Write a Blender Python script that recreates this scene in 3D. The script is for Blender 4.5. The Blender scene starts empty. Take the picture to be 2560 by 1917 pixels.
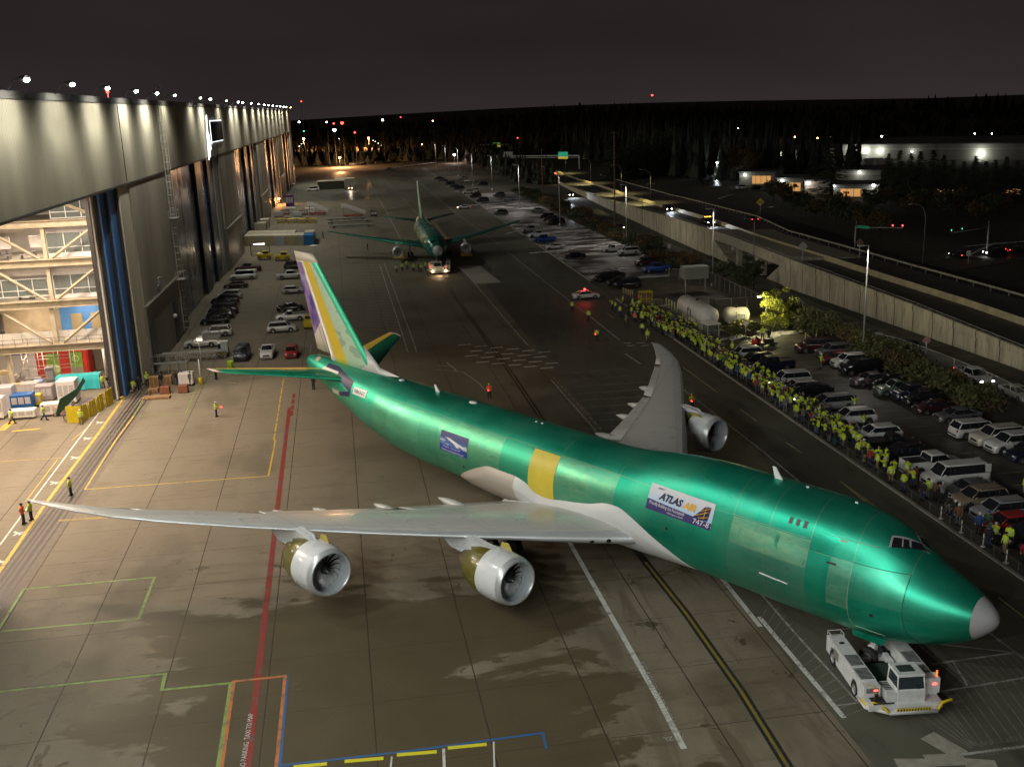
import bpy, bmesh, math, random
from mathutils import Vector, Matrix
random.seed(7)
S=bpy.context.scene
R=math.radians
# ---------------------------------------------------------------- camera
FPX=2559.24; PITCH=0.262864; ROLL=-0.0362900; CH=33.5375
fw=Vector((0,math.cos(PITCH),-math.sin(PITCH))); up0=Vector((0,math.sin(PITCH),math.cos(PITCH))); r0=Vector((1,0,0))
cr=r0*math.cos(ROLL)+up0*math.sin(ROLL); cu=-r0*math.sin(ROLL)+up0*math.cos(ROLL)
cd=bpy.data.cameras.new('camera'); cam=bpy.data.objects.new('camera',cd); S.collection.objects.link(cam)
cam.matrix_world=Matrix(((cr.x,cu.x,-fw.x,0),(cr.y,cu.y,-fw.y,0),(cr.z,cu.z,-fw.z,CH),(0,0,0,1)))
cd.sensor_width=36; cd.lens=36*FPX/2560; cd.clip_start=.5; cd.clip_end=9000
S.camera=cam
# ---------------------------------------------------------------- world, exposure
W=bpy.data.worlds.new('World'); S.world=W; W.use_nodes=True
wn=W.node_tree.nodes; wl=W.node_tree.links
bg=wn['Background']; tc=wn.new('ShaderNodeTexCoord'); sp=wn.new('ShaderNodeSeparateXYZ'); rp=wn.new('ShaderNodeValToRGB')
wl.new(tc.outputs['Generated'],sp.inputs[0]); wl.new(sp.outputs['Z'],rp.inputs[0])
e=rp.color_ramp.elements; e[0].position=0; e[0].color=(.030,.023,.0245,1); e[1].position=.5; e[1].color=(.0125,.0092,.0088,1)
m_=e.new(.06); m_.color=(.021,.0155,.0162,1)
nz=wn.new('ShaderNodeTexNoise'); nz.inputs['Scale'].default_value=2.2; nz.inputs['Detail'].default_value=3
mx=wn.new('ShaderNodeMix'); mx.data_type='RGBA'; mx.blend_type='MULTIPLY'; mx.inputs['Factor'].default_value=.55
mp=wn.new('ShaderNodeMapping'); mp.inputs['Scale'].default_value=(1,1,4); wl.new(tc.outputs['Generated'],mp.inputs[0]); wl.new(mp.outputs[0],nz.inputs['Vector'])
mr=wn.new('ShaderNodeMapRange'); mr.inputs['From Min'].default_value=.3; mr.inputs['From Max'].default_value=.7; mr.inputs['To Min'].default_value=.55; mr.inputs['To Max'].default_value=1.25
wl.new(nz.outputs['Fac'],mr.inputs['Value']); wl.new(rp.outputs['Color'],mx.inputs['A']); wl.new(mr.outputs[0],mx.inputs['B']); wl.new(mx.outputs['Result'],bg.inputs['Color'])
bg.inputs['Strength'].default_value=1.0
S.view_settings.view_transform='Standard'; S.view_settings.look='None'; S.view_settings.exposure=.12; S.view_settings.gamma=1
S.render.engine='CYCLES'
try:
    S.cycles.use_denoising=True; S.cycles.denoiser='OPENIMAGEDENOISE'; S.cycles.use_light_tree=True
    S.cycles.sample_clamp_indirect=3; S.cycles.sample_clamp_direct=30; S.cycles.max_bounces=5; S.cycles.diffuse_bounces=2; S.cycles.glossy_bounces=3; S.cycles.transmission_bounces=3; S.cycles.transparent_max_bounces=6
    S.cycles.caustics_reflective=False; S.cycles.caustics_refractive=False
except Exception: pass
# ---------------------------------------------------------------- frames of reference
def G(x,y,z=0.0):
    """ground point (world) under a pixel of the 2560-wide photograph"""
    d=fw+cr*((x-1280)/FPX)-cu*((y-958.5)/FPX); t=(z-CH)/d.z
    return Vector((d.x*t,d.y*t,z))
B0=Vector((-39.8,72.4,0)); HA=math.atan2(.9895,-.1445)
hd=Vector((math.cos(HA),math.sin(HA),0)); wd=Vector((hd.y,-hd.x,0)); HROT=HA-math.pi/2
def HP(h,w,z=0.0): return B0+hd*h+wd*w+Vector((0,0,z))
def HW(p): d=p-B0; return d.dot(hd),d.dot(wd)
# zoom readings -> photo pixels
def zr(x0,y0,s): return lambda x,y:(x0+x/s,y0+y/s)
z1=zr(0,0,2.572); z2=zr(700,200,2.572); z3=zr(1500,200,2.087); z4=zr(0,420,2.436); z5=zr(1500,700,2.087); z6=zr(400,600,3.16)
za=zr(0,1100,2.027); zm=zr(1000,1000,2.208); zb=zr(1900,1200,2.309); z3c=zr(1480,680,3.68); zd=zr(1080,420,4.416); ze=zr(560,380,5.52)
zf=zr(1960,800,3.68); zg=zr(2060,1050,4.416); zh=zr(460,640,6.133); zi=zr(0,870,7.36); zj=zr(1700,300,2.572); zk=zr(700,220,3.687); zl=zr(1300,1500,1.7556); D=zr(0,0,.8637)
# ---------------------------------------------------------------- materials
_M={}
def mat(name,col,rough=.6,metal=0.,var=0.,vs=1.,emit=None,es=0.,bump=0.,spec=None,coat=0.,trans=0.,coord='Object',det=4,alpha=1.,bs=None):
    if name in _M: return _M[name]
    m=bpy.data.materials.new(name); m.use_nodes=True; nt=m.node_tree; b=nt.nodes['Principled BSDF']
    b.inputs['Base Color'].default_value=(*col,1); b.inputs['Roughness'].default_value=rough; b.inputs['Metallic'].default_value=metal
    if spec is not None: b.inputs['Specular IOR Level'].default_value=spec
    if coat: b.inputs['Coat Weight'].default_value=coat; b.inputs['Coat Roughness'].default_value=.08
    if trans: b.inputs['Transmission Weight'].default_value=trans
    if alpha<1: b.inputs['Alpha'].default_value=alpha
    if emit: b.inputs['Emission Color'].default_value=(*emit,1); b.inputs['Emission Strength'].default_value=es
    if var or bump:
        t=nt.nodes.new('ShaderNodeTexCoord'); n=nt.nodes.new('ShaderNodeTexNoise'); n.inputs['Scale'].default_value=vs; n.inputs['Detail'].default_value=det
        nt.links.new(t.outputs[coord],n.inputs['Vector'])
        if var:
            q=nt.nodes.new('ShaderNodeMapRange'); q.inputs['From Min'].default_value=.3; q.inputs['From Max'].default_value=.7; q.inputs['To Min'].default_value=1-var; q.inputs['To Max'].default_value=1+var
            v=nt.nodes.new('ShaderNodeMix'); v.data_type='RGBA'; v.blend_type='MULTIPLY'; v.inputs['Factor'].default_value=1; v.inputs['A'].default_value=(*col,1)
            nt.links.new(n.outputs['Fac'],q.inputs['Value']); nt.links.new(q.outputs[0],v.inputs['B']); nt.links.new(v.outputs['Result'],b.inputs['Base Color'])
            q2=nt.nodes.new('ShaderNodeMapRange'); q2.inputs['From Min'].default_value=.3; q2.inputs['From Max'].default_value=.7; rv=min(.12,var*.5); q2.inputs['To Min'].default_value=max(.03,rough-rv); q2.inputs['To Max'].default_value=min(1,rough+rv)
            nt.links.new(n.outputs['Fac'],q2.inputs['Value']); nt.links.new(q2.outputs[0],b.inputs['Roughness'])
        if bump:
            n2=nt.nodes.new('ShaderNodeTexNoise'); n2.inputs['Scale'].default_value=bs or vs*3; n2.inputs['Detail'].default_value=3; nt.links.new(t.outputs[coord],n2.inputs['Vector'])
            bp=nt.nodes.new('ShaderNodeBump'); bp.inputs['Strength'].default_value=bump; bp.inputs['Distance'].default_value=.05
            nt.links.new(n2.outputs['Fac'],bp.inputs['Height']); nt.links.new(bp.outputs[0],b.inputs['Normal'])
    _M[name]=m; return m
class NT:
    """small helper for writing node maths"""
    def __init__(s,m): s.nt=m.node_tree; s.b=s.nt.nodes['Principled BSDF']; s.c=s.nt.nodes.new('ShaderNodeTexCoord')
    def xyz(s,coord='Object'):
        q=s.nt.nodes.new('ShaderNodeSeparateXYZ'); s.nt.links.new(s.c.outputs[coord],q.inputs[0]); return q.outputs[0],q.outputs[1],q.outputs[2]
    def _in(s,sock,v):
        if isinstance(v,(int,float)): sock.default_value=v
        elif isinstance(v,tuple): sock.default_value=(*v,1) if len(v)==3 and len(sock.default_value)==4 else v
        else: s.nt.links.new(v,sock)
    def m(s,op,a,b=0.,c=None,clamp=False):
        n=s.nt.nodes.new('ShaderNodeMath'); n.operation=op; n.use_clamp=clamp; s._in(n.inputs[0],a); s._in(n.inputs[1],b)
        if c is not None: s._in(n.inputs[2],c)
        return n.outputs[0]
    def ss(s,v,a,b,t0=0.,t1=1.):
        n=s.nt.nodes.new('ShaderNodeMapRange'); n.interpolation_type='SMOOTHSTEP'; s._in(n.inputs['Value'],v); n.inputs['From Min'].default_value=a; n.inputs['From Max'].default_value=b; n.inputs['To Min'].default_value=t0; n.inputs['To Max'].default_value=t1; return n.outputs[0]
    def noise(s,scale,detail=4,vec=None,sc=None,dist=0.,rough=.5):
        n=s.nt.nodes.new('ShaderNodeTexNoise'); n.inputs['Scale'].default_value=scale; n.inputs['Detail'].default_value=detail; n.inputs['Distortion'].default_value=dist; n.inputs['Roughness'].default_value=rough
        v=vec or s.c.outputs['Object']
        if sc:
            q=s.nt.nodes.new('ShaderNodeMapping'); q.inputs['Scale'].default_value=sc; s.nt.links.new(v,q.inputs[0]); v=q.outputs[0]
        s.nt.links.new(v,n.inputs['Vector']); return n.outputs['Fac']
    def mix(s,f,a,b,mode='MIX'):
        n=s.nt.nodes.new('ShaderNodeMix'); n.data_type='RGBA'; n.blend_type=mode; s._in(n.inputs['Factor'],f); s._in(n.inputs['A'],a); s._in(n.inputs['B'],b); return n.outputs['Result']
    def box(s,x,z,x0,x1,z0,z1,e=.01):
        a=s.m('MULTIPLY',s.ss(x,x0-e,x0+e),s.ss(x,x1-e,x1+e,1,0)); b=s.m('MULTIPLY',s.ss(z,z0-e,z0+e),s.ss(z,z1-e,z1+e,1,0)); return s.m('MULTIPLY',a,b)
    def line(s,v,c,w):
        return s.ss(s.m('ABSOLUTE',s.m('SUBTRACT',v,c)),w*.5,w,1,0)
    def out(s,name,v): s._in(s.b.inputs[name],v)
    def bump(s,h,strength=.3,dist=.05):
        n=s.nt.nodes.new('ShaderNodeBump'); n.inputs['Strength'].default_value=strength; n.inputs['Distance'].default_value=dist; s.nt.links.new(h,n.inputs['Height']); s.nt.links.new(n.outputs[0],s.b.inputs['Normal'])
# ---------------------------------------------------------------- mesh building
class MB:
    def __init__(s): s.v=[];s.f=[];s.mi=[];s.sm=[]
    def add(s,vs,fs,mi=0,sm=False):
        o=len(s.v); s.v+= [tuple(v) for v in vs]; s.f+=[tuple(i+o for i in f) for f in fs]; s.mi+=[mi]*len(fs); s.sm+=[sm]*len(fs); return s
    def box(s,cx,cy,cz,sx,sy,sz,rz=0.,mi=0,tx=1.,ty=1.,ox=0.,oy=0.):
        c,n=math.cos(rz),math.sin(rz); vs=[]
        for z,fx,fy,ax,ay in ((-.5,1,1,0,0),(.5,tx,ty,ox,oy)):
            for x,y in ((-.5,-.5),(.5,-.5),(.5,.5),(-.5,.5)):
                X=x*sx*fx+ax;Y=y*sy*fy+ay; vs.append((cx+X*c-Y*n,cy+X*n+Y*c,cz+z*sz))
        return s.add(vs,[(3,2,1,0),(4,5,6,7),(0,1,5,4),(1,2,6,5),(2,3,7,6),(3,0,4,7)],mi)
    def rbox(s,cx,cy,cz,sx,sy,sz,b=.05,mi=0,rz=0.):
        """box with chamfered vertical and top edges"""
        hx,hy=sx/2,sy/2; b=min(b,hx*.9,hy*.9,sz*.45)
        def ring(i,z): return [(-hx+i,-hy+b,z),(-hx+b,-hy+i,z),(hx-b,-hy+i,z),(hx-i,-hy+b,z),(hx-i,hy-b,z),(hx-b,hy-i,z),(-hx+b,hy-i,z),(-hx+i,hy-b,z)]
        rs=[ring(0,-sz/2),ring(0,sz/2-b),ring(b*.999,sz/2)]
        c,n=math.cos(rz),math.sin(rz)
        rs=[[(cx+x*c-y*n,cy+x*n+y*c,cz+z) for x,y,z in r] for r in rs]
        return s.loft(rs,mi,False,True)
    def quad(s,a,b,c,d,mi=0,sm=False): return s.add([a,b,c,d],[(0,1,2,3)],mi,sm)
    def loft(s,rings,mi=0,sm=True,cap=True,close=True,caps=None):
        n=len(rings[0]); vs=[p for r in rings for p in r]; fs=[]
        k=n if close else n-1
        for i in range(len(rings)-1):
            for j in range(k):
                a=i*n+j;b=i*n+(j+1)%n; fs.append((a,b,b+n,a+n))
        s.add(vs,fs,mi,sm)
        c0,c1=caps if caps else (cap,cap)
        o=len(s.v)-len(vs)
        if c0: s.f.append(tuple(o+j for j in range(n-1,-1,-1))); s.mi.append(mi); s.sm.append(False)
        if c1: s.f.append(tuple(o+(len(rings)-1)*n+j for j in range(n))); s.mi.append(mi); s.sm.append(False)
        return s
    def tube(s,p0,p1,r0,r1=None,n=8,mi=0,cap=True,sm=True):
        return s.path([p0,p1],r0,n,mi,cap,r1,sm)
    def path(s,pts,r,n=6,mi=0,cap=True,r1=None,sm=True):
        pts=[Vector(p) for p in pts]; rings=[]; r1=r if r1 is None else r1
        for i,p in enumerate(pts):
            t=(pts[min(i+1,len(pts)-1)]-pts[max(i-1,0)]).normalized()
            u=t.cross(Vector((0,0,1)) if abs(t.z)<.95 else Vector((1,0,0))).normalized(); w=t.cross(u)
            rr=r+(r1-r)*i/max(1,len(pts)-1)
            rings.append([p+(u*math.cos(a)+w*math.sin(a))*rr for a in [2*math.pi*k/n for k in range(n)]])
        return s.loft(rings,mi,sm,cap)
    def prism(s,poly,a,b,ax='y',mi=0):
        """polygon (x,z) pushed along y, or (x,y) along z, or (y,z) along x"""
        f={'y':lambda p,t:(p[0],t,p[1]),'z':lambda p,t:(p[0],p[1],t),'x':lambda p,t:(t,p[0],p[1])}[ax]
        n=len(poly); vs=[f(p,a) for p in poly]+[f(p,b) for p in poly]
        fs=[tuple(range(n-1,-1,-1)),tuple(range(n,2*n))]+[(i,(i+1)%n,(i+1)%n+n,i+n) for i in range(n)]
        return s.add(vs,fs,mi)
    def lathe(s,prof,c=(0,0,0),ax='x',n=24,mi=0,sm=True,cap=False,a0=0.,a1=2*math.pi):
        rings=[]; full=abs(a1-a0-2*math.pi)<1e-6; m=n if full else n+1
        for t,r in prof:
            ring=[]
            for k in range(m):
                a=a0+(a1-a0)*k/n; u,w=math.cos(a)*r,math.sin(a)*r
                ring.append({'x':(c[0]+t,c[1]+u,c[2]+w),'y':(c[0]+u,c[1]+t,c[2]+w),'z':(c[0]+u,c[1]+w,c[2]+t)}[ax])
            rings.append(ring)
        return s.loft(rings,mi,sm,cap,close=full)
    def ball(s,c,rx,ry=None,rz=None,n=10,m=6,mi=0):
        ry=ry or rx; rz=rz or rx; rings=[]
        for i in range(m+1):
            a=-math.pi/2+math.pi*i/m; cr_=max(.02,math.cos(a))
            rings.append([(c[0]+rx*cr_*math.cos(2*math.pi*k/n),c[1]+ry*cr_*math.sin(2*math.pi*k/n),c[2]+rz*math.sin(a)) for k in range(n)])
        return s.loft(rings,mi,True,True)
    def mesh(s,name,mats):
        me=bpy.data.meshes.new(name); me.from_pydata(s.v,[],s.f)
        for m in (mats if isinstance(mats,(list,tuple)) else [mats]): me.materials.append(m)
        me.polygons.foreach_set('material_index',s.mi); me.polygons.foreach_set('use_smooth',s.sm); me.update(); return me
    def build(s,name,mats,parent=None,loc=None,rz=0.,fix=False):
        me=s.mesh(name,mats)
        if fix:
            bm=bmesh.new(); bm.from_mesh(me); bmesh.ops.recalc_face_normals(bm,faces=bm.faces); bm.to_mesh(me); bm.free()
        o=bpy.data.objects.new(name,me); S.collection.objects.link(o)
        if parent: o.parent=parent
        if loc is not None: o.location=loc
        if rz: o.rotation_euler[2]=rz
        return o
def tag(o,label=None,cat=None,group=None,kind=None):
    if label: o['label']=label
    if cat: o['category']=cat
    if group: o['group']=group
    if kind: o['kind']=kind
    return o
def empty(name,loc,rz=0.,label=None,cat=None,group=None):
    o=bpy.data.objects.new(name,None); S.collection.objects.link(o); o.location=loc; o.rotation_euler[2]=rz; o.empty_display_size=.3
    return tag(o,label,cat,group)
def kids(o): return [c for c in S.collection.objects if c.parent==o]
_kc={}
def tree_of(o):
    if o.name not in _kc: _kc[o.name]=[(c,tree_of(c)) for c in kids(o)]
    return _kc[o.name]
def clone(o,tree,parent=None):
    c=o.copy(); S.collection.objects.link(c); c.parent=parent
    if parent: c.matrix_parent_inverse=o.matrix_parent_inverse
    for ch,t in tree: clone(ch,t,c)
    return c
def dup(o,loc,rz,label=None,group=None,scale=None):
    c=clone(o,tree_of(o)); c.location=loc; c.rotation_euler[2]=rz
    if label: c['label']=label
    if group: c['group']=group
    if scale: c.scale=scale
    return c
def text_mesh(body,size=1.,extrude=0.,align='LEFT',bold=.0,space=1.,shear=0.):
    cu_=bpy.data.curves.new('t','FONT'); cu_.body=body; cu_.size=size; cu_.extrude=extrude; cu_.align_x=align; cu_.offset=bold; cu_.space_character=space; cu_.resolution_u=2; cu_.shear=shear
    ob=bpy.data.objects.new('t',cu_); S.collection.objects.link(ob)
    dg=bpy.context.evaluated_depsgraph_get(); me=bpy.data.meshes.new_from_object(ob.evaluated_get(dg))
    bpy.data.objects.remove(ob); return me
def lamp(name,kind,loc,power,col,parent=None,target=None,size=.3,spot=None,blend=.5,direc=None):
    L=bpy.data.lights.new(name,kind); L.energy=power; L.color=col
    if kind=='SPOT': L.spot_size=spot; L.spot_blend=blend; L.shadow_soft_size=size
    elif kind=='POINT': L.shadow_soft_size=size
    elif kind=='AREA': L.size=size
    o=bpy.data.objects.new(name,L); S.collection.objects.link(o); o.location=loc
    if direc is not None: o.rotation_euler=Vector(direc).to_track_quat('-Z','Y').to_euler()
    if parent: o.parent=parent
    return o
# ================================================================ SETTING: ground sheets
def sheet(name,mat_,x0,x1,y0,y1,z,frame=True,nx=1,ny=1):
    mb=MB()
    mb.quad((x0,y0,0),(x1,y0,0),(x1,y1,0),(x0,y1,0))
    o=mb.build(name,mat_,None,B0+Vector((0,0,z)) if frame else Vector((0,0,z)),HROT if frame else 0.)
    return tag(o,kind='structure')
def ground_mats():
    m=mat('earth',(.035,.036,.022),.95); t=NT(m); n=t.noise(.03,6); n2=t.noise(.6,5)
    c=t.mix(t.ss(n,.4,.6),(.035,.038,.02),(.085,.068,.042)); c=t.mix(t.ss(n2,.35,.7),c,(.03,.03,.02)); t.out('Base Color',c)
    # concrete: slab joints, wet film, oil
    m=mat('concrete',(.3,.27,.22),.7); t=NT(m); x,y,z=t.xyz()
    jx=t.m('DIVIDE',t.m('ADD',x,t.m('MULTIPLY_ADD',y,.0165,3.75)),6.25); jy=t.m('DIVIDE',t.m('ADD',y,4.45),6.25)
    fx=t.m('ABSOLUTE',t.m('SUBTRACT',t.m('FRACT',jx),.5)); fy=t.m('ABSOLUTE',t.m('SUBTRACT',t.m('FRACT',jy),.5))
    wob=t.m('MULTIPLY',t.m('SUBTRACT',t.noise(1.2,3),.5),.006)
    jl=t.m('MAXIMUM',t.ss(t.m('ADD',fx,wob),.4915,.4965),t.m('MULTIPLY',t.ss(t.m('ADD',fy,wob),.493,.498),.75))
    wn_=t.nt.nodes.new('ShaderNodeTexWhiteNoise'); cb=t.nt.nodes.new('ShaderNodeCombineXYZ'); t._in(cb.inputs[0],t.m('FLOOR',jx)); t._in(cb.inputs[1],t.m('FLOOR',jy)); t.nt.links.new(cb.outputs[0],wn_.inputs['Vector'])
    slab=wn_.outputs['Value']
    big=t.noise(.06,5); mid=t.noise(.45,6,sc=(1,.35,1)); fine=t.noise(9,4)
    c=t.mix(big,(.20,.167,.12),(.285,.242,.178)); c=t.mix(t.m('MULTIPLY',slab,.35),c,(.2,.165,.115)); c=t.mix(t.ss(mid,.45,.75,0,.5),c,(.19,.155,.105)); c=t.mix(t.m('MULTIPLY',fine,.25),c,(.155,.13,.095))
    far_tone=t.m('MULTIPLY',t.ss(t.m('ADD',x,t.m('MULTIPLY',big,14.)),22,46),t.ss(t.m('ADD',y,t.m('MULTIPLY',big,20.)),2,34)); c=t.mix(t.m('MULTIPLY',far_tone,.88),c,(.118,.106,.070)); c=t.mix(t.ss(y,58,110,0,.5),c,(.15,.137,.10))  # concrete turns darker away from the hangar and farther along it
    c=t.mix(t.m('MULTIPLY',t.ss(t.noise(.13,5,sc=(1,.5,1)),.52,.66),.45),c,(.10,.085,.06))
    c=t.mix(t.ss(t.noise(.9,5,sc=(.25,1.4,1)),.56,.7,0,.45),c,(.13,.105,.07))
    # wet film
    d1=t.m('DIVIDE',t.m('SUBTRACT',-9.2,y),2.4); d2=t.m('DIVIDE',t.m('SUBTRACT',x,13.),3.); d3=t.m('DIVIDE',t.m('SUBTRACT',42.,x),4.5)
    f=t.m('MINIMUM',t.m('MINIMUM',t.m('MINIMUM',d1,2.2),d2),d3)
    wnz=t.noise(.17,8,sc=(.6,1.35,1),dist=.35,rough=.62)
    f=t.m('ADD',f,t.m('MULTIPLY',t.m('SUBTRACT',wnz,.5),12.5))
    wet=t.ss(f,-.25,.45)
    s1=t.ss(t.noise(.42,5,rough=.6,dist=.5),.63,.645); near=t.ss(y,4,-4); near2=t.m('MULTIPLY',near,t.ss(x,4,9)); s1=t.m('MULTIPLY',s1,near2)
    wet=t.m('MAXIMUM',wet,s1)
    wet2=t.m('MULTIPLY',t.ss(t.noise(.07,5,rough=.6),.47,.62),t.ss(x,26,40)); wetA=t.m('MAXIMUM',wet,t.m('MULTIPLY',wet2,.62))
    tyre=t.m('MULTIPLY',t.ss(t.noise(.5,4,sc=(1,.12,1),dist=1.5),.52,.68),t.ss(x,38,46)); wetA=t.m('MAXIMUM',wetA,t.m('MULTIPLY',tyre,.6))
    deep=t.mix(t.noise(.3,4),(.060,.046,.022),(.102,.080,.043)); c=t.mix(t.m('MULTIPLY',wetA,.88),c,deep)
    drip=t.ss(t.noise(1.7,3),.70,.74); c=t.mix(t.m('MULTIPLY',drip,.55),c,(.05,.042,.028)); crk=t.m('ABSOLUTE',t.m('SUBTRACT',t.noise(.35,8,dist=.8,rough=.6),.5)); c=t.mix(t.m('MULTIPLY',t.ss(crk,.0022,.0008),.6),c,(.06,.05,.035))
    gapm=t.m('MULTIPLY',jl,.9); c=t.mix(gapm,c,(.035,.03,.022)); t.out('Base Color',c)
    t.out('Roughness',t.m('SUBTRACT',.78,t.m('MULTIPLY',wetA,.30))); t.out('Specular IOR Level',.32); t.bump(t.m('SUBTRACT',t.m('MULTIPLY',fine,.35),jl),.25,.03)
    m=mat('asphalt',(.07,.066,.05),.8); t=NT(m); x,y,z=t.xyz()
    n=t.noise(.05,6,sc=(1,.35,1)); n2=t.noise(.6,5,sc=(1,.3,1)); n3=t.noise(14,3)
    c=t.mix(t.ss(n,.35,.65),(.075,.072,.052),(.13,.124,.09)); c=t.mix(t.ss(n2,.5,.75,0,.6),c,(.03,.029,.024)); c=t.mix(t.m('MULTIPLY',n3,.35),c,(.03,.03,.025)); t.out('Base Color',c)
    t.out('Roughness',t.ss(n,.35,.65,.42,.75)); t.bump(n3,.2,.02)
    m=mat('lot_asphalt',(.09,.085,.07),.7); t=NT(m); n=t.noise(.09,6); n2=t.noise(1.1,5); n3=t.noise(12,3)
    c=t.mix(t.ss(n,.4,.6),(.06,.056,.045),(.11,.10,.083)); c=t.mix(t.ss(n2,.5,.8,0,.6),c,(.04,.036,.03)); c=t.mix(t.m('MULTIPLY',n3,.3),c,(.03,.03,.025)); t.out('Base Color',c); t.out('Roughness',t.ss(n,.4,.6,.4,.75))
    # lot with a thin film of old snow
    m=mat('snowy_asphalt',(.2,.19,.17),.5); t=NT(m); n=t.noise(.12,7,sc=(1,1.8,1),rough=.6); n2=t.noise(1.1,5)
    c=t.mix(t.ss(n,.44,.60),(.065,.06,.05),(.52,.5,.5)); c=t.mix(t.ss(n2,.5,.8,0,.5),c,(.1,.095,.085)); t.out('Base Color',c); t.out('Roughness',t.ss(n,.47,.58,.35,.8))
ground_mats()
sheet('ground',_M['earth'],-3500,3500,-400,6500,-.15,False)
sheet('apron',_M['concrete'],-70,53.4,-160,345,0)
sheet('taxi_road',_M['asphalt'],53.4,73.6,-160,345,0)
sheet('parking_ground',_M['lot_asphalt'],74.0,92.5,-160,100,0)
sheet('far_apron_ground',_M['asphalt'],0,73.6,345,560,0)
sheet('snowy_parking_ground',_M['snowy_asphalt'],74.0,93.5,118,345,0)
mb=MB()
for h0,h1 in ((-160,98),(118,345)): mb.box(73.8,(h0+h1)/2,.06,.3,h1-h0,.13)
tag(mb.build('kerb',mat('kerb_concrete',(.3,.28,.25),.8,var=.2,vs=2),None,B0,HROT),kind='structure')
# ---------------------------------------------------------------- painted markings
def ribbon(mb,pts,w,z,mi=0,gap=None,close=False):
    pts=[Vector((p[0],p[1],0)) for p in pts]
    z=z+random.random()*.0004
    if close: pts.append(pts[0])
    segs=[]
    for a,b in zip(pts,pts[1:]):
        if gap:
            L=(b-a).length; k=0.
            while k<L: segs.append((a+(b-a)*(k/L),a+(b-a)*(min(L,k+gap[0])/L))); k+=gap[0]+gap[1]
        else: segs.append((a,b))
    for i_,(a,b) in enumerate(segs):
        z=z+.0006 if not gap else z
        d=(b-a).normalized(); n=Vector((-d.y,d.x,0))*w/2; e=d*(w/2 if not gap else 0)
        mb.quad((a-e-n).to_tuple()[:2]+(z,),(b+e-n).to_tuple()[:2]+(z,),(b+e+n).to_tuple()[:2]+(z,),(a-e+n).to_tuple()[:2]+(z,))
def paint(name,col,wear=.45,ws=1.3,rough=.6):
    m=mat(name,col,rough); t=NT(m); n=t.noise(ws,7,rough=.7); n2=t.noise(14,3); f=t.ss(t.m('ADD',n,t.m('MULTIPLY',n2,.12)),wear+.10,wear+.28)
    c=t.mix(f,col,tuple(.35*q+.06 for q in col)); t.out('Base Color',c); return m
PW=paint('paint_white',(.60,.60,.56)); PWf=paint('paint_white_worn',(.42,.41,.37),.38); PWh=paint('paint_white_faint',(.20,.195,.17),.36); PY=paint('paint_yellow',(.62,.42,.05)); PR=paint('paint_red',(.25,.026,.02),.42); PG=paint('paint_green',(.21,.33,.075),.42)
PO=paint('paint_orange',(.5,.17,.05),.42); PB=paint('paint_blue',(.03,.12,.30),.42); PK=paint('paint_black',(.022,.02,.017),.5); PDY=paint('paint_dull_yellow',(.25,.18,.025),.42)
RAILM=mat('rail_slot',(.05,.04,.035),.5,metal=.3,var=.4,vs=3)
def marks(name,m,items,z):
    mb=MB()
    for it_ in items:
        pts,w=it_[0],it_[1]; k=it_[2] if len(it_)>2 else {}
        ribbon(mb,[G(*p) for p in pts],w,z,**k)
    return tag(mb.build(name,m),kind='structure')
def ln(f,*ps): return [f(*p) for p in ps]
# threshold tracks along the hangar doors
mb=MB()
for w_,ww in ((.15,.14),(.55,.1),(1.05,.16),(1.6,.1),(-.35,.08)): mb.quad((w_-ww,-160,.006),(w_+ww,-160,.006),(w_+ww,66,.006),(w_-ww,66,.006))
tag(mb.build('door_track_slots',RAILM,None,B0,HROT),kind='structure')
mb=MB(); mb.quad((-1.0,-160,.005),(2.3,-160,.005),(2.3,66,.005),(-1.0,66,.005)); tag(mb.build('door_track_strip',mat('track_concrete',(.16,.13,.10),.7,var=.3,vs=1.5),None,B0,HROT),kind='structure')
marks('yellow_line_marking',PY,[(ln(z4,(770,1340),(738,1395),(750,1403),(570,1656))+ln(za,(225,330),(-40,720)),.3),(ln(z4,(815,1510),(705,1656))+ln(za,(430,250),(1360,182),(1385,60),(1395,0)),.16),(ln(z6,(975,1100),(900,1580)),.16,{'gap':(3.5,.5)}),
   (ln(za,(0,108),(320,90)),.09),(ln(za,(290,100),(130,310)),.1),(ln(z4,(545,1570),(440,1656)),.1),(ln(za,(300,405),(520,390)),.1),(ln(za,(300,410),(545,394)),.08),(ln(z4,(85,1602),(232,1588)),.45),(ln(z4,(15,1590),(65,1550)),.9)],.010)
marks('white_line_marking',PW,[(ln(z4,(603,1490),(475,1656))+ln(za,(170,300),(0,530)),.16),(ln(zm,(925,765),(1430,1656))+ln(D,(1475,1612)),.34),
   (ln(zb,(0,795),(478,1362)),.32),(ln(D,(1560,1250),(1640,1350)),.32)],.010)
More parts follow.
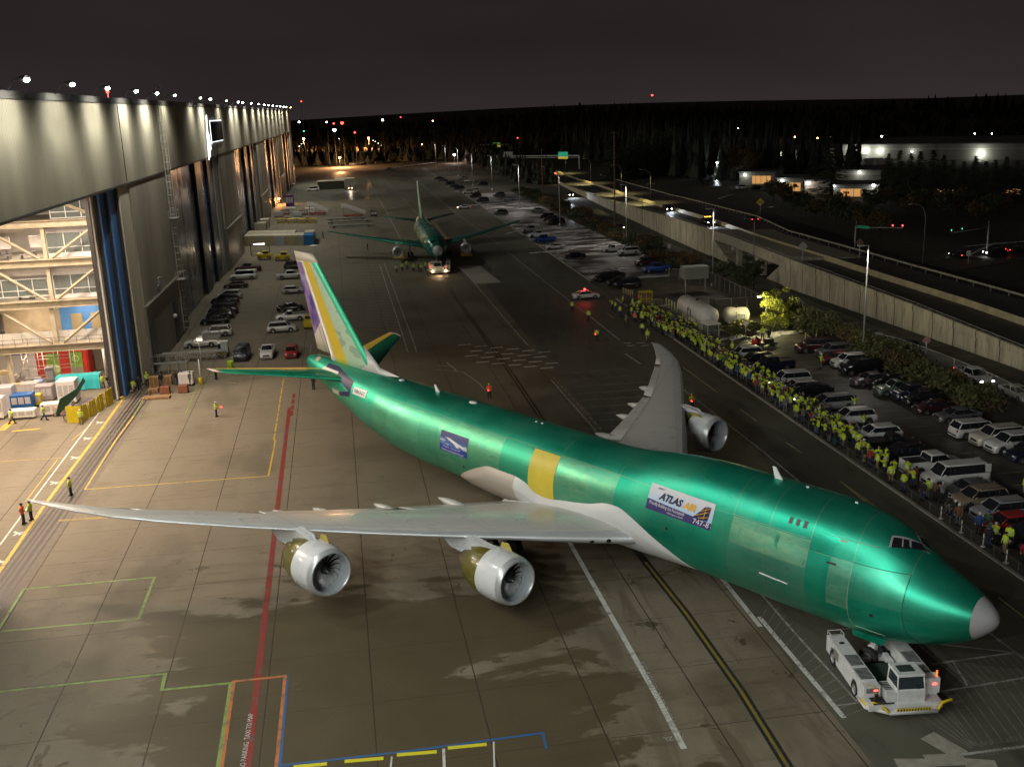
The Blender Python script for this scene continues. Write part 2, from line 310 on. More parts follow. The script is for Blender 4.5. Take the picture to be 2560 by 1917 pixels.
marks('thin_white_marking',PWf,[(ln(zb,(-90,560),(0,650),(200,880),(565,1280)),.16),(ln(z2,(640,1185),(790,1646))+ln(z6,(1960,890)),.16),(ln(z2,(670,1180),(845,1646))+ln(z6,(2028,885)),.16),(ln(z2,(535,590),(690,860),(775,1020)),.18),
   (ln(z2,(690,660),(900,880)),.14),(ln(z2,(1160,1200),(1540,1646))+ln(D,(1140,745)),.2),(ln(z2,(830,600),(1120,850),(1410,1060)),.2),(ln(z2,(1460,1105),(2150,1646)),.2),(ln(z3c,(0,420),(260,630)),.2),
   (ln(z3c,(830,1070),(1580,1656))+ln(z5,(1080,1085)),.2),(ln(z3c,(310,755),(445,845)),.35),(ln(zb,(1310,870),(1524,1030)),.2),(ln(D,(1190,820),(1300,945)),.14),(ln(D,(1195,815),(1310,940)),.1,{'gap':(1,1)}),
   (ln(z2,(1380,720),(1700,930),(2140,1300)),.12,{'gap':(2,3)}),(ln(zb,(445,860),(620,850)),.1),(ln(zb,(900,930),(1470,995)),.12),(ln(zb,(1010,1225),(1524,1140)),.16),(ln(zb,(1110,1040),(1195,1180)),.1),(ln(zb,(1150,1585),(1524,1535)),.2),
   (ln(zb,(1000,1060),(1470,995)),.16),(ln(zb,(895,930),(1190,1185)),.12),(ln(zb,(440,1300),(565,1285)),.1),(ln(z6,(355,1112),(490,1110)),.15),(ln(z6,(530,1130),(595,1128)),.2),
   (ln(D,(940,798),(1000,803),(1035,828),(1047,842)),.14),(ln(D,(965,783),(985,800)),.2),(ln(D,(945,790),(970,790)),.2)],.010)
# parking combs and hatch fields
mb=MB()
for i in range(23):
    k=i/22; a=Vector(z2(500+ (575-500)*k,1190+(1600-1190)*k)); b=Vector(z2(640+(785-640)*k,1190+(1625-1190)*k)); ribbon(mb,[G(a.x,a.y),G(b.x,b.y-1)],.1,.010)
tag(mb.build('comb_marking',PWf),kind='structure'); mb=MB()
for i in range(15):
    k=i/14; a=zb(5+k*478,800+k*560); b=zb(10+k*550+60,650+k*628+35); ribbon(mb,[G(*a),G(*b)],.08,.010)
for i in range(12):
    k=i/11; a=zb(1010+k*440,1070-k*68); b=zb(1150+k*440,1200-k*50); ribbon(mb,[G(*a),G(*b)],.08,.010)
for i in range(10):
    k=i/9; a=zb(1010+k*500,1228-k*84); b=zb(1230+k*520,1530-k*60); ribbon(mb,[G(*a),G(*b)],.08,.010)
for i in range(5):
    k=i/4; a=zb(910+k*110,1345-k*110); b=zb(1215+k*40,1545-k*20); ribbon(mb,[G(*a),G(*b)],.08,.010)
tag(mb.build('hatch_marking',PWh),kind='structure'); mb=MB()
for j in range(3):  # open apron stalls behind the far wing
    for i in range(9):
        p=G(*D(1235+i*4+j*62,805+j*28+i*15)); q=p+wd*7.5; ribbon(mb,[p,q],.08,.010)
for i in range(12):
    p=HP(93+i*3.1,22.5); ribbon(mb,[p,p+wd*5.4],.1,.010)
    p=HP(80+i*4.9,4.6); ribbon(mb,[p,p+wd*5.2],.1,.010)
for i in range(6):
    for j in range(5): p=HP(76.2+j*.9,5.5+i*.0); 
for i,(x_) in enumerate((7.0,9.8,15.1,18.1,21.0,24.0)): ribbon(mb,[HP(71.0,x_),HP(76,x_)],.12,.010)
for j in range(9): ribbon(mb,[HP(71+j*.62,18.3),HP(71.4+j*.62,20.8)],.07,.010); ribbon(mb,[HP(71+j*.62,9.9),HP(71.4+j*.62,12)],.07,.010); ribbon(mb,[HP(79.5+j*.8,22.5+j*.3),HP(79.7+j*.8,28)],.07,.010)
for i in range(30):   # right-hand lot stall ticks
    for w_ in (84.6,85.3): ribbon(mb,[HP(72-i*2.9,w_-(.2 if i%2 else 0)),HP(72-i*2.9,w_+1.0)],.1,.010)
    if i%3==0: ribbon(mb,[HP(72-i*2.9,85.0),HP(72-i*2.9,89.6)],.1,.010)
for i in range(14): ribbon(mb,[G(*z3c(1150+i*9,700-i*7)),G(*z3c(1900+i*9,735-i*9))],.1,.010) if i%2==0 else None
tag(mb.build('stall_marking',PWf),kind='structure')
# hold line: rows of short white dashes
mb=MB()
for r_ in range(4):
    for i in range(15):
        p=HP(56.5+r_*1.7-i*.0,24+i*3.4)+(wd*1.2 if r_%2 else wd*0); p=G(*D(992+i*17.3+r_*7,745+i*1.6+r_*12)); 
        if (i+r_)%2 or i>10: continue
        ribbon(mb,[p,p+wd*1.5],.35,.011)
for i in range(6): p=G(*z3c(300+i*62-(i%2)*25,655+(i%2)*24)); ribbon(mb,[p,p+wd*.8],.35,.011)
tag(mb.build('hold_line_marking',PW),kind='structure')
marks('red_line_marking',PR,[([(723.6,1019),(696,1250),(660,1560),(617,1930)],.42),(ln(z6,(1058,1215),(1035,1400)),.35,{'gap':(2,.6)})],.010)
marks('green_line_marking',PG,[(ln(za,(-60,1045),(120,755),(783,695),(703,905),(-60,975)),.2),(ln(za,(-60,1280),(838,1183),(820,1265),(1170,1230),(1100,1680)),.22),(ln(z4,(870,1410),(815,1510),(1130,1495),(1200,1330)),.13)],.010)
marks('orange_line_marking',PO,[(ln(za,(1445,1195),(1185,1222),(1120,1680)),.22),(ln(za,(1445,1195),(1395,1700)),.2)],.014)
marks('blue_line_marking',PB,[(ln(za,(1456,1195),(1418,1648),(2027,1580))+ln(D,(1172,1582),(1180,1614)),.2),(ln(za,(1418,1648),(1412,1700)),.2)],.012)
marks('stall_end_marking',mat('bright_yellow_paint',(.68,.62,.03),.6),[(ln(D,(750,1643),(822,1637)),.3),(ln(D,(863,1629),(937,1623)),.3),(ln(D,(973,1614),(1045,1607)),.3),(ln(D,(640,1655),(700,1649)),.3)],.016)
marks('stall_divider_marking',PW,[(ln(D,(846,1634),(842,1670)),.1),(ln(D,(958,1618),(960,1670)),.16),(ln(D,(1066,1602),(1068,1670)),.1)],.016)
tx=[D(940,575),D(985,645),D(1100,800),D(1180,920),D(1290,1075),D(1395,1215),D(1480,1322),D(1600,1492),D(1712,1672)]
marks('taxi_line_edge_marking',PK,[(tx,.62)],.008); marks('taxi_line_marking',PDY,[(tx[5:],.2)],.012)
marks('far_taxi_line_marking',PDY,[(tx[:5],.12)],.012)
marks('lane_marking',paint('paint_cream',(.42,.36,.17)),[(ln(z3c,(830,870),(1150,1105)),.16),(ln(z3c,(1370,1265),(1510,1370)),.18),(ln(z3c,(1790,1570),(1925,1660)),.18),(ln(z5,(1255,1050),(1410,1175)),.16),(ln(zb,(470,10),(690,170)),.16),(ln(zb,(1380,680),(1524,790)),.16),(ln(z3c,(140,380),(200,425)),.18)],.010)
marks('pale_patch_marking',mat('pale_patch',(.33,.31,.26),.8,var=.2,vs=2),[(ln(zb,(845,1640),(950,1640)),1.0),(ln(zb,(1015,1500),(1110,1555)),1.1),(ln(zb,(1015,1615),(1130,1610)),1.0),(ln(zb,(1240,1640),(1310,1645)),1.0),(ln(zd,(420,1100),(600,1250)),5.)],.006)
def ground_text(body,px,angle,size,m,z=.013,mirror=False):
    me=text_mesh(body,size,align='CENTER'); me.materials.clear(); me.materials.append(m)
    o=bpy.data.objects.new('painted_lettering',me); S.collection.objects.link(o); p=G(*px); o.location=(p.x,p.y,z+.003); o.rotation_euler[2]=angle; tag(o,kind='structure')
ground_text('NO PARKING  TAXI TO MAP',za(1263,1520),HA,.42,PW)
ground_text('CLEAR',zb(1310,1505),HROT+math.pi+.1,.5,PWh); ground_text('KEEP',zb(1450,1483),HROT+math.pi+.1,.5,PWh); ground_text('TOW ZONE',zb(1370,1552),HROT+math.pi+.1,.5,PWh)
ground_text('NO ACCESS PAST THIS LINE',zl(590,420),HA+math.pi-.02,.62,PWf); ground_text('71 ZL',zl(672,597),HROT+math.pi,.5,PWf)
# small aeroplane symbols between the hangar lines
def plane_symbol(p,a):
    mb=MB(); L=1.1
    pts=[(0,.12*L),(.45*L,.10*L),(.5*L,0),(.45*L,-.10*L),(-.02,-.12*L),(-.22*L,-.5*L),(-.36*L,-.5*L),(-.24*L,-.1*L),(-.42*L,-.08*L),(-.54*L,-.24*L),(-.62*L,-.24*L),(-.56*L,0),(-.62*L,.24*L),(-.54*L,.24*L),(-.42*L,.08*L),(-.24*L,.1*L),(-.36*L,.5*L),(-.22*L,.5*L)]
    mb.add([(x,y,0) for x,y in pts],[tuple(range(len(pts)))]); tag(mb.build('aeroplane_marking',PW,None,(p.x,p.y,.013),a),kind='structure')
for q in (za(375,88),za(272,215),za(88,470),za(5,615),z4(603,1548),z4(527,1645)): plane_symbol(G(*q),HROT+math.pi*.75)

# ================================================================ HANGAR
def wall_mat(name,col,rib,rough=.5,metal=.0,stain=.35,strength=.6):
    m=mat(name,col,rough,metal); t=NT(m); x,y,z=t.xyz()
    w=t.m('SINE',t.m('MULTIPLY',t.m('ADD',y,x),2*math.pi/rib)); n=t.noise(.12,5,sc=(1,1,.15)); n2=t.noise(1.5,5,sc=(1,1,.08))
    c=t.mix(t.ss(n,.35,.65),tuple(q*(1-stain) for q in col),col); c=t.mix(t.ss(n2,.5,.8,0,.35),c,tuple(q*.6 for q in col)); c=t.mix(t.ss(w,-1,-.6,.35,0),c,tuple(q*.55 for q in col)); t.out('Base Color',c)
    t.bump(w,strength,.05); return m
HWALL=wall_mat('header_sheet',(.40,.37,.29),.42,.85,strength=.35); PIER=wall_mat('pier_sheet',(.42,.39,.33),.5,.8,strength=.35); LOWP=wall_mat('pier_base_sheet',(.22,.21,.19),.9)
DARKTRIM=mat('dark_trim',(.035,.033,.032),.7,var=.3,vs=2); STEEL=mat('beige_steel',(.42,.36,.25),.55,var=.18,vs=1.2); WHITEP=mat('white_panel',(.74,.70,.66),.6,var=.08,vs=1); GALV=mat('galvanised',(.36,.36,.35),.45,metal=.5,var=.2,vs=4)
hangar=empty('aircraft_hangar',B0,HROT,'long grey ribbed metal hangar with floodlit eaves and one tall open door bay','hangar')
H0,H1=-250,470
ZD,ZR=25.9,35.8
mb=MB(); mb.box(-.6,(H0+H1)/2,(ZD+ZR)/2,1.2,H1-H0,ZR-ZD); hw_=mb.build('header_wall',HWALL,hangar)
mb=MB()
for h in (63.9,-30,162,259,356): mb.box(.02,h,(ZD+ZR)/2,.08,.16,ZR-ZD-.3)
mb.box(-.55,(H0+H1)/2,ZD-.14,1.4,H1-H0,.24)
mb.build('header_seam',DARKTRIM,hangar)
mb=MB(); mb.box(-.5,(H0+H1)/2,ZR+.35,1.3,H1-H0,.7); 
for k in range(4): mb.box(.16,(H0+H1)/2,ZR+.12+k*.18,.05,H1-H0,.05)
mb.box(-100,(H0+H1)/2,ZR+.2,200,H1-H0,.3); mb.build('roof',DARKTRIM,hangar)
piers=[(64.9,97.4),(162,194.6),(259.2,291.8),(356.4,389),(453.6,H1)]
for a,b in piers:
    mb=MB(); mb.box(-.5,(a+b)/2,(ZD+9.3)/2,1.0,b-a,ZD-9.3); p=mb.build('pier_wall',PIER,hangar)
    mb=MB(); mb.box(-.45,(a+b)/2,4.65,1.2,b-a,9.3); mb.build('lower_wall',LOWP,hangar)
    mb=MB(); mb.box(.18,(a+b)/2,9.38,.5,b-a,.16); mb.build('ledge',GALV,hangar)
mb=MB(); mb.box(-.5,-126,ZD/2,1,247,ZD); mb.build('pier_wall',PIER,hangar)   # the bays behind the camera, doors shut
mb=MB(); mb.box(-60,H1-.5,ZR/2,120,1,ZR); mb.build('end_wall',PIER,hangar)
# closed door leaves
def mural():
    m=mat('door_mural',(.03,.04,.07),.13,spec=.7); t=NT(m); n=t.noise(.05,6,sc=(1,1,.6)); n2=t.noise(.5,5,sc=(1,1,.25))
    c=t.mix(t.ss(n,.35,.7),(.05,.075,.16),(.16,.155,.19)); c=t.mix(t.ss(n2,.5,.8,0,.5),c,(.02,.015,.03)); t.out('Base Color',c); t.out('Roughness',t.ss(n2,.3,.8,.16,.34)); t.bump(t.noise(.9,3,sc=(1,1,.3)),.22,.05); return m
MUR=mural(); DKL=mat('dark_door_leaf',(.022,.028,.055),.4,var=.3,vs=.4); GRL=wall_mat('grey_door_leaf',(.34,.34,.34),.6)
for (a,b) in ((97.4,162),(194.6,259.2),(291.8,356.4),(389,453.6)):
    w8=(b-a)/8
    for k in range(8):
        mm=(MUR,MUR,MUR,MUR,DKL,MUR,DKL,GRL)[k]; off=(-1.5,-1.55,-1.5,-1.55,-.9,-1.3,-.8,-.6)[k]
        mb=MB(); mb.box(off,a+w8*(k+.5),ZD/2,.35,w8-.12,ZD-.3); mb.build('door_leaf',mm,hangar)
# stacked leaves of the open bay
CREAM=wall_mat('cream_leaf',(.72,.68,.57),.55,stain=.15); BLUE=mat('blue_leaf',(.05,.17,.48),.45,var=.15,vs=.7)
for h0,h1,x_,m_2 in ((59.1,64.7,-.35,CREAM),(56.0,58.8,-.9,BLUE),(53.2,55.7,-1.5,BLUE),(51.7,52.7,-2.1,WHITEP)):
    mb=MB(); mb.box(x_,(h0+h1)/2,ZD/2-.02,.4,h1-h0,ZD-.3); mb.build('door_leaf',m_2,hangar)
mb=MB()
for x_,h_ in ((-.6,58.95),(-1.2,55.85),(-1.8,52.95),(-2.4,51.6)): mb.box(x_,h_,ZD/2,.5,.22,ZD-.4)
mb.build('door_edge',DARKTRIM,hangar)
# cage ladder up the pier
mb=MB()
zz=.8
while zz<38.2:
    x_=.55
    for s_ in (-.32,.32): mb.box(x_,90+s_,zz+.5,.07,.07,1.0)
    mb.box(x_,90,zz+.25,.05,.64,.05); mb.box(x_,90,zz+.75,.05,.64,.05)
    pts=[(x_,90-.32,zz+.5),(x_+.45,90-.45,zz+.5),(x_+.8,90,zz+.5),(x_+.45,90+.45,zz+.5),(x_,90+.32,zz+.5)]
    mb.path(pts,.03,4); zz+=1.0
for s_ in ((.45,-.45),(.8,0),(.45,.45)): mb.tube((.55+s_[0],90+s_[1],2.5),(.55+s_[0],90+s_[1],38),.03,None,4)
for z_ in (9.2,18.8): 
    mb.box(1.0,90,z_,1.3,2.0,.1); 
    for q in ((1.6,-.95),(1.6,.95),(.4,.95),(.4,-.95)): mb.box(q[0],90+q[1],z_+.6,.06,.06,1.2)
    mb.box(1.6,90,z_+1.2,.06,2,.06); mb.box(1.0,90.95,z_+1.2,1.3,.06,.06); mb.box(1.0,89.05,z_+1.2,1.3,.06,.06)
mb.build('access_ladder',mat('ladder_pale',(.5,.5,.46),.6),hangar)
mb=MB()
mb.tube((.25,65.5,9.6),(.25,88.5,9.6),.06,None,5); mb.box(.25,76.0,11.2,.3,1.4,.9); mb.box(.25,75.3,10.6,.2,2.4,.15)
mb.build('conduit',GALV,hangar)
for h_ in (67.5,86.5): mb=MB(); mb.box(.18,h_,3.3,.12,3.6,6.4); mb.build('service_door',mat('navy_door',(.012,.016,.04),.35),hangar)
mb=MB(); mb.ball((.45,84,4.4),.35,.35,.35,8,6); mb.build('wall_lamp',WHITEP,hangar)
# lit emblem on the header
LED=mat('white_led',(.9,.92,1),.5,emit=(.85,.92,1.),es=2.6)
mb=MB()
def arc(pts,r=.22): mb.path(pts,r,5)
arc([(.45,142.6,25.4),(.5,142.9,28),(.5,143.5,31),(.5,145.5,34.2)],.1); arc([(.5,143.4,25.8),(.55,144.2,29),(.5,144.6,32),(.45,145.2,34)],.07); arc([(.5,145.8,30.6),(.5,147,28.6),(.5,147.4,27.3)],.07); arc([(.5,146.3,30.2),(.5,145.6,27.4),(.5,144.6,25.9)],.07)
for k in range(9): mb.box(.42,151.0+k*2.3,33.05,.08,1.8,.14)
mb.box(.42,150.1,30.6,.06,.3,4.6); mb.box(.42,161,28.7,.06,19,.1)
mb.build('lit_emblem',LED,hangar)
mb=MB(); mb.box(.3,161,30.8,.14,21.2,4.1); mb.build('sign_board',mat('sign_black',(.008,.008,.01),.95,spec=.1),hangar)
# roof lamps: goose-neck floodlights
LH=[19.2,34.5,50.2,66.8,82.0,97.9,127.5,142.1,170.5,196.9,208.4,233.3,258.9,281.1,299.4,321.7,344.6,365.3,388.2,408.0,445.5]
LENS=mat('lamp_lens',(.9,.95,1),.3,emit=(.9,1.,.97),es=55.)
LENSD=mat('dim_lens',(.6,.65,.5),.3,emit=(.8,1.,.7),es=6.); LENSO=mat('sodium_lens',(1,.6,.2),.3,emit=(1,.42,.10),es=40.)
WASH=((.85,1.,.72),(.75,1.,.62),(.72,1.,.60),(1.,.93,.80),(1.,.9,.82),(.86,1.,.62),(.95,1.,.72),(1.,.97,.8))
for i,h_ in enumerate([-206,-188,-170,-152,-134,-116,-98,-82,-66,-50,-35,-19,-3]+LH):
    dim=h_ in (97.9,127.5,170.5)
    mb=MB(); mb.path([(.3,h_,ZR+.6),(.9,h_,ZR+1.5),(1.7,h_,ZR+1.75)],.05,5); mb.ball((1.85,h_,ZR+1.6),.5,.34,.26,8,5); fl=mb.build('floodlight',GALV,hangar)
    mb=MB(); mb.ball((2.02,h_,ZR+1.50),.40*(.75 if h_>-20 else 1),.36,.22,10,5); mb.build('lens',LENSD if dim else (LENSO if h_>430 else LENS),fl)
# light of the roof lamps: wall wash and apron flood; plus an added wide wall fill
FLOODK=1.0
for i,h_ in enumerate(LH):
    c=WASH[i%8]
    pw=900 if h_ not in (97.9,127.5,170.5) else 420
    lamp('wall_wash','SPOT',(.95,h_,ZR+1.5),pw*5,c,hangar,size=.12,spot=R(14),blend=1.0,direc=(-.085,.0,-1))
    lamp('wall_wash','SPOT',(3.2,h_,ZR+1.6),pw*6.5,(1.,.96,.80),hangar,size=.3,spot=R(140),blend=1.0,direc=(-.5,.0,-1))  # wide spot out from the lamp, added to brighten header and piers evenly
NEAR=[-206,-170,-134,-107,-82,-66,-50,-35,-19,-3]
for h_,k_ in zip(NEAR,(1.4,1.3,1.3,1.3,1.3,1.2,.95,.6,.45,.35)): lamp('apron_flood','SPOT',(2.3,h_,ZR+1.4),24000*k_,(.97,1.,.93),hangar,size=.35,spot=R(150),blend=.6,direc=(1.,.25,-.62))
for h_,p in ((34.5,1000),(66.8,1300),(97.9,3800),(142.1,19000),(196.9,27000),(258.9,32000),(321.7,32000),(388.2,26000),(445.5,60000)):
    lamp('apron_flood','SPOT',(2.3,h_,ZR+1.4),p*FLOODK,(1.,.98,.86),hangar,size=.35,spot=R(150),blend=.7,direc=(1.,.15,-.7))
# red beacon and radio mast on the roof
mb=MB(); mb.tube((-6,88,ZR),(-6,88,ZR+2.0),.06); mb.ball((-6,88,ZR+2.1),.22,.22,.26); mb.build('roof_beacon',mat('red_beacon',(1,.1,.06),.4,emit=(1,.05,.03),es=9.),hangar)
mb=MB(); mb.tube((-18,50,ZR),(-18,50,ZR+9.5),.22,.06); 
for z_ in (3,5,7): mb.box(-18,50,ZR+z_,.08,1.4,.08)
mb.build('roof_mast',DARKTRIM,hangar)
# ---------------------------------------------------------------- inside the open bay
mb=MB()
mb.box(-2.7,59,13,.9,.9,26); mb.box(-3.0,60.6,13,.35,3.4,26)
mb.box(-9.9,59,19.3,.45,.45,4.6);  mb.box(-9.9,59,14.2,.45,.45,4.6); mb.box(-10.2,59,8.7,.5,.5,5.2); mb.box(-19,59,13,.9,.9,26); mb.box(-16.4,59.2,3.,.5,.5,6)
for z_,d in ((21.6,.75),(16.75,.8),(11.5,.8),(5.85,.85)):
    mb.box(-17,59,z_,28,.7,d); mb.box(-17,58.7,z_+d/2+.04,28,1.3,.08); mb.box(-17,58.7,z_-d/2,28,1.1,.08)
for zt,zb_ in ((21.2,17.2),(16.3,12.0),(11.0,6.4)):
    for x0,x1 in ((-3.3,-9.3),(-16.5,-10.6)):
        mb.tube((x0,58.7,zt),(x1,58.7,zb_),.2,None,4,sm=False)
mb.tube((-9.5,58.7,25.2),(-3.3,58.7,22.3),.2,None,4,sm=False)
mb.build('bay_frame',STEEL,hangar)
mb=MB()
for z_ in (21.7,16.85,11.6,5.95): mb.box(-17,65,z_,28,12,.25)
mb.build('mezzanine_floor',mat('floor_slab',(.40,.36,.30),.7,var=.1,vs=1),hangar)
mb=MB()
mb.box(-6.2,60.2,20.75,7.4,.25,.95); mb.box(-6.2,60.2,17.35,7.4,.25,.6)
mb.box(-14,60.2,20.9,7.6,.25,.6); mb.box(-6.2,60.2,15.6,7.4,.25,1.3); mb.box(-14.5,60.2,15.6,8.6,.25,1.1)
mb.box(-6.2,60.2,12.15,7.4,.25,.5)
for x_ in (-3.3,): mb.box(x_,60.4,19,.9,.3,4.4); mb.box(x_+.1,60.4,14,.5,.3,4.6)
mb.box(-11,70.5,24,14,.3,4); mb.box(-11,70.5,13,14,.3,22)
for x_ in (-12,-16,-20): mb.box(x_,63,19,1.6,.2,1.5)
mb.box(-10.3,62.5,13.2,1.2,.2,2.4); mb.build('office_wall',WHITEP,hangar)
GLASS=mat('office_glass',(.16,.20,.19),.08,spec=.8,alpha=.55); MULL=mat('mullion',(.7,.7,.68),.5)
for x0,x1,z0,z1 in ((-9.9,-3.6,17.7,20.3),(-9.8,-3.4,12.4,14.95),(-18,-10.5,12.4,14.6),(-9,-3.4,22.1,25.4)):
    mb=MB(); mb.box((x0+x1)/2,60.2,(z0+z1)/2,x1-x0,.06,z1-z0); g_=mb.build('office_window',GLASS,hangar)
    mb=MB(); n=3 if x1-x0<7 else 4
    for k in range(n+1): mb.box(x0+(x1-x0)*k/n,60.12,(z0+z1)/2,.09,.12,z1-z0)
    for z_ in (z0,z0+.75,z1): mb.box((x0+x1)/2,60.12,z_,x1-x0,.12,.09)
    mb.build('frame',MULL,g_)
mb=MB()
for x_,z_ in ((-5,17.6),(-8,17.6),(-13,17.6),(-16,17.6),(-6,12.3),(-14,12.3),(-12.5,6.9),(-15.5,6.9)): mb.box(x_,62.3,z_-.1,1.9,1.0,.1); mb.box(x_,62.6,z_+.2,.6,.1,.45); mb.box(x_-.8,62.3,z_-.45,.1,.9,.7); mb.box(x_+.8,62.3,z_-.45,.1,.9,.7); mb.box(x_+.4,63.3,z_-.3,.5,.5,.9)
mb.build('office_furniture',mat('furniture_grey',(.22,.2,.19),.6,var=.3,vs=.9),hangar)
BLW=mat('blue_wall',(.10,.28,.62),.6,var=.08,vs=1); REDW=mat('red_wall',(.50,.035,.025),.5,var=.1,vs=1); GRD=mat('green_door',(.20,.34,.05),.5,var=.3,vs=1.2); TAN=mat('tan_door',(.42,.33,.18),.6)
mb=MB(); mb.box(-7.4,64,8.6,6.6,.3,5.2); mb.box(-4.1,65.5,8.6,.3,3,5.2); mb.build('blue_wall',BLW,hangar)
for x_ in (-8.6,-6.1): mb=MB(); mb.box(x_,63.8,7.7,1.4,.12,3.0); mb.build('office_door',TAN,hangar)
mb=MB(); mb.box(-14.5,65,8.7,7.4,.3,5); mb.build('beige_wall',mat('beige_wall',(.62,.50,.33),.6,var=.1,vs=1),hangar)
mb=MB()
for k in range(14): mb.box(-3.6-k*1.15,59.6,7.15,1.1,.06,1.35)
mb.build('parapet',mat('parapet_panel',(.55,.53,.48),.5),hangar)
mb=MB()
for z_ in (7.25,6.75): mb.box(-12,58.1,z_,19,.05,.05)
for k in range(13): mb.box(-3-k*1.5,58.1,6.75,.05,.05,1.1)
mb.box(-12,58.1,6.22,19,.06,.2); mb.build('balcony_rail',mat('rail_dark',(.12,.10,.08),.5),hangar)
mb=MB(); mb.box(-12.2,66.9,2.75,6.6,.3,5.5); mb.box(-8.9,68.4,2.75,.3,2.8,5.5); mb.box(-7.8,70.2,4.4,2.4,.2,2.2); mb.build('red_wall',REDW,hangar)
for x_,w_ in ((-13.3,1.7),(-10.3,1.7)): mb=MB(); mb.box(x_,66.7,1.75,w_,.12,3.3); mb.build('green_door',GRD,hangar)
mb=MB(); mb.lathe([(0,.45),(.03,.45),(.03,.36),(0,.36)],(-10.3,66.6,2.5),'y',24); mb.build('door_emblem',mat('pale_green',(.6,.75,.35),.5),hangar); mb=MB(); mb.ball((-12.9,66.6,1.2),.55,.05,.55); mb.build('door_emblem',mat('pale_green',(.6,.75,.35),.5),hangar)
mb=MB(); mb.box(-10.3,66.62,.7,1.65,.05,1.2); mb.build('door_panel',mat('grey_brown',(.27,.23,.18),.6),hangar); mb=MB(); mb.box(-7.7,70.0,1.6,2.0,.1,3.2); mb.build('grey_door',mat('grey_brown',(.27,.23,.18),.6),hangar)
for q_ in ((-4.5,66.8,2.9,3.6,.3,5.8),(-19.5,66.9,2.75,8.0,.3,5.5),(-27,64.9,2.75,8,.3,5.5)): mb=MB(); mb.box(*q_); mb.build('white_wall',mat('bright_panel',(.62,.59,.56),.6),hangar)
mb=MB(); mb.tube((-6.4,66.0,0),(-6.4,66,5.6),.2,None,10); mb.build('down_pipe',WHITEP,hangar)
mb=MB(); mb.box(-5.0,66.55,1.5,1.3,.08,2.9); mb.build('exit_door',mat('pale_grey_door',(.42,.42,.38),.5),hangar)
mb=MB(); mb.box(-17.6,66.65,4.1,2.6,.08,1.2); mb.build('wall_poster',mat('poster_blue',(.03,.06,.32),.5),hangar)
mb=MB(); mb.box(-40,20,.5,1,120,.1,mi=0); 
# far side of the bay
mb=MB(); mb.box(-66,30,13,.5,70,26); mb.build('back_wall',WHITEP,hangar)
mb=MB(); mb.box(-35,-3.2,13,70,.5,26); mb.build('side_wall',WHITEP,hangar); 
mb=MB(); mb.box(-42,71.2,13,50,.5,26); mb.build('side_wall',WHITEP,hangar)
mb=MB(); mb.box(-35,33,25.6,68,72,.3); mb.build('bay_ceiling',mat('bay_ceiling',(.45,.42,.38),.7),hangar)
WARM=(1.,.80,.62)
TUBE=mat('fluorescent',(1,1,1),.4,emit=(1.,.86,.68),es=9.)
mb=MB()
for x_,y_,z_ in ((-13,61.5,20.9),(-6,62,16.1),(-14,62,16.1),(-12,61.6,11.2),(-6,63,20.8),(-8,62.4,11.1)): mb.box(x_,y_,z_,1.6,.35,.08)
mb.build('ceiling_light',TUBE,hangar)
for x_,y_ in ((-7,8),(-7,30),(-7,50),(-20,20),(-20,46),(-34,12),(-34,40)):
    lamp('bay_light','AREA',(x_,y_,25.2),4600 if x_>-10 else 5200,WARM,hangar,size=3.,direc=(0.12,0,-1))
for x_,y_,z_,p in ((-6.5,63,21.3,250),(-13,64,21.3,330),(-6.5,62.5,16.4,200),(-14,63,16.4,260),(-7,61.6,11.1,260),(-14,61.6,11.1,300),(-7,63.2,5.4,420),(-14,62,5.4,420),(-20,60,5.4,300)):
    lamp('office_light','AREA',(x_,y_,z_),p,WARM,hangar,size=1.6,direc=(0,-.1,-1))
# ================================================================ AIRCRAFT
def interp(T,s):
    if s<=T[0][0]: return T[0][1:]
    for a,b in zip(T,T[1:]):
        if s<=b[0]:
            k=(s-a[0])/(b[0]-a[0]); return tuple(p+(q-p)*k for p,q in zip(a[1:],b[1:]))
    return T[-1][1:]
def cr_interp(T,s):
    """smooth (Catmull-Rom style) interpolation for station tables"""
    if s<=T[0][0]: return T[0][1:]
    if s>=T[-1][0]: return T[-1][1:]
    i=next(k for k in range(len(T)-1) if s<=T[k+1][0])
    a,b=T[i],T[i+1]; h=b[0]-a[0]; k=(s-a[0])/h
    pa=T[i-1] if i>0 else a; pb=T[i+2] if i+2<len(T) else b; o=[]
    for j in range(1,len(a)):
        d=(b[j]-a[j])/h; da=(a[j]-pa[j])/(a[0]-pa[0]) if pa is not a else d; db=(pb[j]-b[j])/(pb[0]-b[0]) if pb is not b else d
        ma=0 if da*d<=0 else 2*da*d/(da+d); mb_=0 if db*d<=0 else 2*db*d/(db+d)
        h00=2*k**3-3*k*k+1; h10=k**3-2*k*k+k; h01=-2*k**3+3*k*k; h11=k**3-k*k
        o.append(h00*a[j]+h10*h*ma+h01*b[j]+h11*h*mb_)
    return tuple(o)
MS=[(0,5.5,.02,.02,.02),(.12,5.5,.36,.37,.37),(.4,5.48,.68,.7,.7),(1,5.42,1.15,1.2,1.2),(2,5.36,1.68,1.75,1.75),(3.5,5.3,2.25,2.4,2.35),(5,5.3,2.62,2.95,2.8),(7,5.35,2.95,3.3,3.1),(10,5.45,3.17,3.5,3.25),(13,5.45,3.25,3.55,3.3),(50,5.45,3.25,3.55,3.3),(54,5.55,3.2,3.48,3.15),(58,5.85,2.95,3.25,2.9),(62,6.35,2.55,2.8,2.45),(66,7.0,2.05,2.2,1.95),(70,7.65,1.45,1.5,1.5),(72.4,8.0,.98,1.02,1.0),(73.6,8.2,.62,.65,.6),(73.95,8.25,.3,.3,.3)]
